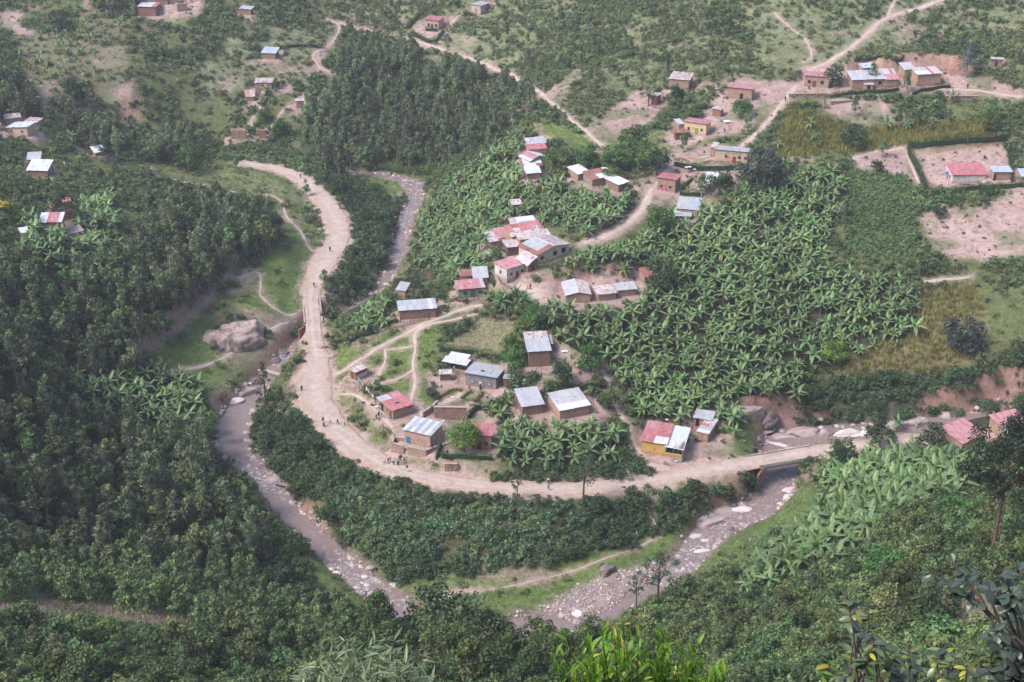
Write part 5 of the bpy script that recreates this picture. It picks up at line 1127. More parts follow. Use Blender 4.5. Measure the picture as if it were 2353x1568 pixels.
def plant_tree(kind, v, loc, rz, sc, name, label, cat, group=None, cache={}):
    key = (kind, v, name)
    if key not in cache:
        p = PROTO[kind][v]; root = empty(name, loc, rz, sc); tag(root, label, cat, group)
        if p['trunk'] is not None: link('trunk' if p['h'] > 2.6 else 'stems', p['trunk'], root)
        link('crown' if p['h'] > 2.6 else 'foliage', p['crown'], root); cache[key] = root; return root
    r = copy_thing(cache[key], loc, rz, sc, label)
    if group: r['group'] = group
    return r
TREE_USED = []
def plant_many(kind, pts, name, labeler, cat, group, seed, cap=300, smin=.75, smax=1.25, stuffname=None, stufflabel=None):
    X, Y, Zs = pts; r = np.random.default_rng(seed); sc = r.uniform(smin, smax, len(X)); rz = r.uniform(0, 6.28, len(X)); vi = r.integers(0, len(PROTO[kind]), len(X))
    d = np.hypot(np.hypot(X, Y), CAM_H-Zs)/sc; vis = visible(X, Y, Zs+1); order = np.argsort(np.where(vis, d, d+1e4)); nvis = int(vis.sum())
    one = order[:min(cap, nvis)]; rest = order[min(cap, nvis):]
    for k in one: plant_tree(kind, int(vi[k]), (X[k], Y[k], Zs[k]), rz[k], float(sc[k]), name, (sizew(sc[k], smin+(smax-smin)*.33, smin+(smax-smin)*.67)+labeler(X[k], Y[k], Zs[k])), cat, group)
    if len(rest): stuff_gn(stuffname or name+'_stand', stufflabel, cat, kind, X[rest], Y[rest], Zs[rest], sc[rest], rz[rest], seed, [joined(p) for p in PROTO[kind]])

LANDMARKS = [(60,310,'the slanting white roof'),(100,390,'the large white roof on the left slope'),(165,480,'the leafy tree hiding the red roof'),(290,515,'the pile of rubble'),(60,560,'the yellow green bananas'),(430,430,'the pale meadow path'),
 (430,720,'the red cut bank'),(560,745,'the big rock outcrop'),(300,900,'the left banana patch'),(530,960,'the wide river pool'),(100,1100,'the left edge of the dark wood'),(300,1050,'the foot of the left banana patch'),(600,1110,'the upper river rapids'),
 (500,1200,'the lower end of the dark wood'),(60,1250,'the boulder at the left edge'),(250,1290,'the dark hollow'),(550,1320,'the vine covered bank'),(740,1330,'the bright grass strip'),(615,1400,'the yellow topped young eucalyptus'),(120,1400,'the left dry grass strip'),(400,1440,'the middle of the dry grass strip'),
 (150,1530,'the lower left corner'),(480,1540,'the rusty bush'),(850,1530,'the willow leaved spray'),(850,1420,'the river below the stony rapids'),(1010,1450,'the dark bushy centre tree'),(1230,1440,'the still pool'),(1300,1400,'the gravel bar'),(1500,1300,'the tall loose crowned tree'),(1460,1530,'the bright green leaves at the bottom'),
 (1600,1250,'the flat river slabs'),(1800,1100,'the road bridge'),(1950,1150,'the near banana grove'),(1800,1330,'the end of the banana rows'),(1700,1450,'the bushy slope above the gravel'),(1870,1430,'the pink earth gap'),(2030,1390,'the dark rounded bush'),(2000,1530,'the flowering spray'),(2220,1400,'the right dry grass patch'),(2280,1270,'the tall pine'),(2150,1230,'the bronze topped bush'),(2300,1520,'the lower right corner'),
 (2230,1010,'the salmon roof'),(1900,990,'the pale river boulders'),(2210,760,'the greyish round tree'),(2000,830,'the yellow field'),(2060,500,'the bean field'),(2200,540,'the bare field'),(2220,400,'the bright red roof'),(2040,300,'the maize field'),(2010,180,'the broad pale grey roof'),(2130,170,'the patchwork roof at the upper right'),(2290,140,'the latrine at the right edge'),
 (1870,190,'the orange house'),(1700,210,'the faded red roof with a red X'),(1580,190,'the pale rusty roof'),(1610,290,'the pale yellow house'),(1680,350,'the long cream house'),(1540,420,'the plain red roof'),(1580,470,'the striped grey roof'),(1750,380,'the dark grey green tree'),(1450,370,'the group of round trees'),(1400,410,'the rusty and white striped roof'),(1235,350,'the pink gabled roof'),(1180,480,'the latrine with the white door'),
 (1200,540,'the patchwork cluster'),(1240,590,'the cream gabled house'),(1170,620,'the faded pink roof'),(1085,670,'the green windowed house'),(985,620,'the stick frame'),(960,700,'the long roof behind the stick fence'),(1320,660,'the pale gabled roof'),(1500,640,'the dark spreading tree'),(1600,560,'the upper edge of the large grove'),(1800,620,'the middle of the large grove'),(1950,700,'the right side of the large grove'),(1600,760,'the left side of the large grove'),(1750,850,'the lower edge of the large grove'),
 (1480,930,'the winding footpath'),(1540,1010,'the yellow shop house'),(1240,790,'the long brown mud house'),(1310,920,'the roof with the new white row'),(1110,850,'the grey plastered house'),(1110,770,'the clipped hedge'),(975,1000,'the striped roof house'),(905,930,'the red and grey patched roof'),(860,720,'the banana clump by the stick fence'),(1260,1020,'the grove above the road'),(1340,1130,'the tall thin roadside tree'),(1100,1180,'the coffee bushes'),(900,1250,'the lower coffee rows'),(1350,1230,'the tangle of dead branches'),(1480,1180,'the red footpath down to the grass'),(700,1050,'the outer bend of the road'),(610,940,'the dark slender tree'),
 (830,550,'the inner bank of the upper road'),(760,660,'the culvert bridge'),(900,390,'the reeds'),(930,320,'the foot of the far wood'),(850,200,'the top of the far wood'),(1000,200,'the middle of the far wood'),(1120,220,'the silvery blue tree'),(1090,130,'the far footpath'),(1000,60,'the pink house with the hedge'),(1105,25,'the highest tan house'),(1250,90,'the young wood on the upper hillside'),(1450,120,'the middle of the upper hillside'),(1650,80,'the open upper hillside'),(1950,60,'the steep path at the top'),(2200,60,'the top right corner'),
 (690,240,'the lone latrine'),(560,310,'the roofless tan shells'),(610,195,'the whitish roof on the far slope'),(615,120,'the light roof under trees'),(565,25,'the isolated brick hut'),(370,20,'the blue white roof at the top left'),(400,150,'the far left shrub rows'),(220,120,'the far banana scatter'),(60,90,'the pink soil at the top left'),(80,220,'the far gully'),(330,280,'the gully trees'),(420,375,'the big spreading meadow tree'),(780,60,'the top of the far footpath'),(620,640,'the green slope left of the road'),(1420,330,'the bare pink slope'),(1180,280,'the small pink slope')]
LMU = np.array([q[0] for q in LANDMARKS]); LMV = np.array([q[1] for q in LANDMARKS])
def zone(x, y, z):
    u, v = proj(x, y, z); k = int(np.argmin((LMU-u)**2+(1.3*(LMV-v))**2)); du, dv = u-LMU[k], v-LMV[k]
    rel = ('at' if abs(du)+abs(dv) < 26 else ('just ' if abs(du)+abs(dv) < 60 else '')+(('right of' if du > 0 else 'left of') if abs(du) > abs(dv) else ('below' if dv > 0 else 'above')))
    return rel+' '+LANDMARKS[k][2]
def sizew(s, lo, hi): return 'smaller ' if s < lo else ('larger ' if s > hi else '')
# named single trees: survey point of the foot, kind, height, label
SINGLE = [
 ('D',1066,1036,'bright',7.0,'bright green round tree with a dense crown in front of the small red roof','tree'),
 ('D',612,940,'spire',13,'tall dark slender tree standing alone on the river bank by the wide road','tree'),
 ('D',1340,1165,'thin',15,'tall thin tree in front of the road, its crown above the far verge','tree'),
 ('D',1188,1150,'thin',7,'small thin tree at the road edge left of the tall thin one','tree'),
 ('D',1510,1395,'thin',15,'tall loose crowned tree rising in front of the gravel bar','tree'),
 ('D',1462,1400,'thin',9,'shorter slim tree left of the tall loose crowned one by the gravel bar','tree'),
 ('D',2280,1272,'pine',20,'tall pine with a bare reddish trunk on the right slope','pine tree'),
 ('D',2368,1250,'pine',21,'second pine at the right edge of the view','pine tree'),
 ('D',1935,1085,'darktree',8,'dark bushy tree right of the bridge','tree'),
 ('D',2020,1030,'darktree',7,'dark small crowned tree behind the bridge road','tree'),
 ('D',2135,1035,'darktree',6.5,'rounded dark tree beside the right end of the road','tree'),
 ('D',2210,806,'greytree',9.5,'round dark greyish tree alone in the yellow field','tree'),
 ('D',1915,838,'bright',6,'bright green low tree below the banana grove at the yellow field','tree'),
 ('D',1745,440,'greytree',12,'tall dark grey green tree right of the long cream house','tree'),
 ('D',1765,420,'blueeuc',11,'grey green tree close behind the tall dark one','tree'),
 ('D',1275,392,'mango',6.5,'yellowish green round tree beside the pink gabled roof','tree'),
 ('D',1350,388,'mango',6.5,'dark green round tree right of the yellowish one','tree'),
 ('D',1415,395,'mango',8,'large round tree, left one of the group above the banana plants','tree'),
 ('D',1452,345,'mango',7.5,'topmost round tree of the group above the banana plants','tree'),
 ('D',1480,385,'mango',8,'large yellow tipped round tree in the middle of the group','tree'),
 ('D',1510,403,'darktree',8,'dark round tree, right one of the group above the banana plants','tree'),
 ('D',1405,420,'mango',5,'lower round tree in front of the group above the banana plants','tree'),
 ('D',1515,535,'mango',7,'big round dark tree above the earth track','tree'),
 ('D',1555,235,'darktree',5.5,'round dark tree in front of the pale rusty roofed house','tree'),
 ('E',835,775,'mango',4,'small round topped tree on a bare yard above the yellow house','tree'),
 ('E',1440,775,'mango',6,'round bushy tree in front of the faded red roofed house','tree'),
 ('E',1530,990,'young',6,'small feathery tree beside the path right of the yellow house','tree'),
 ('E',640,1260,'young',6,'pale feathery tree below the plank shed','tree'),
 ('F',875,1020,'young',7,'leafy tree left of the bright white roof','tree'),
 ('F',1180,1020,'darktree',8,'leafy tree right of the bright white roof','tree'),
 ('d',700,1010,'darktree',7.5,'dark upright tree in the yellowish maize field','tree'),
 ('d',1650,820,'mango',4.5,'upper one of two round trees at the right of the field','tree'),
 ('d',1640,905,'mango',5,'lower one of two round trees at the right of the field','tree'),
 ('d',1470,530,'blueeuc',10,'tall grey green tree above the bare yard at the upper right','tree'),
 ('d',560,590,'darktree',7,'dark tree between the two houses of the upper right row','tree'),
 ('d',710,800,'young',7,'thin olive tree in front of the broad pale grey roof','tree'),
 ('d',830,590,'young',7,'feathery tree over the roof of the broad pale grey house','tree'),
 ('d',1070,640,'young',7,'feathery tree over the passage between two big roofs','tree'),
 ('d',865,1180,'darktree',4,'round dark shrub tree on the bare bank','tree'),
 ('d',1290,1490,'darktree',4,'dark many stemmed shrub in the bare field','shrub'),
 ('d',1425,1440,'young',4,'small pale tree in the bare field','tree'),
 ('d',1605,1360,'darktree',4,'dark shrub below the long hedge in the bare field','shrub'),
 ('I',1350,390,'mango',5.5,'round tree with yellow green tips left of the long house','tree'),
 ('I',1480,200,'mango',6,'round tree above the long brown house','tree'),
 ('I',1170,560,'mango',5,'bushy tree at the end of the clipped hedge','tree'),
 ('I',1200,770,'mango',6,'leafy tree behind the grey plastered house','tree'),
 ('I',1290,990,'coffee',4.5,'blue green shrub tree beside the brick outhouse','shrub'),
 ('I',1850,980,'darktree',6.5,'round dark tree in the bare yard','tree'),
 ('I',2230,800,'mango',6.5,'tall green tree at the right side of the bare yard','tree'),
 ('I',2330,990,'spire',8,'narrow green tree at the corner of the bare yard','tree'),
 ('g',740,1250,'mango',5,'leafy tree on the bank beside the winding footpath','tree'),
 ('H',320,1130,'darktree',4,'round dark shrub between the small shed and the stick frame','shrub'),
 ('g',1100,440,'darktree',9,'large dark spreading tree inside the banana grove','tree'),
 ('a',735,1095,'darktree',5,'flat topped dark tree in front of the little white shelter','tree'),
 ('a',1045,1110,'mango',5,'lone round tree at the left end of the meadow','tree'),
 ('a',1290,1170,'mango',8,'big spreading dark tree on the meadow','tree'),
 ('a',1240,1130,'darktree',7,'dark tree joined to the big spreading one on the meadow','tree'),
 ('a',430,1500,'darktree',8,'leafy tree that hides the red roofed house on the left','tree'),
 ('a',1705,920,'mango',3.5,'round shrub between the two roofless tan shells','shrub'),
 ('b',100,840,'mango',5,'round tree above the roofless tan shells','tree'),
 ('b',200,940,'mango',6,'rounded tree right of the roofless shells','tree'),
 ('a',420,210,'darktree',8,'broad dark tree among the banana plants at the far left','tree'),
 ('a',520,720,'darktree',10,'large dark crown above the far gully','tree'),
 ('a',140,660,'euc',11,'broad pale green tree at the far left','tree'),
 ('a',40,1480,'lightshrub',5,'yellow green bush at the left edge','shrub'),
 ('a',1035,400,'mango',4,'bright round little tree on the upper left slope','tree'),
 ('b',1500,740,'blueeuc',8,'silvery blue tree standing out in the far wood','tree'),
 ('f',520,420,'young',5,'small tree at the right verge of the wide road','tree'),
 ('b',905,1450,'thin',9,'tall bare stemmed tree above the upper stream','tree'),
 ('b',385,1340,'young',6,'small tree at the left verge of the upper road','tree'),
 ('b',120,1520,'mango',4,'bright round little bush tree below the meadow','tree'),
 ('j',100,1330,'young',11,'yellow topped young eucalyptus standing in front of the others','tree'),
 ('j',290,1360,'young',9,'slender young eucalyptus right of the yellow topped one','tree'),
 ('j',1190,1300,'darktree',11,'dark bushy tree in the centre of the lower edge trees','tree'),
 ('j',1400,1350,'darktree',11,'broad dark tree right of the river mouth trees','tree'),
 ('j',1600,1380,'darktree',9,'dark tree at the foot of the gravel bar','tree'),
 ('j',330,700,'darktree',5,'dark leafy bush leaning over the river bank','tree'),
 ('l',900,930,'mango',7,'dark green rounded bush tree on the near right slope','tree'),
 ('l',1370,500,'mango',6,'bronze topped bush tree below the pines','tree'),
 ('l',250,830,'mango',5,'light green rounded bush at the end of the banana rows','tree'),
 ('l',1240,1220,'darktree',6,'dark bush on the near right slope beside the dry grass','tree'),
]
for i, (k, x, y, kind, hgt, lab, cat) in enumerate(SINGLE):
    g = sg(k, x, y); p = PROTO[kind][i % len(PROTO[kind])]
    plant_tree(kind, i % len(PROTO[kind]), g, i*1.3, hgt/p['h'], 'pine_tree' if 'pine' in cat else ('shrub' if cat == 'shrub' else 'tree'), lab, cat)
    TREE_USED.append((g.x, g.y))

# banana groves
bx, by, bz = scatter(['banana'], 2.65, 2.6, 1.5, 51, strict=False, frac=.75)
k2 = ~np.isin(cls_at(*proj(bx, by, bz+3.4)), [CI['house'], CI['road']]) & ~np.isin(cls_at(*proj(bx, by, bz+1.5)), [CI['house'], CI['road']]); bx, by, bz = bx[k2], by[k2], bz[k2]
fx, fy, fz = scatter(['farbanana'], 4.0, 2.4, 1.5, 52, strict=False, prob=.8)
EXTRA = [sg(*q) for q in [('d',1130,790),('d',1200,770),('d',1240,750),('d',1375,710),('d',430,980),('d',400,900),('d',470,1000),('d',510,740),('d',190,1030),('d',1065,890),('d',930,900),('E',665,530),('E',150,610),('A',90,330),('A',1985,1330),('B',600,330),('B',700,380),('B',820,520),('B',560,260),('B',870,400),
  ('f',1100,310),('D',2215,1000),('D',2320,990),('L',1870,400),('L',2120,330),('L',1560,660),('K',260,480),('K',420,380),('K',610,270),('K',860,280),('K',1480,420),('K',1560,600),('K',1590,720),('h',150,1200),('h',310,1220),('h',430,960),('h',750,900),('b',110,640),('I',1000,1300),('I',880,1380),('I',1100,1250),('J',2050,1240)]]
bx = np.concatenate([bx, [g.x for g in EXTRA]]); by = np.concatenate([by, [g.y for g in EXTRA]]); bz = np.concatenate([bz, [g.z for g in EXTRA]])
bx, by, bz = np.concatenate([bx, fx]), np.concatenate([by, fy]), np.concatenate([bz, fz])
rb = np.random.default_rng(5); bs = rb.uniform(.72, 1.22, len(bx)); _u, _v = proj(bx, by, bz); bs *= np.where((_u > 1650) & (_v > 1040), 1.3, 1); brz = rb.uniform(0, 6.28, len(bx)); vis = visible(bx, by, bz+2); dist = np.hypot(np.hypot(bx, by), CAM_H-bz)
bs[-len(fx):] *= .85
order = np.argsort(np.where(vis, dist/bs, 1e5)); protos = []
def grove(x, y, z, s): return sizew(s, .86, 1.04)+'banana plant '+zone(x, y, z+1)
for n_, k in enumerate(order[:min(300, int(vis.sum()))]):
    v = n_ % 20
    if n_ < 20: o = banana_thing(v); protos.append(o); o.location = (bx[k], by[k], bz[k]); o.rotation_euler = (0, 0, brz[k]); o.scale = (bs[k],)*3
    else: o = copy_thing(protos[v], (bx[k], by[k], bz[k]), brz[k], float(bs[k]))
    tag(o, grove(bx[k], by[k], bz[k], bs[k]), 'banana plant', 'banana plants of the groves')
rest = order[min(300, int(vis.sum())):]
if len(rest): stuff_gn('banana_grove', 'banana plants massed on the farther slopes', 'banana grove', 'b', bx[rest], by[rest], bz[rest], bs[rest], brz[rest], 6, [banana_joined(v) for v in range(20)])

# woods
e1 = scatter(['forest'], 4.0, 8, 2, 61, frac=.62, clump=(16, -.65)); e2 = scatter(['upforest'], 4.3, 8, 2, 62, frac=.6, clump=(13, -.45))
ex = tuple(np.concatenate([a, b]) for a, b in zip(e1, e2))
plant_many('euc', ex, 'eucalyptus_tree', lambda x, y, z: 'tall eucalyptus '+zone(x, y, z), 'tree', 'eucalyptus trees of the woods', 63, smin=.62, smax=1.35, stufflabel='dense eucalyptus wood on the farther slopes')
r1 = scatter(['forest'], 5.0, 6.5, 2, 611, frac=.62); r2 = scatter(['upforest'], 7.0, 6.5, 2, 612, frac=.6)
plant_many('roundeuc', tuple(np.concatenate([a, b]) for a, b in zip(r1, r2)), 'round_crowned_tree', lambda x, y, z: 'round crowned tree '+zone(x, y, z), 'tree', 'round crowned trees of the woods', 613, cap=200, smin=.55, smax=1.25, stufflabel='round crowned trees of the farther woods')
f1 = scatter(['front'], 4.8, 9, 2.2, 614, strict=False, frac=.5); plant_many('fronteuc', f1, 'tall_bushy_tree', lambda x, y, z: 'tall bushy tree '+zone(x, y, z), 'tree', 'tall bushy trees in front of the river bend', 615, smin=.7, smax=1.5)
n1 = scatter(['near'], 5.0, 3.5, 1.8, 616, strict=False, prob=.75); plant_many('nearbush', n1, 'broad_bush', lambda x, y, z: 'broad leafy bush '+zone(x, y, z), 'bush', 'broad bushes of the near slopes', 617, smin=.55, smax=1.6)
yx = scatter(['young'], 2.7, 5.5, 1.2, 64, frac=.55); y2 = scatter(['forest','upforest'], 7, 5.5, 1.2, 641, frac=.55, prob=.8); yx = tuple(np.concatenate([a, b]) for a, b in zip(yx, y2))
plant_many('young', yx, 'young_eucalyptus', lambda x, y, z: 'slender young eucalyptus '+zone(x, y, z), 'tree', 'young eucalyptus trees of the near plantation', 65, smin=.7, smax=1.5, stufflabel='young eucalyptus plantation')
tx = scatter(['hill'], 5.0, 5, 1.5, 66, prob=.45); ty = scatter(['scrub','near'], 8, 5, 1.5, 67, prob=.5)
tt = tuple(np.concatenate([a, b]) for a, b in zip(tx, ty))
plant_many('euc', tt, 'small_tree', lambda x, y, z: 'small loose crowned tree '+zone(x, y, z), 'tree', 'small scattered trees of the slopes', 68, cap=200, smin=.35, smax=.65, stufflabel='small trees scattered over the hillside')
# coffee
cx_ = scatter(['coffee'], 2.7, 2, 1.2, 71, strict=False); plant_many('coffee', cx_, 'coffee_bush', lambda x, y, z: 'glossy coffee bush '+zone(x, y, z), 'bush', 'coffee bushes on the bank', 72, smin=.75, smax=1.5, stufflabel='coffee bushes')
# bushes
d1 = scatter(['bush','darkbush'], 2.1, 2.2, 1.2, 73, frac=.45); plant_many('darkshrub', d1, 'dark_bush', lambda x, y, z: 'dense dark bush '+zone(x, y, z), 'bush', 'dark bushes of the thickets', 74, smin=.6, smax=1.35, stufflabel='dark bushes massed into thickets')
d2 = scatter(['bush','darkbush'], 5.5, 4.6, 2, 75, prob=.6); plant_many('darktree', d2, 'thicket_tree', lambda x, y, z: 'dark rounded tree '+zone(x, y, z), 'tree', 'dark rounded trees of the thickets', 76, smin=.6, smax=1.15, stufflabel='dark rounded trees')
b1 = scatter(['bare','redsoil'], 3.2, 1.2, .8, 771, strict=False, prob=.45)
r = np.random.default_rng(772); stuff_gn('yard_weeds', 'low weeds and small bushes on the bare soil', 'weeds', 'olive', *b1, r.uniform(.2, .6, len(b1[0])), r.uniform(0, 6.28, len(b1[0])), 773, [joined(p) for p in PROTO['shrub']])
s1 = scatter(['near'], 2.1, 1.5, 1, 77, frac=.4); s1b = scatter(['scrub','lowveg','reed','coffee'], 2.1, 1.5, 1, 78, clump=(10, -.15)); s1c = scatter(['hill','sparse'], 2.8, 1.5, 1, 781, clump=(13, .15)); s1b = tuple(np.concatenate([a, b]) for a, b in zip(s1b, s1c))
s1 = tuple(np.concatenate([a, b]) for a, b in zip(s1, s1b))
plant_many('shrub', s1, 'green_shrub', lambda x, y, z: 'leafy green shrub '+zone(x, y, z), 'shrub', 'green shrubs of the slopes', 79, smin=.5, smax=1.7, stufflabel='green shrubs covering the slopes')
s2 = scatter(['hill'], 1.8, 1.3, 1, 81, clump=(9, -.25)); g3 = scatter(['grass','meadow','lush'], 4.6, 1.0, .8, 821, strict=False, prob=.5); s3 = scatter(['scrub','sparse','farbanana','coffee'], 3.3, 1.3, 1, 82, prob=.7); s4 = scatter(['near','young','dry'], 2.6, 1.3, 1, 83, strict=False, prob=.8)
so = tuple(np.concatenate([a, b, c]) for a, b, c in zip(s2, tuple(np.concatenate([a, b]) for a, b in zip(s3, g3)), s4)); r = np.random.default_rng(84)
stuff_gn('hillside_scrub', 'low olive scrub growing over the hillsides', 'scrub', 'olive', *so, r.uniform(.5, 1.35, len(so[0])), r.uniform(0, 6.28, len(so[0])), 85, [joined(p) for p in PROTO['olive']])
u1 = scatter(['forest','upforest','banana','darkbush','bush'], 2.3, 1.6, 1, 86, strict=False, prob=.8); r = np.random.default_rng(87)
stuff_gn('undergrowth', 'dark undergrowth below trees and banana plants', 'undergrowth', 'darkshrub', *u1, r.uniform(.3, .75, len(u1[0])), r.uniform(0, 6.28, len(u1[0])), 88, [joined(p) for p in PROTO['darkshrub']])
def tufts(name, label, kind, classes, sp, seed, smin, smax, prob=1.0, cat='grass'):
    q = scatter(classes, sp, .5, .4, seed, strict=False, prob=prob, lim=60); r = np.random.default_rng(seed+1)
    stuff_gn(name, label, cat, kind, *q, r.uniform(smin, smax, len(q[0])), r.uniform(0, 6.28, len(q[0])), seed, [joined(p) for p in PROTO[kind]])
tufts('grass', 'short green grass on the meadows and banks', 'grass', ['grass','meadow','lush','lowveg','lawn'], 1.0, 91, .5, 1.2)
tufts('slope_grass', 'rough grass between the shrubs', 'grass', ['scrub','hill','sparse','near','coffee','young'], 1.7, 92, .8, 1.9, .8)
tufts('bare_grass', 'thin grass tufts on the bare soil', 'grass', ['bare','redsoil','gravel'], 1.9, 921, .5, 1.3, .55)
tufts('dry_grass', 'pale dry grass on the near slopes', 'drygrass', ['dry'], .75, 93, .6, 1.2)
tufts('field_grass', 'brownish ripe grass crop in the small field', 'drygrass', ['brownfield'], 1.0, 94, .3, .55)
tufts('maize_field', 'yellowing maize plants in the upper field', 'maize', ['maize'], 1.2, 95, .6, 1.1, cat='crop')
tufts('yellow_field', 'yellowing crop plants in the field right of the banana grove', 'maize', ['yfield'], 1.25, 96, .55, 1.0, cat='crop')
tufts('bean_field', 'green climbing bean plants in the terraced field', 'bean', ['bean'], 1.2, 97, .8, 1.3, cat='crop')
tufts('reeds', 'tall reeds along the upper stream', 'reed', ['reed'], 1.3, 98, .8, 1.3, cat='reeds')
# ------------------------------------------------------------------ bridges
def road_at(u, v):
    i = int(np.argmin([(proj(*q[:3])[0]-u)**2+(proj(*q[:3])[1]-v)**2 for q in RW])); a, b = RW[max(i-1, 0)], RW[min(i+1, len(RW)-1)]; d = np.array([b[0]-a[0], b[1]-a[1]]); d /= np.hypot(*d)
    return Vector(RW[i][:3]), d, RW[i][3]
def bridge(uv0, uv1, label, under, beams=True, kerb_h=.28):
    p0, _, _ = road_at(*uv0); p1, _, _ = road_at(*uv1); d = p1-p0; Ln = Vector((d.x, d.y, 0)).length; hw = 2.3
    root = empty('bridge', (p0.x, p0.y, min(p0.z, p1.z)), math.atan2(d.y, d.x)); tag(root, label, 'bridge')
    b = MB(); b.box(-.6, Ln+.6, -hw-.25, hw+.25, -.55, -.06); b.obj('deck', M['concrete'], root)
    for s in (1, -1):
        q = MB(); q.box(-1.2, Ln+1.2, s*hw-.14, s*hw+.14, -.055, kerb_h); q.obj('kerb', M['cement'], root)
    if beams:
        for y in (-1.9, 0, 1.9):
            q = MB(); q.box(-.2, Ln+.2, y-.2, y+.2, -1.15, -.553); q.obj('beam', M['concrete'], root)
    for x in (-1.0, Ln+.2):
        q = MB(); q.box(x, x+.8, -hw-.5, hw+.5, -under, -.556); q.obj('abutment', M['brick_red'], root)
    for x, sg_ in ((-.9, -1), (Ln+.9, 1)):
        for s in (1, -1):
            q = MB(); T = Matrix.Translation((x, s*(hw+.3), 0)) @ Matrix.Rotation(s*sg_*math.radians(45), 4, 'Z'); q.box(-.25+min(0, sg_*1.8), .25+max(0, sg_*1.8), -.2, .2, -under, -1.1, 0, T); q.obj('wing_wall', M['brick_red'], root)
    return root
bridge((1745,1062), (1855,1040), 'concrete road bridge with low kerbs over the stony river on the right', 7.0)
bridge((717,738), (720,690), 'short culvert bridge with pale kerbs on the wide road above the waterfall', 6.0, beams=False)

# ------------------------------------------------------------------ rocks
def rock_mesh(seed, flat=.6, mat='rock', sub=3, rough=.28):
    bm = bmesh.new(); bmesh.ops.create_icosphere(bm, subdivisions=sub, radius=1.0); r = np.random.default_rng(seed)
    dirs = rot_rand(9, r); offs = r.uniform(.55, .92, 9)
    for v in bm.verts:
        p = np.array(v.co)
        for d_, o_ in zip(dirs, offs):
            t = p@d_
            if t > o_: p = p-d_*(t-o_)*.85
        p = p*(1+rough*.35*float(vnoise(np.array([p[0]*3+seed]), np.array([p[1]*3+p[2]*2]), 1.0, seed % 50)[0])); v.co = (p[0], p[1], p[2]*flat)
    me = bpy.data.meshes.new('boulder'); bm.to_mesh(me); bm.free(); me.materials.append(M[mat]); return me
RK = [rock_mesh(i, f) for i, f in enumerate((.45, .6, .7, .35, .8, .5))]
def boulder(k, x, y, sx, sy, sz, rz, label, mat='rock', name='boulder', dz=0, i=0):
    g = sg(k, x, y); o = link(name, RK[i % len(RK)], None, (g.x, g.y, g.z+dz), (0, 0, rz), (sx, sy, sz), M[mat]); return tag(o, label, 'rock')
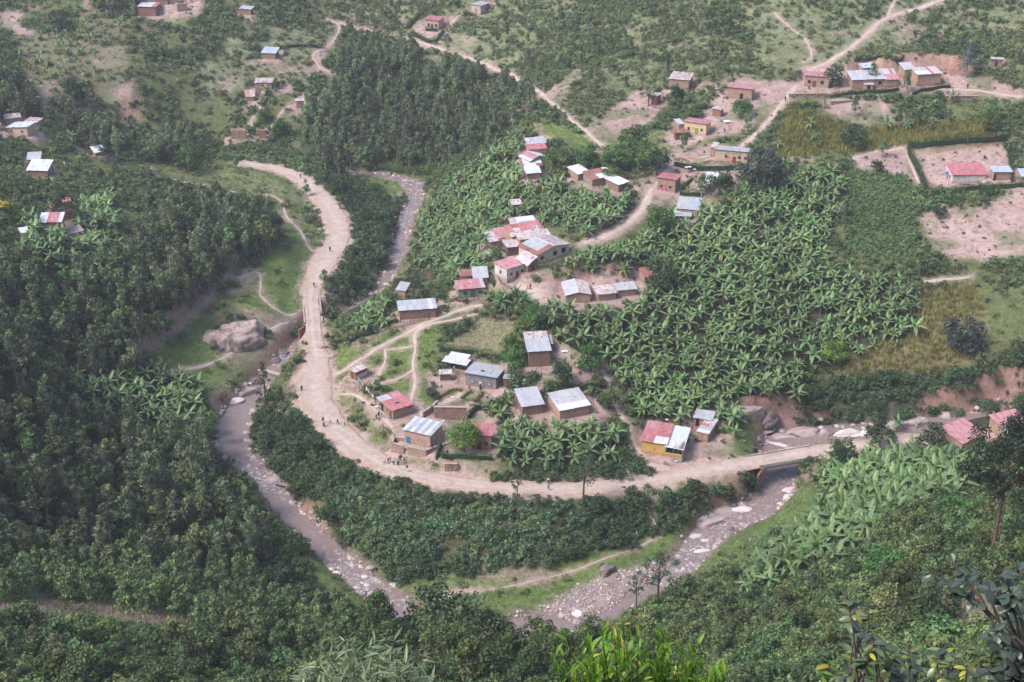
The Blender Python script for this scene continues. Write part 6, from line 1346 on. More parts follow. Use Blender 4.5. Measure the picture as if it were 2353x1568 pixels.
BLD = [('D',1850,998,4.6,2.2,2.4,.1,'large smooth grey boulder in the river above the bridge','rock'),('D',1896,1000,2.6,1.7,2.2,.4,'second large rounded boulder right of the smooth grey one','rock'),('D',1945,1000,3.6,1.6,1.8,0,'long pale boulder right of the two rounded river boulders','rock_pale'),
 ('D',1985,1000,2.6,1.4,1.6,.5,'pale broken boulder at the stream edge left of the small roadside tree','rock_pale'),('D',1800,1008,3.4,1.5,1.0,-.2,'low grey slab under the bushes above the river pool','rock'),('D',1780,1025,5.0,1.6,.8,-.25,'long whitish slab in the middle of the river above the bridge','rock_pale'),('D',1838,1036,3.6,1.2,.8,-.2,'whitish slab beside the bridge kerb','rock_pale'),
 ('D',1760,1050,2.8,1.0,.6,0,'pale slab near the left end of the bridge','rock_pale'),('D',1762,990,2.6,1.2,.5,.5,'tilted square slab at the foot of the pink river cliff','rock'),('D',2105,975,3.8,2.0,3.4,.2,'big upright grey boulder right above the bend of the road','rock'),('D',2060,985,3.0,1.5,1.8,0,'grey boulder left of the big upright one','rock'),('D',2170,960,1.9,1.4,2.2,0,'round grey boulder under the thicket at the right','rock'),
 ('D',1800,1113,1.3,.9,1.1,.2,'brown boulder standing in the river under the bridge','rock_wet'),('D',1655,1180,6.0,2.6,1.1,.25,'broad layered grey slab on the river bank below the bridge','rock'),('D',1700,1172,3.0,1.4,.7,.1,'pinkish slab reaching into the river from the layered one','rock_pale'),('D',1712,1182,3.0,1.3,.7,0,'smooth tongue of rock in the river','rock_pale'),
 ('D',1630,1200,4.6,2.2,1.0,.2,'lower grey slab left of the layered one','rock'),('D',1672,1218,1.6,1.0,1.2,0,'dark wet boulder below the layered slabs','rock_wet'),('D',1600,1235,2.2,1.2,.9,.3,'pale boulder at the narrow of the river','rock_pale'),('D',1622,1245,1.8,1.0,.7,0,'flat boulder in the rapids','rock_pale'),('D',1612,1268,2.4,1.0,.6,.1,'pink slab in the river below the rapids','rock_pale'),
 ('D',1590,1290,1.3,.8,.7,0,'small dark boulder in the calm river','rock_wet'),('D',1395,1315,2.0,1.5,1.5,.3,'brown boulder at the edge of the gravel bar','rock_wet'),('D',1327,1412,1.3,1.0,1.0,0,'pale boulder at the lower end of the gravel bar','rock_pale'),('D',1795,1160,1.0,.7,.8,0,'small pale boulder at the grassy river bank','rock_pale'),('D',1730,1240,1.2,.8,.7,0,'small boulder beside the grassy bank','rock'),
 ('D',1790,1085,2.6,1.6,.8,.4,'reddish slab under the right side of the bridge','rock_wet'),('D',1820,1128,2.4,1.5,.8,.2,'pale slabs at the foot of the bridge abutment','rock_pale'),('D',1812,1145,1.8,1.2,.7,.5,'pink slab below the abutment slabs','rock_pale'),
 ('D',640,1100,3.6,1.8,1.0,.4,'broad grey slab above the river shoal','rock'),('D',655,1110,2.6,1.4,.8,.2,'lower slab beside the broad grey one','rock_wet'),('D',605,1075,1.8,1.2,.9,0,'dark boulder in the upper rapids','rock_wet'),('D',625,1062,1.4,1.0,.8,0,'small wet boulder at the foam','rock_wet'),
 ('D',806,1195,.0,.0,.0,0,'',''),('D',838,1330,1.0,.8,.7,0,'pale boulder at the lower left rapids','rock_pale'),('D',770,1320,1.2,.9,.7,.2,'white boulder on the stony river edge','rock_pale'),('D',905,1345,1.0,.8,.7,0,'pale boulder at the bend of the river','rock_pale'),('D',862,1322,1.1,.8,.7,0,'brown boulder at the head of the rapids','rock_wet'),
 ('D',930,418,1.6,1.0,.9,0,'boulder in the upper stream bend','rock'),('D',948,432,1.4,.9,.8,.3,'dark boulder among the stones of the upper stream','rock_wet'),('D',955,402,1.5,1.0,1.0,0,'brown boulder under the reeds','rock_wet'),('D',905,500,.9,.7,.6,0,'small boulder at the left bank of the upper stream','rock'),
 ('D',617,862,2.2,1.4,1.6,.3,'dark boulder above the concrete weir','rock_wet'),('D',650,812,1.8,1.3,1.4,0,'brown boulder beside the waterfall','rock_wet'),('D',632,830,1.6,1.1,1.2,.5,'wet boulder left of the waterfall','rock_wet'),('D',668,805,1.4,1.0,1.1,0,'boulder in the dark stream below the culvert','rock_wet'),('D',565,905,4.2,1.6,1.2,.5,'long smooth rock at the edge of the wide pool','rock'),('D',538,922,2.6,1.3,.9,.3,'pale end of the smooth rock by the pool','rock_pale'),('D',588,880,2.4,1.6,2.4,.6,'dark streaked rock face above the pool','rock_wet'),
 ('D',10,1235,3.0,2.2,2.8,0,'purplish boulder at the left edge of the dark wood','rock_wet'),('D',1435,1085,1.6,1.0,.9,.1,'low boulder under the red bank beside the road','rock'),('D',760,820,2.0,1.0,.9,.4,'rock ledge beside the road junction','rock'),('D',742,800,1.4,.9,.8,.1,'smaller ledge stone above the road junction','rock'),('b',1050,1215,0,0,0,0,'','')]
for i, q in enumerate(BLD):
    if q[3]: boulder(*q[:5], q[5]*1.5, *q[6:8], mat=q[8], dz=.0*q[5], i=i)
# the big outcrop above the stream
def outcrop():
    bm = bmesh.new(); bmesh.ops.create_icosphere(bm, subdivisions=5, radius=1.0)
    for v in bm.verts:
        x, y, z = v.co; e = 1+.13*float(vnoise(np.array([x*2.2+z]), np.array([y*2.2+z*1.4]), 1.0, 71)[0])+.05*float(vnoise(np.array([x*7]), np.array([z*7+y*3]), 1.0, 72)[0])
        zz = min(z, .62+.12*x); v.co = (x*9.0*e, y*5.2*e, zz*5.0*e)
    me = bpy.data.meshes.new('rock_outcrop'); bm.to_mesh(me); bm.free(); me.materials.append(noisy('rock_streaked', (.13,.105,.105), (.40,.30,.265), .55, bump=1.0, bscale=1.6, detail=9, stretch=(1,1,.35), pos=(.38,.58)))
    me.polygons.foreach_set('use_smooth', [True]*len(me.polygons)); g = ground(532, 778); return link('rock_outcrop', me, None, (g.x, g.y, g.z-.4), (0, 0, .45))
tag(outcrop(), 'massive bare rock outcrop with dark streaks above the stream left of the road', 'rock outcrop')
# cliff rocks under the lower edge of the grove
boulder('D',1720,950,4.2,2.4,4.2,.2,'tall pink and grey rock wall under the lower edge of the large grove', 'rock', 'boulder', -1, 4); boulder('D',1765,958,3.2,2.2,3.4,.7,'reddish rock wall right of the tall pink and grey one', 'rock_wet', 'boulder', -1, 2)
# weir
g0, g1 = ground(598, 868), ground(688, 845); d = g1-g0; wr = empty('weir', (g0.x, g0.y, 4.6), math.atan2(d.y, d.x)); tag(wr, 'curved grey concrete weir wall across the stream beside the road', 'weir')
q = MB(); q.box(0, Vector((d.x, d.y, 0)).length, -.4, .4, -3.0, .9); q.obj('weir_wall', M['concrete'], wr); q = MB(); q.box(-.2, Vector((d.x, d.y, 0)).length+.2, -.6, .6, .903, 1.15); q.obj('weir_cap', M['cement'], wr)
# stones of the gravel bar and river beds
PB = [rock_mesh(40+i, .6, 'pebble', 1, .3) for i in range(5)]
def stones(name, label, pts, smin, smax, seed):
    r = np.random.default_rng(seed); stuff_gn(name, label, 'stones', 'p', *pts, smin+(smax-smin)*r.random(len(pts[0]))**2.2, r.uniform(0, 6.28, len(pts[0])), seed, PB)
def scatter_free(mask_fn, sp, seed, prob=1):
    r = np.random.default_rng(seed); X, Y = np.meshgrid(np.arange(-160, 200, sp), np.arange(180, 520, sp)); X = (X+r.uniform(-.5, .5, X.shape)*sp).ravel(); Y = (Y+r.uniform(-.5, .5, Y.shape)*sp).ravel()
    k = mask_fn(X, Y) & (r.random(len(X)) < prob); X, Y = X[k], Y[k]; return X, Y, gz(X, Y)
GI = CI['gravel']
def m_gravel(X, Y): i, j = cell(X, Y); return CLSW[i, j] == GI
stones('gravel_stones', 'loose pale stones covering the gravel bar', scatter_free(m_gravel, .55, 3), .10, .55, 4)
def m_river(X, Y):
    i, j = cell(X, Y); rd = RIVD[i, j]; n = vnoise(X, Y, 7, 61); q = np.zeros(len(X))
    for x, y, s, w in rap: q = np.maximum(q, s*np.exp(-((X-x)**2+(Y-y)**2)/(1.6*w)**2))
    return ((rd > -1.5) & (rd < .7) & (n > -.2)) | ((rd < 0) & (n+q > 1.05))
stones('river_stones', 'stones in the shallow river and along its edges', scatter_free(m_river, .9, 5, .7), .16, 1.25, 6)
def m_field(X, Y):
    u, v = proj(X, Y, gz(X, Y)); c = cls_at(u, v); return ((u > 2100) & (v > 430) & (v < 600) & (c == CI['bare'])) | ((abs(u-300) < 40) & (abs(v-560) < 25)) | ((abs(u-1040) < 50) & (abs(v-905) < 22) & (c != CI['house']))
stones('field_stones', 'small stones lying in the bare field and yards', scatter_free(m_field, 1.0, 7, .5), .06, .28, 8)

# ------------------------------------------------------------------ stone walls, stone by stone
STN = [rock_mesh(80+i, .8, 'stone', 1, .5) for i in range(6)]
def stone_wall(P0, P1, hgt, label, sw=.55, shh=.36, mat='stone', lean=.08, zbase=None):
    d = Vector((P1.x-P0.x, P1.y-P0.y, 0)); Ln = d.length; zb = (min(P0.z, P1.z) if zbase is None else zbase)-.2; root = empty('stone_wall', (P0.x, P0.y, zb), math.atan2(d.y, d.x)); tag(root, label, 'stone wall')
    q = MB(); q.prism([(0, .05), (Ln, .05), (Ln, 1.0), (0, 1.0)], [-.8]*4, [hgt-.05]*4); q.obj('wall_core', M['brick_red'], root); r_ = random.Random(int(Ln*100))
    ny = int(hgt/shh)
    for j in range(ny):
        x = r_.uniform(-.2, .1)
        while x < Ln:
            w = sw*r_.uniform(.6, 1.35); o = link('stone', STN[r_.randrange(6)], root, (x+w/2, .03+lean*j*shh*.3, (j+.5)*shh), (r_.uniform(-.2, .2), r_.uniform(-.15, .15), r_.uniform(-.2, .2)), (w*.56, .2, shh*.66)); x += w*.98
    q = MB(); q.box(-.1, Ln+.1, -.12, .35, hgt-.04, hgt+.1); q.obj('coping', M['cement'], root); return root
gA, gB = sg('J', 1215, 760), sg('J', 1620, 790)
stone_wall(gA, gB, 3.6, 'tall retaining wall of brown field stones behind the striped roof house')
def low_wall(k, x0, y0, x1, y1, h, label, **o): return stone_wall(sg(k, x0, y0), sg(k, x1, y1), h, label, **o)
low_wall('G', 20, 640, 530, 640, 1.5, 'low dry stone terrace wall below the orange house', sw=.8, shh=.4)
low_wall('G', 580, 745, 880, 700, 1.4, 'reddish dry stone terrace wall right of the orange house', sw=.8, shh=.4)
low_wall('d', 1330, 690, 1555, 690, 1.8, 'brown dry stone terrace behind the banana plants at the upper right', sw=.8, shh=.4)
low_wall('J', 1345, 1430, 1500, 1430, 2.2, 'patch of stacked grey stones set in the bank beside the road', sw=.55, shh=.3)
low_wall('J', 1650, 610, 1830, 640, 1.0, 'low red stone edging under the small garden', sw=.5)
yard_wall([sg('J', 1075, 760), sg('J', 1180, 690), sg('J', 1250, 620)], 1.5, 'sloping stone side wall with a pale cap along the track', base=False)

# ------------------------------------------------------------------ hedges
def hedge(k, pts, h, w, label, mat='lf_hedge', dens=90, cat='hedge'):
    g = catmull(np.array([[*sg(k, x, y)] for x, y in pts]), 5); g = resample(g, .35); r = np.random.default_rng(int(abs(g[0, 0])*10)+3); n = int(len(g)*.35*dens*h); i = r.integers(0, len(g), n); d = np.gradient(g[:, :2], axis=0); d /= np.maximum(np.hypot(d[:, 0], d[:, 1]), 1e-6)[:, None]
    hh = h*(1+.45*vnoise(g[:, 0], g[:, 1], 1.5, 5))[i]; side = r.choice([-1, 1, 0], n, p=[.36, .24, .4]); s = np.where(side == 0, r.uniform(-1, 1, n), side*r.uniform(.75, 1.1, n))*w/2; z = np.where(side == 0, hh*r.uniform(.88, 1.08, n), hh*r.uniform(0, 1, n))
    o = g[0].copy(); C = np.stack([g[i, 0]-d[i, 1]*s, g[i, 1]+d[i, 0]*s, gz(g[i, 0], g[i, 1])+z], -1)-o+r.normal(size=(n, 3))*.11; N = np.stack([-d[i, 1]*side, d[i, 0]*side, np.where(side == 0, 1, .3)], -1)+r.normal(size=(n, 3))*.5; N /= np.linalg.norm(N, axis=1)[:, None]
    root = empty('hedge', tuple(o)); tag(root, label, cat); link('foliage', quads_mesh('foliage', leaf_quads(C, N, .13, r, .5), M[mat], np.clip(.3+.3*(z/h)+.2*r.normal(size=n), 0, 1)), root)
    b = MB(); nrm = np.stack([-d[:, 1], d[:, 0]], -1)*(w*.22); zz = gz(g[:, 0], g[:, 1])
    for a in range(0, len(g)-1, 2):
        c = min(a+2, len(g)-1); P_ = [g[a, :2]-nrm[a]-o[:2], g[c, :2]-nrm[c]-o[:2], g[c, :2]+nrm[c]-o[:2], g[a, :2]+nrm[a]-o[:2]]; b.prism([tuple(p) for p in P_], [zz[a]-o[2]-.3, zz[c]-o[2]-.3, zz[c]-o[2]-.3, zz[a]-o[2]-.3], [zz[a]-o[2]+h*.6, zz[c]-o[2]+h*.6, zz[c]-o[2]+h*.6, zz[a]-o[2]+h*.6])
    b.obj('dark_core', M['lf_hedge'], root); return root  # solid dark core box added to fill the hedge behind its leaves
HEDGES = [('I',[(200,520),(400,545),(650,560),(900,620),(1110,640)],1.6,1.1,'clipped dark hedge behind the grey plastered house'),('I',[(1600,1075),(1850,1060),(2100,1045),(2340,1030)],1.8,1.2,'dark hedge between the bare yard and the two grey roofs'),
 ('I',[(1720,280),(1880,400),(2010,480),(2130,560)],1.2,.9,'curving hedge along the upper side of the bare yard'),('J',[(1310,1250),(1500,1255),(1700,1270),(1960,1290)],1.3,1.0,'low hedge on top of the bank above the road'),('J',[(1240,1290),(1270,1190),(1300,1130)],1.8,.9,'short dark hedge at the gap by the plank ramp'),
 ('J',[(1660,760),(1700,680),(1800,650)],1.6,1.2,'dark hedge beside the tall stone retaining wall'),('F',[(415,480),(600,520),(820,560),(1020,560),(1290,555),(1550,540)],2.0,1.2,'tall hedge below the long cream house'),('F',[(510,975),(700,990),(900,1000)],1.5,.9,'short hedge between the red and white roofed houses'),
 ('F',[(560,900),(640,800),(730,720)],1.4,.8,'laundry covered hedge beside the tall red roofed house'),('d',[(1080,1000),(1110,1100),(1160,1200),(1190,1300)],1.7,1.2,'steep hedge left of the bright red roof'),('d',[(1190,1330),(1400,1310),(1600,1290),(1868,1275)],1.8,1.3,'long dark hedge in front of the bright red roof'),
 ('d',[(1085,1000),(1300,985),(1500,965),(1740,950)],1.8,1.4,'dark hedge above the red earth yard'),('d',[(1745,950),(1770,1080),(1790,1250)],1.4,.9,'narrow hedge right of the light blue roof'),('G',[(570,650),(800,610),(1000,590),(1300,575),(1500,545)],1.4,1.0,'hedge in front of the broad pale grey roof'),
 ('G',[(1680,610),(1800,560),(2000,530),(2190,510)],1.4,1.1,'hedge in front of the windowless tall house'),('G',[(900,150),(1100,130),(1400,120),(1560,110)],1.2,.9,'pale hedge on the bank above the upper right row'),('b',[(1095,235),(1170,270),(1250,295),(1300,250),(1320,215)],1.7,.9,'square cut hedge below the pink house at the top'),
 ('b',[(1080,200),(1130,140),(1175,90)],1.5,.9,'sloping hedge left of the pink house'),('b',[(1200,210),(1280,215)],1.3,.8,'short hedge right in front of the pink house'),('b',[(1460,100),(1540,115)],1.2,.8,'small hedge below the highest tan house'),('b',[(50,345),(200,335),(330,320),(470,330)],1.3,.9,'hedge line above the light roof under trees'),
 ('H',[(1225,960),(1260,1050),(1290,1110)],1.2,.9,'short hedge left of the white walled house'),('H',[(180,1480),(260,1460),(360,1450)],2.6,2.0,'large clump of hedge in front of the long pale grey roof'),('f',[(560,810),(700,780),(870,735)],1.3,1.0,'hedge below the banana clump along the track'),('f',[(900,700),(1010,665)],1.6,1.2,'dark hedge behind the stick fence')]
for k, pts, h_, w_, lab in HEDGES: hedge(k, pts, h_, w_, lab)
for k, pts, h_, w_, lab in [('J',[(1290,510),(1370,450),(1470,415),(1560,425)],.8,.8,'yellow green clipped border at the left of the garden'),('J',[(1560,520),(1640,450),(1700,435)],.8,.8,'yellow green clipped row in the middle of the garden'),('J',[(1720,560),(1780,500),(1830,440)],.8,.9,'pale green clipped border at the right of the garden'),('I',[(2250,900),(2300,890)],1.1,1.2,'bright yellow green bush at the corner of the bare yard')]: hedge(k, pts, h_, w_, lab, 'lf_hedge_yellow', 110)

# ------------------------------------------------------------------ fences and stick work
def fence(k, pts, h, label, gap=.28, rails=3):
    g = resample(np.array([[*sg(k, x, y)] for x, y in pts]), gap); o = g[0].copy(); root = empty('stick_fence', tuple(o)); tag(root, label, 'fence'); b = MB(); r_ = random.Random(len(g))
    for i, p in enumerate(g):
        x, y, z = p-o; z = float(gz(p[0], p[1]))-o[2]
        if i % 6 == 0: q = MB(); q.tube([(x,y,z-.4),(x,y,z+h+.25)], .05, 5); q.obj('fence_post', M['stick'], root)
        else: b.tube([(x,y,z-.2),(x+r_.uniform(-.08,.08),y,z+h*r_.uniform(.75,1.1))], .022, 3)
    so = b.obj('fence_sticks', M['stick'], root); so['kind'] = 'stuff'
    for t in range(rails):
        q = MB(); zz = gz(g[::3, 0], g[::3, 1])-o[2]+h*(.25+.3*t); q.tube([(a[0]-o[0], a[1]-o[1], c) for a, c in zip(g[::3], zz)], .03, 4); q.obj('rail', M['stick'], root)
    return root
fence('f', [(895,735),(960,715),(1060,695),(1150,665),(1230,630)], 1.5, 'long stick fence below the long pale grey roof')
lf_ = fence('J', [(235,285),(300,360),(370,430),(430,490),(490,590)], 1.6, 'stick fence with laundry between the latrine and the red and grey patched roof')
fence('H', [(960,1290),(1060,1280),(1180,1235)], 1.2, 'stick fence in front of the green windowed house')
fence('H', [(1290,1020),(1370,1080),(1440,1130),(1500,1140)], 1.0, 'low stick fence below the white walled house')
fence('g', [(265,810),(300,760)], 1.2, 'short stick fence at the end of the bare yard')
fence('G', [(620,640),(760,620),(900,600)], 1.3, 'stick fence along the terrace of the broad pale grey roof')
def cloth(name, loc, rz, w, h, mat, label, lie=False, cat='cloth'):
    b = MB(); n = 5; r_ = random.Random(int(loc[0]*31)); m = 3
    P = [[None]*(m+1) for _ in range(n+1)]
    for i in range(n+1):
        for j in range(m+1):
            x = w*(i/n-.5); y = h*(j/m)
            P[i][j] = (x, y-h/2+r_.uniform(-.06,.06)*h, .04+r_.uniform(0, .07)) if lie else (x*(1-.15*(j == 0)), r_.uniform(-.05,.05), -h+y+r_.uniform(-.03,.03))
    for i in range(n):
        for j in range(m): b.poly([P[i][j], P[i+1][j], P[i+1][j+1], P[i][j+1]])
    o = b.obj(name, M[mat], None, smooth=True, loc=loc, rot=(0, 0, rz)); md = o.modifiers.new('thickness', 'SOLIDIFY'); md.thickness = .02; return tag(o, label, cat)
for t, (mt, nm) in enumerate([('white','white shirt'),('sky','light blue cloth'),('white','white towel'),('navy','navy cloth'),('white','white sheet'),('cream','cream shirt'),('pink','pink cloth'),('white','small white cloth')]):
    f_ = .12+.1*t; a, b_ = sg('J', 235, 285), sg('J', 490, 590); p = a.lerp(b_, f_); 
    p = sg('J', *np.array([[235,285],[300,360],[370,430],[430,490],[490,590]])[0]*(1-f_)+np.array([490,590])*f_); p.z += 1.5
    cloth('laundry', p, math.atan2(b_.y-a.y, b_.x-a.x), .8, .9, mt, '%s hanging on the stick fence, number %d from the latrine' % (nm, t+1) if False else '%s hanging on the laundry fence %s' % (nm, ['right beside the latrine','second from the latrine','left of the navy cloth','in the middle','just past the middle','near the house end','beside the house corner','at the house end'][t]), cat='laundry')
for k, x, y, w_, h_, mt, lab in [('E',1265,825,3.0,1.8,'white','large white sheet spread to dry above the path by the yellow house'),('I',1880,528,1.6,1.0,'white','white cloth lying in the middle of the bare yard'),('J',1450,505,.9,.6,'white','small white sheet on the garden lawn'),('M',680,800,3.2,1.3,'white','long white sheet draped on the bank below the wide road'),('M',835,790,1.4,1.0,'white','white cloths spread at the road edge above the river bank'),
   ('M',675,395,1.6,2.4,'sky','pale blue washing spread on the stream boulders'),('J',330,570,1.2,.7,'purple','dark purple cloth lying on the grass by the laundry fence'),('J',490,625,.8,.8,'white','white cloth among the basins by the laundry fence'),('J',1325,805,.9,.6,'white','white sack inside the walled pit'),('D',1020,1165,.0,.0,'white',''),('E',360,350,2.2,1.0,'sky','light blue sheets lying left of the pale rusty roofed house'),
   ('K',740,1078,.7,.4,'white','white scrap of paper beside the bicycle'),('K',1232,1205,.4,.3,'white','white scrap on the road by the bridge'),('F',910,428,3.2,.5,'cream','cream cloth laid over the hedge of the cream house'),('F',1250,445,1.0,.5,'sky','light blue washing on the hedge by the cream house'),('F',1320,450,.6,.5,'red','red cloth on the hedge in front of the red door'),('F',640,600,2.0,1.0,'white','white sheet hanging over the hedge above the plain red roof'),('F',750,640,.9,.8,'cream','cream cloth right of the white hanging sheet'),
   ('j',1180,500,.9,1.0,'sky','light blue cloth caught in the coffee bushes'),('E',1160,400,.8,.6,'red','red cloth in the heap beside the red X house'),('E',1100,375,1.0,.7,'white','white cloth in the heap beside the red X house'),('E',1010,360,.6,.5,'orange','orange cloth left of the heap of washing'),('E',1145,325,.6,.5,'orange','orange cloth on top of the heap of washing'),('A',790,150,1.2,.9,'white','white sheet hanging beside the roofless shell'),('A',830,152,.6,.8,'red','red cloth beside the white sheet at the roofless shell')]:
    if w_: g = sg(k, x, y); cloth('cloth', (g.x, g.y, g.z+(.12 if k not in 'F' else 1.7)), .3, w_, h_, mt, lab, lie=True)
# house under construction: woven stick frame
g = sg('H', 400, 1052); g2 = sg('H', 620, 1018); fx_ = empty('stick_house_frame', g, math.atan2(g2.y-g.y, g2.x-g.x)); tag(fx_, 'unfinished house frame of woven sticks beside the upper river', 'house frame'); W_ = (g2-g).length; D_ = 4.0
def pole(root, a, b, r=.05, name='pole', mat='stick'): q = MB(); q.tube([a, b], r, 5); return q.obj(name, M[mat], root)
for i in range(8):
    for y in (0, D_): pole(fx_, (W_*i/7, y, -1), (W_*i/7, y, 2.9), .06, 'post')
for i in range(1, 5):
    for x in (0, W_): pole(fx_, (x, D_*i/5, -1), (x, D_*i/5, 2.9), .06, 'post')
for j in range(11):
    z = .2+.26*j
    if 2 < j < 7: pole(fx_, (0, 0, z), (W_*.28, 0, z), .03, 'lath'); pole(fx_, (W_*.75, 0, z), (W_, 0, z), .03, 'lath')
    else: pole(fx_, (-.2, 0, z), (W_+.2, 0, z), .03, 'lath')
    pole(fx_, (-.1, D_, z), (W_+.1, D_, z), .03, 'lath'); pole(fx_, (0, 0, z), (0, D_, z), .03, 'lath'); pole(fx_, (W_, 0, z), (W_, D_, z), .03, 'lath')
q = MB(); q.box(.05, W_-.05, D_*.5, D_*.5+.12, -1, 2.2); q.obj('mud_partition', M['mud_brown'], fx_)
for i in range(9): pole(fx_, (W_*i/8, -.3, 2.9), (W_*i/8, D_+.3, 3.2), .045, 'rafter')
for j in range(4): pole(fx_, (-.2, D_*j/3, 3.0+.08*j), (W_+.2, D_*j/3, 3.0+.08*j), .045, 'rafter')
# open shelter with metal roof
g = sg('I', 255, 770); g2 = sg('I', 545, 860); os_ = empty('open_shelter', g, math.atan2(g2.y-g.y, g2.x-g.x)); tag(os_, 'open sided kitchen shelter with a bright metal roof left of the grey house', 'shelter'); W_ = (g2-g).length
for x, y in ((0, 0), (W_*.5, 0), (W_, 0), (0, 3.4), (W_*.5, 3.4), (W_, 3.4)): pole(os_, (x, y, -1), (x, y, 2.4), .07, 'post')
q = MB(); q.box(.1, W_-.1, 3.3, 3.42, -1, 1.9); q.obj('back_panel', M['plankwall'], os_); q = MB(); q.box(W_*.5, W_, -.04, .06, -.6, .8); q.obj('low_wall', M['mud'], os_)
q = MB(); q.box(-.3, W_+.3, -.4, 3.9, 0, .05, 0, Matrix.Translation((0, 0, 2.35)) @ Matrix.Rotation(.05, 4, 'X')); ro = q.obj('roof', M['wood'], os_); lay_sheets(ro, Vector((-.4, -.5, 2.42)), Vector((1,0,0)), Vector((0,1,.05)), W_+.8, 2.8, ['N','N'], 5); lay_sheets(ro, Vector((.2, 2.1, 2.62)), Vector((1,0,0)), Vector((0,1,.16)), W_-.6, 2.0, ['N'], 6)
# drying rack, timber frame, planks, logs, table
def frame(k, x, y, rz, w, d, h, label, cat, shelf=True, name='drying_rack'):
    g = sg(k, x, y); r0 = empty(name, g, rz); tag(r0, label, cat)
    for a in (0, w):
        for b_ in (0, d): pole(r0, (a, b_, -.4), (a, b_, h), .05, 'post')
    for a in (0, w): pole(r0, (a, -.2, h), (a, d+.2, h), .04, 'rail')
    for b_ in (0, d): pole(r0, (-.2, b_, h+.05), (w+.2, b_, h+.05), .04, 'rail')
    if shelf:
        for t in range(5): pole(r0, (w*(.1+.2*t), 0, h*.55), (w*(.1+.2*t), d, h*.55), .03, 'slat')
    return r0
frame('I', 1440, 800, .05, 2.2, 2.0, 2.0, 'stick drying rack in front of the long brown mud house', 'rack'); frame('J', 620, 1100, .6, 2.0, 1.8, 2.2, 'bare timber frame on the verge left of the striped roof house', 'timber frame', False, 'timber_frame')
def planks(k, x, y, rz, n, ln, label, tilt=0.25, mat='wood_pale', cat='planks', name='plank_ramp', pitch=.22):
    g = sg(k, x, y); r0 = empty(name, g, rz); tag(r0, label, cat)
    for i in range(n): q = MB(); T = Matrix.Rotation(-tilt, 4, 'Y'); q.box(0, ln*(1-.1*(i % 3)), i*pitch, i*pitch+.18, .05, .11, 0, T); q.obj('plank', M[mat], r0)
    return r0
planks('J', 1165, 1400, .75, 9, 2.6, 'pale plank ramp from the road up to the gap in the bank'); planks('J', 590, 1190, .75, 8, 3.2, 'stack of pale boards leaning on the bank left of the courtyard wall'); planks('H', 400, 1215, .2, 6, 2.6, 'heap of rusty sheets on the yard below the stick frame', .08, 'rust', 'sheets', 'sheet_pile', .3); planks('H', 435, 1262, .9, 4, 2.0, 'rusty sheets lying against the long pale grey roof', .05, 'rust', 'sheets', 'sheet_pile', .3)
g = sg('I', 1765, 420); lp = empty('log_pile', g, .6); tag(lp, 'pile of firewood poles in the corner of the bare yard', 'firewood'); r_ = random.Random(3)
for i in range(14): a = r_.uniform(-.3, .4); pole(lp, (r_.uniform(0, .8), r_.uniform(0, 1.2), .06+.05*i % .4), (2.5*math.cos(a)+.5, 2.5*math.sin(a)+.6, .1+.06*i % .5), .05, 'log', 'wood_pale')
g = sg('H', 350, 1220); bp_ = empty('brick_pile', g, .3); tag(bp_, 'small pile of orange bricks beside the rusty sheets', 'bricks'); r_ = random.Random(4)
for i in range(30): q = MB(); T = Matrix.Translation((r_.uniform(0, 1.6), r_.uniform(0, 1.2), .05+.1*(i//12))) @ Matrix.Rotation(r_.uniform(0, 3), 4, 'Z'); q.box(-.14, .14, -.07, .07, 0, .1, 0, T); q.obj('brick', M['brick_red'], bp_)
g = sg('I', 2040, 770); tb = empty('table', g, .2); tag(tb, 'small stick table with a white cloth top in the bare yard', 'table')
for a in (0, 1.3):
    for b_ in (0, .9): pole(tb, (a, b_, -.2), (a, b_, .95), .04, 'leg')
q = MB(); q.box(-.2, 1.5, -.15, 1.05, .953, 1.0); q.obj('table_top', M['white'], tb)
def chair(loc, rz, label):
    r0 = empty('plastic_chair', loc, rz); tag(r0, label, 'chair')
    for x in (-.22, .22):
        for y in (-.2, .2): q = MB(); q.tube([(x*1.1, y*1.1, 0), (x, y, .43)], .022, 4); q.obj('leg', M['white'], r0)
    q = MB(); q.box(-.25, .25, -.24, .24, .432, .47); q.obj('seat', M['white'], r0); q = MB(); q.box(-.25, .25, .2, .24, .473, .9); q.obj('backrest', M['white'], r0)
    for x in (-.26, .22): q = MB(); q.box(x, x+.04, -.22, .2, .62, .66); q.obj('armrest', M['white'], r0)
ks = find('yellow shop'); e_ = ks['w']
chair(local(ks, e_+1.6, 1.6, .12), ks['rz']+.4, 'white plastic chair on the porch of the yellow shop, nearest the wall'); chair(local(ks, e_+2.7, 2.6, .12), ks['rz']+2, 'white plastic chair on the porch near the side opening'); chair(sg('I', 400, 765), 2.5, 'white plastic chair under the open kitchen shelter')
q = MB(); q.box(0, 1.6, 0, .5, .7, .76); q.box(.05, .12, .05, .45, 0, .7); q.box(1.48, 1.55, .05, .45, 0, .7); tag(q.obj('bench_table', M['brown'], None, loc=local(ks, e_+1.2, 3.4, .12), rot=(0, 0, ks['rz'])), 'brown wooden table on the porch of the yellow shop', 'table')
def can_mesh():
    b = MB(); b.box(-.15, .15, -.11, .11, 0, .38); b.box(-.12, .12, -.09, .09, .38, .42); b.box(-.13, .02, -.02, .02, .42, .47); b.tube([(.09,0,.41),(.11,0,.49)], .03, 6); return b.mesh('jerrycan', M['yellow'])
CAN = can_mesh()
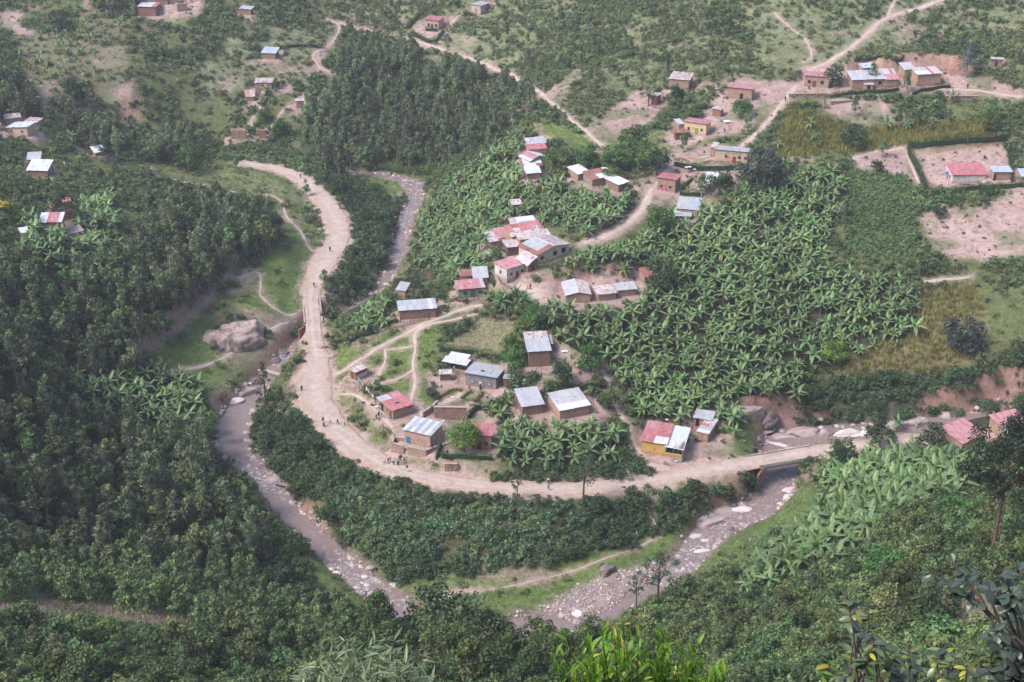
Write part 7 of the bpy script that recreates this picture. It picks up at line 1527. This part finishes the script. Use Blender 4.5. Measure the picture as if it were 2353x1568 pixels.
for i, (k, x, y, mt, lab) in enumerate([('J',408,605,'yellow','yellow jerrycan by the laundry fence, left one'),('J',465,598,'yellow','yellow jerrycan by the laundry fence next to the house corner'),('I',185,765,'yellow','yellow jerrycan beside the kitchen shelter'),('I',782,1015,'yellow','yellow jerrycan at the blue door of the grey house'),('I',1740,465,'yellow','yellow jerrycan in the bare yard by the long brown house'),('I',1910,395,'yellow','yellow can beside the firewood poles'),('K',712,497,'yellow','yellow can behind the yellow shop'),('F',620,870,'yellow','yellow barrel can beside the laundry hedge'),('F',655,865,'navy','dark blue can beside the laundry hedge'),('E',715,1070,'yellow','yellow can in front of the dark plank shed'),('M',742,540,'yellow','yellow can at the road edge above the weir'),('M',1003,570,'yellow','yellow can lying at the path junction')]):
    g = sg(k, x, y); tag(link('jerrycan', CAN, None, g, (0, 0, i), (1.3, 1.3, 1.3), M[mt]), lab, 'jerrycan')
b = MB(); b.tube([(0,0,0),(0,0,.02),(0,0,.2)], [.22,.24,.34], 12); BAS = b.mesh('basin', M['navy'])
for k, x, y, mt, lab in [('J',437,605,'navy','dark blue basin between the two yellow jerrycans'),('J',525,640,'teal','green basin beside the washing by the house corner'),('J',660,765,'bright_blue','small blue basin in front of the red and grey patched roof'),('I',1748,505,'bright_blue','blue basin in the bare yard'),('I',230,775,'white','white basin at the kitchen shelter'),('F',1030,965,'bright_blue','blue basin below the bright white roof'),('H',858,1285,'pink','pink basin below the green windowed house'),('K',600,480,'white','white basin behind the yellow shop')]:
    tag(link('basin', BAS, None, sg(k, x, y), (0, 0, 0), (1.2, 1.2, 1.2), M[mt]), lab, 'basin')
pl = sg('I', 1645, 1240); pp_ = empty('pole', pl); tag(pp_, 'thin upright pole between the two grey roofs', 'pole'); pole(pp_, (0,0,-.5), (0,0,5), .05, 'shaft'); 
# dead branches on the bank
for (k, x, y, lab) in [('k',200,400,'tangle of dead grey branches on the bank below the road'),('k',600,470,'tangle of bare brown branches below the tall thin roadside tree'),('k',40,360,'dry brushwood at the upper left of the bank')]:
    g = sg(k, x, y); r_ = random.Random(x); b = MB()
    for i in range(70):
        a = r_.uniform(0, 6.28); x0, y0 = r_.uniform(-4, 4), r_.uniform(-2, 2); zz = float(gz(g.x+x0, g.y+y0))-g.z; L_ = r_.uniform(1, 2.8); p0 = Vector((x0, y0, zz)); p1 = p0+Vector((math.cos(a)*L_*.6, math.sin(a)*L_*.4, r_.uniform(.3, 1.0))); b.tube([p0, p1, p1+Vector((math.cos(a+.6)*.6, math.sin(a+.6)*.4, .3))], [.035, .025, .01], 3)
    tag(b.obj('brushwood', M['stick'], None, loc=g), lab, 'brushwood', kind='stuff')
# ------------------------------------------------------------------ people: one skinned body per pose, clothes as children
def skin_mesh(name, J, E, Rr, mat, sub=1):
    me = bpy.data.meshes.new(name); me.from_pydata([j for j in J], E, []); o = bpy.data.objects.new('tmp', me); COL.objects.link(o)
    sk = o.modifiers.new('skin', 'SKIN'); sk.use_smooth_shade = True
    for i, d in enumerate(me.skin_vertices[0].data): d.radius = Rr[i] if hasattr(Rr[i], '__len__') else (Rr[i], Rr[i])
    me.skin_vertices[0].data[0].use_root = True
    s = o.modifiers.new('sub', 'SUBSURF'); s.levels = sub; s.render_levels = sub
    dg = bpy.context.evaluated_depsgraph_get(); dg.update(); ev = o.evaluated_get(dg); out = bpy.data.meshes.new_from_object(ev); out.name = name; bpy.data.objects.remove(o); bpy.data.meshes.remove(me)
    out.materials.clear(); out.materials.append(mat); return out
def pose(kind):
    # pelvis, chest, neck, head ; arms and legs as joints (x side, y forward -> we face -y)
    P = dict(pel=(0,0,.95), ch=(0,0,1.28), nk=(0,0,1.47), hd=(0,-.02,1.60), ht=(0,-.01,1.72))
    if kind == 'stand': legs = [((.09,0,.92),(.10,-.01,.5),(.10,.02,.08),(.11,-.13,.04)), ((-.09,0,.92),(-.10,-.01,.5),(-.11,.02,.08),(-.12,-.13,.04))]; arms = [((.19,0,1.40),(.24,.03,1.12),(.25,-.04,.88)), ((-.19,0,1.40),(-.24,.03,1.12),(-.25,-.04,.88))]
    elif kind == 'walk': legs = [((.09,0,.92),(.09,-.22,.52),(.09,-.24,.09),(.09,-.38,.05)), ((-.09,0,.92),(-.09,.06,.5),(-.10,.34,.16),(-.10,.24,.05))]; arms = [((.19,0,1.40),(.23,.17,1.14),(.22,.18,.90)), ((-.19,0,1.40),(-.23,-.14,1.14),(-.21,-.30,.95))]
    elif kind == 'run': legs = [((.09,0,.92),(.09,-.36,.66),(.09,-.32,.24),(.09,-.46,.2)), ((-.09,0,.92),(-.09,.16,.5),(-.10,.52,.34),(-.10,.52,.2))]; arms = [((.19,0,1.40),(.32,.2,1.2),(.40,.02,1.1)), ((-.19,0,1.40),(-.32,-.16,1.2),(-.36,-.36,1.3))]
    elif kind == 'sit': P = dict(pel=(0,0,.30), ch=(0,-.06,.64), nk=(0,-.08,.83), hd=(0,-.12,.96), ht=(0,-.12,1.08)); legs = [((.10,0,.28),(.13,-.38,.50),(.12,-.42,.08),(.12,-.56,.04)), ((-.10,0,.28),(-.13,-.38,.50),(-.12,-.42,.08),(-.12,-.56,.04))]; arms = [((.19,-.06,.76),(.24,-.2,.52),(.12,-.38,.52)), ((-.19,-.06,.76),(-.24,-.2,.52),(-.12,-.38,.52))]
    elif kind == 'bend': P = dict(pel=(0,.1,.90), ch=(0,-.22,1.08), nk=(0,-.40,1.12), hd=(0,-.53,1.12), ht=(0,-.64,1.08)); legs = [((.09,.1,.88),(.10,0,.5),(.10,.06,.08),(.11,-.08,.04)), ((-.09,.1,.88),(-.10,0,.5),(-.11,.06,.08),(-.12,-.08,.04))]; arms = [((.19,-.36,1.04),(.2,-.42,.76),(.14,-.5,.5)), ((-.19,-.36,1.04),(-.2,-.42,.76),(-.14,-.5,.5))]
    return P, legs, arms
def person_protos(kind):
    P, legs, arms = pose(kind); J = [P['pel'], P['ch'], P['nk'], P['hd'], P['ht']]; Rr = [(.13,.10), (.15,.10), .05, .095, .075]; E = [(0,1),(1,2),(2,3),(3,4)]
    face = (P['hd'][0], P['hd'][1]-.09, P['hd'][2]-.02); J.append(face); Rr.append(.028); E.append((3, 5))
    for lg in legs:
        b = len(J); J += list(lg); Rr += [.085, .06, .04, .035]; E += [(0, b), (b, b+1), (b+1, b+2), (b+2, b+3)]
    for ar in arms:
        hd_ = Vector(ar[2])+(Vector(ar[2])-Vector(ar[1])).normalized()*.12; b = len(J); J += list(ar)+[tuple(hd_)]; Rr += [.055, .042, .03, .032]; E += [(1, b), (b, b+1), (b+1, b+2), (b+2, b+3)]
        for s in (-.035, -.012, .012, .035):
            f0 = hd_+Vector((s*.3, s, 0)); f1 = f0+(hd_-Vector(ar[2])).normalized()*.07; c = len(J); J += [tuple(f1)]; Rr += [.010]; E += [(b+3, c)]
    body = skin_mesh('body', J, E, Rr, M['skin'])
    # shirt
    J = [P['pel'], P['ch'], (P['nk'][0], P['nk'][1], P['nk'][2]-.04)]; Rr = [(.155,.125), (.175,.125), .085]; E = [(0,1),(1,2)]
    for ar in arms: b = len(J); J += [ar[0], tuple(Vector(ar[0]).lerp(Vector(ar[1]), .85))]; Rr += [.078, .06]; E += [(1, b), (b, b+1)]
    shirt = skin_mesh('shirt', J, E, Rr, M['white'])
    J = [(P['pel'][0], P['pel'][1], P['pel'][2]+.02)]; Rr = [(.16,.13)]; E = []
    for lg in legs: b = len(J); J += [lg[0], lg[1], tuple(Vector(lg[1]).lerp(Vector(lg[2]), .85))]; Rr += [.11, .085, .065]; E += [(0, b), (b, b+1), (b+1, b+2)]
    trou = skin_mesh('trousers', J, E, Rr, M['navy'])
    b = MB(); mid = (Vector(legs[0][1])+Vector(legs[1][1]))/2; low = (Vector(legs[0][2])+Vector(legs[1][2]))/2; b.tube([tuple(Vector(P['pel'])+Vector((0,0,.1))), P['pel'], tuple(mid), tuple(Vector(mid).lerp(low, .75))], [.14, .19, .22, .26], 12); skirt = b.mesh('skirt', M['maroon'], True)
    h = skin_mesh('hair', [tuple(Vector(P['hd'])+Vector((0,.02,.04))), tuple(Vector(P['ht'])+Vector((0,.015,.02)))], [(0,1)], [.102, .08], M['hair'])
    return dict(body=body, shirt=shirt, trousers=trou, skirt=skirt, hair=h)
PP = {k: person_protos(k) for k in ('stand','walk','run','sit','bend')}
def person(k, x, y, ps, rz, top, low, label, sc=1.0, skirt=False, hat=None, loc=None, dz=0):
    g = Vector(loc) if loc is not None else sg(k, x, y); g.z += dz
    if k in ('J','f','j','k','K','b','L','M') and RD[int((g.x-GX0)/GS), int((g.y-GY0)/GS)] < 3.5 and loc is None: g.z = max(g.z, float(RZ[int((g.x-GX0)/GS), int((g.y-GY0)/GS)])+.02)
    root = empty('person', g, rz, sc); tag(root, label, 'person'); p = PP[ps]; link('body', p['body'], root); link('shirt', p['shirt'], root, mat=M[top]); link('hair', p['hair'], root, mat=M[hat or 'hair'])
    link('skirt' if skirt else 'trousers', p['skirt' if skirt else 'trousers'], root, mat=M[low]); return root
PEOPLE = [('J',298,898,'stand',1.2,'black','black','person in black standing on the grass edge left of the striped roof house'),('J',92,878,'run',2.0,'green','black','child in a green shirt running on the road',.75),('J',135,822,'walk',2.2,'navy','black','child in dark clothes walking at the road edge',.8),('J',5,850,'run',1.0,'navy','white','child in blue running across the wide road',.8),
 ('f',500,1355,'stand',.4,'red','maroon','person in red standing at the left side of the wide road'),('f',504,1382,'walk',3.4,'cream','red','person in a cream top and red skirt just below the one in red',1,True),('f',548,1367,'run',1.6,'sky','black','child in light blue running left of the middle of the road',.8),('f',597,1368,'run',1.2,'navy','black','child in navy with spread arms on the road',.8),
 ('f',353,1137,'stand',0,'black','navy','lone person in dark clothes at the left verge of the wide road'),('f',547,188,'walk',0,'black','navy','person in dark clothes walking up the pale road at the bend'),('f',438,432,'walk',3.1,'red','maroon','person in red walking on the pale road above the culvert bridge'),('b',346,1222,'walk',0,'bright_blue','navy','person in blue at the top of the pale road'),
 ('J',450,798,'stand',2.0,'yellow','grey','child in pale yellow in front of the red and grey patched roof',.7),('J',488,775,'stand',1.0,'cream','brown','person in a cream shirt in the group by the mud house'),('J',520,755,'stand',.2,'navy','black','tallest person in navy in the group by the mud house'),('J',520,790,'stand',3.0,'sky','brown','child in light blue in front of the group by the mud house',.75),('J',553,755,'stand',4.0,'brown','cream','child in brown at the right of the group by the mud house',.75),
 ('J',640,1332,'bend',1.6,'black','red','person in a black top bending over a bicycle beside the road'),('J',706,1362,'stand',0,'white','navy','person in a white shirt standing between the two bicycles'),('J',760,1368,'stand',.6,'sky','navy','person in a light blue shirt leaning to the right bicycle'),('J',783,1300,'stand',3.0,'orange','black','person in orange behind the right bicycle'),('J',820,1338,'stand',5.0,'white','white','person all in white right of the second bicycle'),
 ('J',805,1310,'stand',2.0,'black','navy','person in black behind the one all in white'),('J',878,1443,'walk',.2,'black','white','person in a black vest and white trousers alone on the road'),('J',1978,1555,'stand',.5,'orange','black','person in an orange vest with a white hat at the foot of the bank',1,False,'white'),('k',327,238,'walk',0,'white','navy','person in a white shirt walking along the road, the farther of two'),('k',327,277,'walk',3.1,'grey','brown','person in grey walking along the road, the nearer of two',.85),
 ('K',798,1028,'stand',3.4,'navy','navy','person in blue with a white head scarf leaning on the porch wall',1,False,'white'),('K',965,645,'stand',.6,'brown','orange','person in brown standing in the passage behind the porch'),('K',1020,760,'sit',1.0,'cream','black','person seated beside the motorcycle'),
 ('H',1722,1145,'stand',0,'red','maroon','person in red standing on the earth below the white walled house'),('H',1692,1143,'stand',1.0,'brown','black','child in brown beside the one in red',.7),('H',1770,1028,'stand',2.0,'violet','pink','person in violet and pink carrying green leaves on the path'),('H',1752,1047,'walk',1.0,'brown','red','child in front of the person in violet',.7),
 ('I',598,1038,'stand',0,'bright_blue','navy','child in blue at the left end of the grey plastered house',.75),('I',745,1040,'stand',.5,'maroon','black','person in a long black skirt at the blue door',1,True,'red'),('I',1972,632,'stand',0,'brown','black','child standing in the middle of the bare yard',.8),('I',1718,665,'bend',1.5,'navy','teal','person bending at the corner of the long brown mud house'),('I',210,745,'bend',2,'navy','black','person bending in the kitchen shelter yard'),
 ('G',288,522,'sit',0,'maroon','black','person in dark red sitting by the wall of the orange house'),('d',240,692,'stand',0,'navy','black','person in navy standing where the paths meet at the upper right'),('E',1212,978,'walk',1.6,'bright_blue','black','person in blue walking behind a load on the path'),('E',1268,942,'walk',1.5,'orange','cream','person in orange on the path above the one in blue'),('E',857,1118,'sit',1,'brown','black','person sitting at the edge of the yellow house yard'),
 ('B',740,760,'stand',0,'white','cream','person in white on the yard of the left slope'),('B',785,768,'stand',1,'green','black','child in green right of the person in white',.8),('B',806,765,'stand',2,'white','navy','child in white at the edge of the left slope yard',.8),('B',1420,655,'stand',2,'white','grey','person in white beside the path above the meadow'),('M',1037,340,'sit',2,'red','maroon','person in red sitting on the rocks at the road junction'),
 ('M',697,385,'bend',1,'bright_blue','white','person in blue washing clothes at the stream'),('A',857,195,'stand',0,'sky','navy','person in light blue beside the roofless shell'),('L',1405,695,'stand',0,'navy','black','person in dark blue beside the tree right of the bridge'),('d',1482,605,'stand',0,'black','navy','person in dark clothes on the path at the upper right')]
for q in PEOPLE:
    k, x, y, ps, rz, t, lw, lab = q[:8]; person(k, x, y, ps, rz, t, lw, lab, *(q[8:]))

# ------------------------------------------------------------------ bicycles, motorcycle, goats
def ring(b, c, R_, r, n=18, ax='y'):
    pts = [(c[0]+R_*math.cos(2*math.pi*i/n), c[1], c[2]+R_*math.sin(2*math.pi*i/n)) for i in range(n+1)]; b.tube(pts, r, 4)
def bicycle(loc, rz, label, lie=0):
    root = empty('bicycle', loc, rz); root.rotation_euler = (lie, 0, rz); tag(root, label, 'bicycle')
    for x in (-.52, .52):
        b = MB(); ring(b, (x,0,.34), .33, .022); w = b.obj('wheel', M['rubber'], root)
        b = MB(); 
        for i in range(8): a = math.pi*i/8; b.tube([(x-.31*math.cos(a),0,.34-.31*math.sin(a)),(x+.31*math.cos(a),0,.34+.31*math.sin(a))], .006, 3)
        b.obj('spokes', M['grey'], w)
    b = MB(); S_ = [(-.52,0,.34),(-.05,0,.30),(-.18,0,.80),(.36,0,.78),(.52,0,.34)]
    for a, c in ((0,1),(0,2),(1,2),(1,3),(2,3),(3,4)): b.tube([S_[a], S_[c]], .02, 5)
    b.obj('frame', M['metal_dark'], root); b = MB(); b.box(-.30,-.05,-.07,.07,.84,.90); b.obj('saddle', M['black'], root); b = MB(); b.tube([(.30,-.28,.98),(.36,0,.98),(.30,.28,.98)], .015, 5); b.tube([(.36,0,.78),(.36,0,.98)], .018, 5); b.obj('handlebar', M['grey'], root)
    b = MB(); b.box(-.75,-.3,-.1,.1,.68,.71); b.obj('rack', M['metal_dark'], root)
def on_road(k, x, y): g = sg(k, x, y); i, j = int((g.x-GX0)/GS), int((g.y-GY0)/GS); g.z = max(g.z, float(RZ[i, j])+.02) if RD[i, j] < 3.5 else g.z; return g
bicycle(on_road('J', 612, 1350), .4, 'bicycle held by the person bending at the left of the group'); bicycle(on_road('J', 795, 1362), .1, 'bicycle in the middle of the group on the road'); bicycle(sg('K', 598, 1125), -.35, 'bicycle parked alone in front of the yellow shop')
def motorcycle(loc, rz, label, tank='red'):
    root = empty('motorcycle', loc, rz); tag(root, label, 'motorcycle')
    for x in (-.62, .62): b = MB(); ring(b, (x,0,.31), .27, .05); b.obj('wheel', M['rubber'], root)
    b = MB(); b.box(-.2,.22,-.13,.13,.25,.55); b.obj('engine', M['metal_dark'], root); b = MB(); b.prism([(-.05,-.13),(.38,-.1),(.38,.1),(-.05,.13)], [.62]*4, [.80,.86,.86,.80]); b.obj('tank', M[tank], root); b = MB(); b.box(-.72,-.06,-.13,.13,.70,.80); b.obj('seat', M['black'], root)
    b = MB(); b.tube([(.62,0,.31),(.42,0,.95)], .035, 5); b.tube([(-.62,0,.31),(-.1,0,.5),(.38,0,.6)], .03, 5); b.obj('frame', M['metal_dark'], root); b = MB(); b.tube([(.34,-.36,1.0),(.44,0,.97),(.34,.36,1.0)], .02, 5); b.obj('handlebar', M['grey'], root); b = MB(); b.box(.46,.56,-.08,.08,.78,.92); b.obj('headlight', M['white'], root)
motorcycle(sg('K', 1050, 800), .1, 'motorcycle parked against the striped narrow mud house'); motorcycle(sg('K', 800, 505), .2, 'red motorcycle parked behind the yellow shop')
def goat_mesh():
    J = [(-.38,0,.56),(-.1,0,.55),(.25,0,.58),(.42,0,.78),(.52,0,.90),(.68,0,.84)]; Rr = [.13,.15,.13,.07,.07,.035]; E = [(0,1),(1,2),(2,3),(3,4),(4,5)]
    for s in (1, -1):
        b = len(J); J += [(-.40,s*.09,.46),(-.34,s*.09,.34),(-.44,s*.09,.22),(-.40,s*.09,.02)]; Rr += [.07,.05,.03,.025]; E += [(0,b),(b,b+1),(b+1,b+2),(b+2,b+3)]
        b = len(J); J += [(.24,s*.08,.44),(.25,s*.08,.24),(.25,s*.08,.02)]; Rr += [.055,.033,.025]; E += [(2,b),(b,b+1),(b+1,b+2)]
        b = len(J); J += [(.46,s*.12,.90)]; Rr += [.018]; E += [(4,b)]
    b = len(J); J += [(-.54,0,.66)]; Rr += [.025]; E += [(0,b)]
    return skin_mesh('goat', J, E, Rr, M['black'])
GO = goat_mesh()
for i, (k, x, y, mt, lab) in enumerate([('k',950,528,'black','black and white goat under the bushes at the foot of the red path'),('k',925,588,'white','white goat on the thin path across the grass flat'),('k',885,668,'black','black goat grazing in the middle of the grass flat'),('k',1085,525,'black','black goat left of the pair near the upper grass'),('k',1115,512,'black','black goat near the upper end of the grass flat'),('k',1183,520,'metal_dark','dark goat closest to the river slabs')]):
    tag(link('goat', GO, None, sg(k, x, y), (0, 0, i*1.7), (1.1,1.1,1.1), M[mt]), lab, 'goat')

# ------------------------------------------------------------------ plants close to the viewpoint
def leaf_mesh(L_, W_, bend, fold, mat, seg=6, round_=False):
    b = MB(); rows = []
    for k in range(seg+1):
        t = k/seg; ww = W_*(math.sin(math.pi*min(.985, max(.015, t)))**(.55 if round_ else .8))*(1 if round_ else (1.15-.5*t)); rows.append((L_*t*(1-.1*abs(bend)), -bend*L_*t*t, ww))
    for k in range(seg):
        (x0, z0, w0), (x1, z1, w1) = rows[k], rows[k+1]
        for s in (1, -1):
            q = [(x0,0,z0),(x1,0,z1),(x1,s*w1,z1+w1*fold),(x0,s*w0,z0+w0*fold)]; b.poly(q if s < 0 else q[::-1])
    me = b.mesh('leaf', M[mat], True); a = me.attributes.new('tint', 'FLOAT', 'FACE'); a.data.foreach_set('value', [.35+.3*((i % 2)) for i in range(len(b.f))]); return me
def at_depth(u, v, d):
    a, b = (u-UC)/FD, (v-VC)/FD; return Vector((d*a, d*(CP-SP*b), CAM_H-d*(SP+CP*b)))
def spray(name, base, tips, leafs, label, cat, nl, rl, stem_r=.012, seed=1, side=.9, extra=None):
    """stems from base to each tip with leaves set along the upper part of each stem"""
    r_ = random.Random(seed); root = empty(name, base); tag(root, label, cat); cnt = 0
    for ti, tip in enumerate(tips):
        t_ = Vector(tip)-Vector(base); mid = t_*.5+Vector((r_.uniform(-.1,.1), r_.uniform(-.1,.1), r_.uniform(.0,.12)))*t_.length
        pts = [Vector((0,0,0)), mid*.6, mid, mid.lerp(t_, .5)+Vector((0,0,.04*t_.length)), t_]; q = MB(); q.tube(pts, [stem_r*2, stem_r*1.6, stem_r*1.2, stem_r*.8, stem_r*.4], 5); q.obj('branch', M['bark'], root)
        for i in range(nl):
            f = rl+(1-rl)*i/max(nl-1, 1); s_ = f*4; k = min(int(s_), 3); p = pts[k].lerp(pts[k+1], s_-k); az = r_.uniform(0, 6.28); el = r_.uniform(-.6, .9)*side; sc = r_.uniform(.7, 1.2)
            link('leaf', leafs[r_.randrange(len(leafs))], root, p, (r_.uniform(-.5,.5), -el, az), (sc, sc, sc)); cnt += 1
    return root
R_ = random.Random(12)
def root_at(u, v, d): p = at_depth(u, v, d); return Vector((p.x, p.y, float(gz(p.x, p.y))-.1))
WL = [leaf_mesh(.24,.020,.35,.2,'lf_near'), leaf_mesh(.21,.018,.6,.2,'lf_near'), leaf_mesh(.23,.020,.1,.2,'lf_near')]
tips = []
for i in range(60):
    u = R_.uniform(690, 1000); top = 1452+80*abs((u-840)/165)**2; tips.append(at_depth(u, R_.uniform(top, 1590), R_.uniform(17, 19.5)))
spray('willow_leaved_shrub', root_at(845, 1640, 18.5), tips, WL, 'shrub with long narrow grey green leaves rising at the bottom edge left of centre', 'shrub', 14, .82, seed=2)
BL = [leaf_mesh(.125,.021,.25,.25,'lf_near_bright'), leaf_mesh(.11,.018,.1,.25,'lf_near_bright'), leaf_mesh(.12,.019,.4,.2,'lf_near_bright'), leaf_mesh(.10,.015,.3,.2,'lf_near_yellow')]
tips = []
for i in range(105):
    u = R_.uniform(1265, 1670); top = 1440+60*abs((u-1440)/200)**2+R_.uniform(-15, 30); tips.append(at_depth(u, top+R_.uniform(0, 95), R_.uniform(11.5, 13)))
def upright(name, base, tips, leafs, label, nl, seed):
    r_ = random.Random(seed); root = empty(name, base); tag(root, label, 'shrub')
    for tip in tips:
        t_ = Vector(tip)-Vector(base); q = MB(); pts = [Vector((0,0,0)), t_*.5+Vector((0,0,.05)), t_]; q.tube(pts, [.02,.009,.003], 5); q.obj('branch', M['lf_near_bright'], root)
        if r_.random() < .6:
            q = MB(); w_ = r_.uniform(-.06, .06); c = [t_+Vector((w_*math.sin(a*2.2)*a*.5, 0, .05*a)) for a in (0, .5, 1, 1.5, 2, 2.5)]; q.tube(c, [.006,.005,.005,.004,.004,.002], 4); q.obj('tendril', M['lf_hedge_yellow'], root)
        for i in range(nl):
            f = .84+.17*i/nl; p = t_*f; az = r_.uniform(0, 6.28); sc = r_.uniform(.7, 1.25); link('leaf', leafs[r_.choice([0,0,0,1,1,1,2,2,2,3])], root, p, (r_.uniform(-.6,.6), -r_.uniform(.9, 1.5), az), (sc,)*3)
upright('bright_leaved_shrub', root_at(1460, 1640, 12.5), tips, BL, 'shrub with upright glossy bright green leaves and pale tendrils at the bottom edge', 8, 5)
RL = [leaf_mesh(.15,.050,.25,.15,'lf_near_dark',6,True), leaf_mesh(.13,.045,.1,.15,'lf_near_dark',6,True), leaf_mesh(.16,.055,.45,.1,'lf_near_dark',6,True)]
tips = [at_depth(u+R_.uniform(-12,12), v+R_.uniform(-12,12), R_.uniform(15.5, 17.5)) for u, v in [(2195,1290),(2240,1300),(2290,1330),(2330,1300),(2350,1350),(2170,1330),(2140,1315),(2260,1360),(2310,1390),(2345,1420),(2300,1440),(2330,1470),(2290,1500),(2345,1510),(2310,1545),(2260,1560),(2350,1560),(2380,1400),(2380,1480),(2280,1470),(2320,1360),(2340,1450),(2320,1520),(2350,1390),(2300,1480),(2335,1535),(2270,1530)]]
spray('round_leaved_shrub', root_at(2440, 1600, 16.5), tips, RL, 'shrub with round dark grey green leaves reaching in from the lower right corner', 'shrub', 11, .78, .02, 7)
FL = [leaf_mesh(.20,.045,.3,.2,'lf_near',6,True), leaf_mesh(.18,.042,.1,.2,'lf_near_dark',6,True), leaf_mesh(.13,.028,.35,.2,'lf_near_yellow',6,True), leaf_mesh(.2,.045,.2,.2,'lf_near',6,True), leaf_mesh(.2,.04,.3,.2,'lf_nearbush',6,True), leaf_mesh(.20,.045,.4,.2,'lf_near',6,True), leaf_mesh(.20,.045,.4,.2,'lf_near_dark',6,True), leaf_mesh(.05,.02,.1,.2,'lf_hedge_yellow',3,True)]
tips = [at_depth(u+R_.uniform(-10,10), v+R_.uniform(-10,10), R_.uniform(17.5, 19.5)) for u, v in [(1955,1370),(1975,1385),(1990,1400),(1940,1410),(2010,1440),(1975,1470),(1940,1500),(2030,1480),(2060,1510),(1990,1520),(1960,1545),(2040,1550),(2080,1560),(2100,1500),(2120,1540),(1900,1560),(2000,1480),(2020,1530),(2060,1540),(1980,1560),(2000,1500)]]
spray('flowering_shrub', root_at(2010, 1640, 18.5), tips, FL, 'shrub with broad leaves and small yellow flower heads at the lower right', 'shrub', 12, .82, .016, 9)
tips = [at_depth(u, v, R_.uniform(15.5, 16.5)) for u, v in [(2170,1490),(2150,1520),(2195,1510),(2220,1530),(2180,1550),(2240,1560)]]
spray('yellow_leaved_sprig', root_at(2190, 1640, 16), tips, [FL[2], FL[0], FL[0], FL[1]], 'sprig of yellow and green leaves at the bottom right', 'shrub', 7, .86, .012, 11)
tips = [at_depth(u, v, 16) for u, v in [(1890,1545),(1905,1520),(1920,1560),(1880,1575)]]
spray('yellow_tipped_sprig', root_at(1895, 1640, 16), tips, [BL[3], BL[0], FL[2]], 'yellow tipped sprig left of the flowering shrub at the bottom edge', 'shrub', 7, .86, .01, 13)
g = sg('i', 700, 1300); plant_tree('mango', 1, g, 0, .9, 'tree', 'dark bush with rusty orange young leaves on the near slope', 'shrub')

# ------------------------------------------------------------------ haze
hz = bpy.data.meshes.new('haze'); b = MB(); b.box(-420, 420, -80, 800, -6, 190); hz = b.mesh('haze', M['white']); hz.materials.clear()
hm = bpy.data.materials.new('haze'); hm.use_nodes = True; hn = hm.node_tree.nodes; hn.remove(hn['Principled BSDF']); pv = hn.new('ShaderNodeVolumePrincipled'); pv.inputs['Color'].default_value = (.90,.89,1.0,1); pv.inputs['Density'].default_value = .00018; pv.inputs['Anisotropy'].default_value = .2
hm.node_tree.links.new(pv.outputs[0], hn['Material Output'].inputs['Volume']); hz.materials.append(hm); o = link('haze', hz); o['kind'] = 'stuff'; o['label'] = 'thin pale haze filling the valley'; o['category'] = 'haze'
